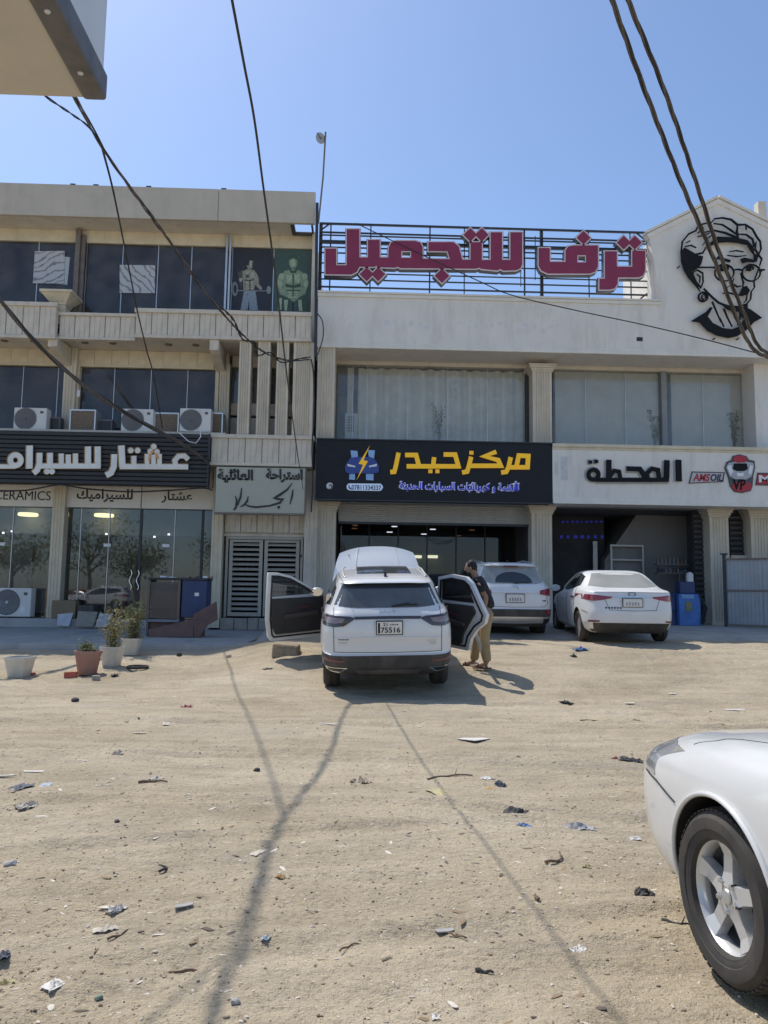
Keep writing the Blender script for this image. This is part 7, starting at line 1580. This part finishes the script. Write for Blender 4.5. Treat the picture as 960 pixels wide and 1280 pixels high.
def stick(name, label, cat, px, py, L, r, m_, rot, bend=.1, fork=False):
    sg = 1 if int(px) % 2 else -1; pts = [((k / 6 - .5) * L, sg * bend * L * math.sin(k / 6 * 3.1) + L * .012 * math.sin(k * 2.3 + px), r * .7 + .004 * math.sin(k * 1.7)) for k in range(7)]
    mb = MB().tube(pts, [r * (1 - .08 * k) for k in range(7)], 6)
    if fork: mb.tube([pts[4], (pts[4][0] + L * .12, pts[4][1] + L * .14, r + .03)], [r * .6, r * .3], 5)
    o = put(mb.build(name, LM[m_], smooth=40), px, py); o.rotation_euler = (0, 0, rot); return tag(o, label, cat)
def rock(name, label, cat, px, py, s, m_, flat=.6):
    r = np.random.default_rng(int(px * 3 + py)); bm = bmesh.new(); bmesh.ops.create_icosphere(bm, subdivisions=2, radius=1); 
    for v in bm.verts: v.co *= 1 + .28 * (r.random() - .5)
    me_ = bpy.data.meshes.new(name); bm.to_mesh(me_); bm.free(); me_.materials.append(LM[m_] if m_ in LM else M[m_])
    o = put(link(name, me_), px, py, s * flat * .35); o.scale = (s, s * .75, s * flat); return tag(o, label, cat)
def card(name, label, cat, px, py, w, d_, m_, rot, th=.012):
    rr_ = random.Random(px); j = (lambda: 1 - .3 * rr_.random()) if cat != 'card' else (lambda: 1.0); th = .006 if cat != 'wood' else .012
    o = MB().prism([(-w/2 * j(), -d_/2 * j()), (w * .1, -d_/2), (w/2 * j(), -d_/2 * j()), (w/2, d_ * .1), (w/2 * j(), d_/2 * j()), (-w * .15, d_/2 * j()), (-w/2 * j(), d_/2 * j())] if cat != 'card' else [(-w/2, -d_/2), (w/2, -d_/2), (w/2, d_/2), (-w/2, d_/2)], 0, th, lambda p, q, d: (p, q, d + .02 * p * p / w)).build(name, LM[m_], bevel=.001); put(o, px, py, .006); o.rotation_euler = (random.uniform(-.06, .06), random.uniform(-.06, .06), rot); return tag(o, label, cat)
C_ = crumple; S_ = stick
C_('wrapper', 'crumpled red wrapper on the dirt in the left middle ground', 'wrapper', 233, 885, .16, .05, 'red')
C_('wrapper', 'pale wrapper below the red one on the dirt', 'wrapper', 208, 905, .14, .02, 'cream')
card('wood_chip', 'pale wood chip left of the pale wrapper', 'wood chip', 174, 917, .16, .04, 'cream', .1)
rock('stone', 'small black stone far left on the dirt below the pots', 'stone', 94, 876.5, .05, 'dark', .8)
C_('paper', 'crumpled whitish paper lump in the left middle ground', 'paper', 147, 943, .16, .08, 'cream')
card('plastic_strip', 'white strip lying near the left edge above the blue scraps', 'plastic strip', 42, 967, .17, .04, 'white', .2)
C_('plastic_scrap', 'pale blue plastic scrap near the left edge', 'plastic', 57, 982, .13, .02, 'pale_blue')
C_('plastic_bag', 'dark blue flattened bag near the left edge', 'bag', 22, 986, .24, .03, 'navy')
C_('paper', 'large crumpled pale paper near the left edge', 'paper', 35, 1012, .17, .06, 'cream')
card('wood_lath', 'thin pale lath at the left edge above the dark bag', 'wood', 6, 973, .16, .03, 'cream', .05)
S_('wood_stick', 'straight brown wood stick left of centre on the dirt', 'stick', 191, 979, .22, .012, 'brown', .15)
C_('paper', 'torn pale paper beside the straight brown stick', 'paper', 196, 974, .12, .03, 'cream')
rock('stone', 'grey stone at the left edge in the foreground', 'stone', 12, 1087, .035, 'grey', .5)
rock('stone', 'small dark stone in the left foreground above the curled leaf', 'stone', 146, 1033, .022, 'dark', .6)
S_('dry_leaf', 'black curled dry leaf in the left foreground', 'leaf', 198, 1088, .085, .008, 'dark', 1.9, .5)
C_('paper', 'white crumpled paper in the left foreground, upper of two', 'paper', 146, 1138, .105, .05, 'white')
C_('paper', 'beige crumpled paper in the left foreground, lower of two', 'paper', 131, 1160, .12, .03, 'cream')
S_('twig', 'short dark twig right of the two foreground papers', 'twig', 148, 1167, .12, .006, 'brown', 1.0)
card('slate_shard', 'flat grey shard in the left foreground', 'shard', 229, 1137, .10, .035, 'grey', .35)
S_('wood_stick', 'thick brown stick in the left foreground', 'stick', 227, 1207, .13, .010, 'brown', .35, .15)
C_('wrapper', 'orange crumpled wrapper beside the long cable shadow', 'wrapper', 350, 1100, .06, .025, 'orange')
C_('wrapper', 'blue and white wrapper right of the long cable shadow', 'wrapper', 333, 1170, .055, .025, 'pale_blue')
C_('plastic_bag', 'dark scrap of bag at the lower left edge', 'bag', 3, 1199, .09, .03, 'navy')
C_('wrapper', 'yellow wrapper scrap at the lower left corner', 'wrapper', 6, 1232, .07, .03, 'yellow')
rock('bottle_cap', 'small green cap in the lower left foreground', 'cap', 123, 1246, .016, 'green', .5)
rock('stone', 'black stone left of the cable shadow in the middle ground', 'stone', 321, 962, .03, 'dark', .7)
C_('paper', 'white paper bits at the lower left', 'paper', 66, 1238, .10, .02, 'white')
rock('stone', 'grey stone at the bottom beside the cable shadow', 'stone', 294, 1258, .02, 'grey', .6)
C_('plastic_sheet', 'white torn plastic at the fork of the cable shadows', 'plastic', 322, 1068, .14, .012, 'cream')
card('white_card', 'white square card lying flat in the middle of the dirt', 'card', 592, 924, .26, .24, 'white', .75)
C_('crushed_bottle', 'crushed tan paper bag in the middle of the dirt', 'bag', 450, 978, .20, .08, 'tan')
S_('branch', 'forked thin branch right of the crushed bag', 'branch', 563, 972, .42, .010, 'brown', .4, .12, True)
C_('plastic_bag', 'white plastic bag scrap right of the forked branch', 'bag', 608, 973, .15, .04, 'white')
C_('plastic_bag', 'black bag lump touching the white bag scrap', 'bag', 625, 983, .11, .07, 'navy')
C_('wrapper', 'orange wrapper under the white bag scrap', 'wrapper', 612, 986, .09, .02, 'orange')
C_('straw_bag', 'yellow netting below the forked branch', 'netting', 551, 994, .24, .018, 'yellow')
C_('matted_rag', 'black matted rag in the middle right of the dirt', 'rag', 643, 1016, .26, .05, 'dark')
C_('wrapper', 'blue wrapper below the black matted rag', 'wrapper', 655, 1030, .10, .03, 'blue')
C_('plastic_sleeve', 'long grey plastic sleeve in the right middle ground', 'plastic', 722, 1035, .22, .05, 'grey', rot=.1)
S_('twig', 'dark bent twig in the right foreground', 'twig', 692, 1078, .17, .009, 'brown', .75, .2, True)
C_('wrapper', 'small yellow wrapper in the right foreground', 'wrapper', 733, 1086, .06, .03, 'yellow')
S_('wood_stub', 'short brown wood stub standing out in the right foreground', 'stub', 671, 1124, .06, .011, 'brown', 1.6)
card('slate_shard', 'grey shard right of the thin cable shadow start', 'shard', 556, 1159, .09, .04, 'grey', .1)
S_('twig', 'thin dark twig touching the grey shard', 'twig', 572, 1167, .09, .005, 'brown', -.5)
S_('twig', 'pale brown twig in the centre foreground', 'twig', 437, 1182, .11, .005, 'brown', .7)
S_('wood_stub', 'small dark wood piece on the thin cable shadow', 'wood', 606, 1212, .07, .009, 'dark', -.2)
C_('paper', 'white scrap at the bottom centre', 'paper', 545, 1268, .05, .02, 'white')
C_('paper', 'grey white torn paper in the right foreground', 'paper', 723, 1183, .075, .02, 'white')
C_('plastic_bag', 'black flat bag lying beyond the white card', 'bag', 708, 878, .20, .05, 'dark')
card('paper_scrap', 'pale rectangular scrap right of the black flat bag', 'paper', 787, 881, .17, .09, 'cream', .3)
C_('plastic_bag', 'dark bag with red top left of the near sedan', 'bag', 790, 951, .26, .05, 'dark')
C_('wrapper', 'red wrapper on the dark bag left of the near sedan', 'wrapper', 769, 946, .07, .04, 'red')
C_('plastic_bag', 'black torn bag left of the near wheel', 'bag', 806, 1119, .11, .06, 'dark')
S_('twig', 'black twig beside the near front wheel', 'twig', 846, 1150, .13, .007, 'dark', -.4, .2, True)
C_('paper', 'pale grey paper beside the near sedan bumper', 'paper', 792, 1046, .09, .02, 'white')
C_('plastic_bag', 'bright blue bag on the dirt before the parked sedan', 'bag', 726, 813, .30, .12, 'blue')
C_('plastic_bag', 'black and white bag lump beside the bright blue bag', 'bag', 717, 822, .16, .10, 'dark')
card('white_board', 'white strip of board lying at the right behind the near sedan', 'board', 918, 888, .30, .07, 'white', -.15)
C_('paper', 'white paper scrap below the parked sedan shadow', 'paper', 840, 867, .16, .03, 'white')
S_('branch', 'long thin branch on the dirt in the right middle ground', 'branch', 752, 900, .55, .008, 'brown', .1, .06)
card('white_card', 'narrow white card left of the crossover shadow', 'card', 411, 907, .22, .04, 'white', .05)
C_('rag', 'dark rag on the dirt bank in front of the louvred gate', 'rag', 335, 837, .16, .05, 'dark')
rock('stone', 'dark stone on the dirt before the pavement', 'stone', 224, 821, .06, 'dark', 1.0)
rock('stone', 'pale brown stone at the foot of the dirt bank', 'stone', 286, 822, .05, 'tan', .8)
C_('rag', 'black twisted scrap right of the terracotta pot', 'scrap', 143, 846, .20, .05, 'dark')
C_('paper', 'pale paper scrap before the open front door', 'paper', 300, 808, .12, .05, 'pale_blue')
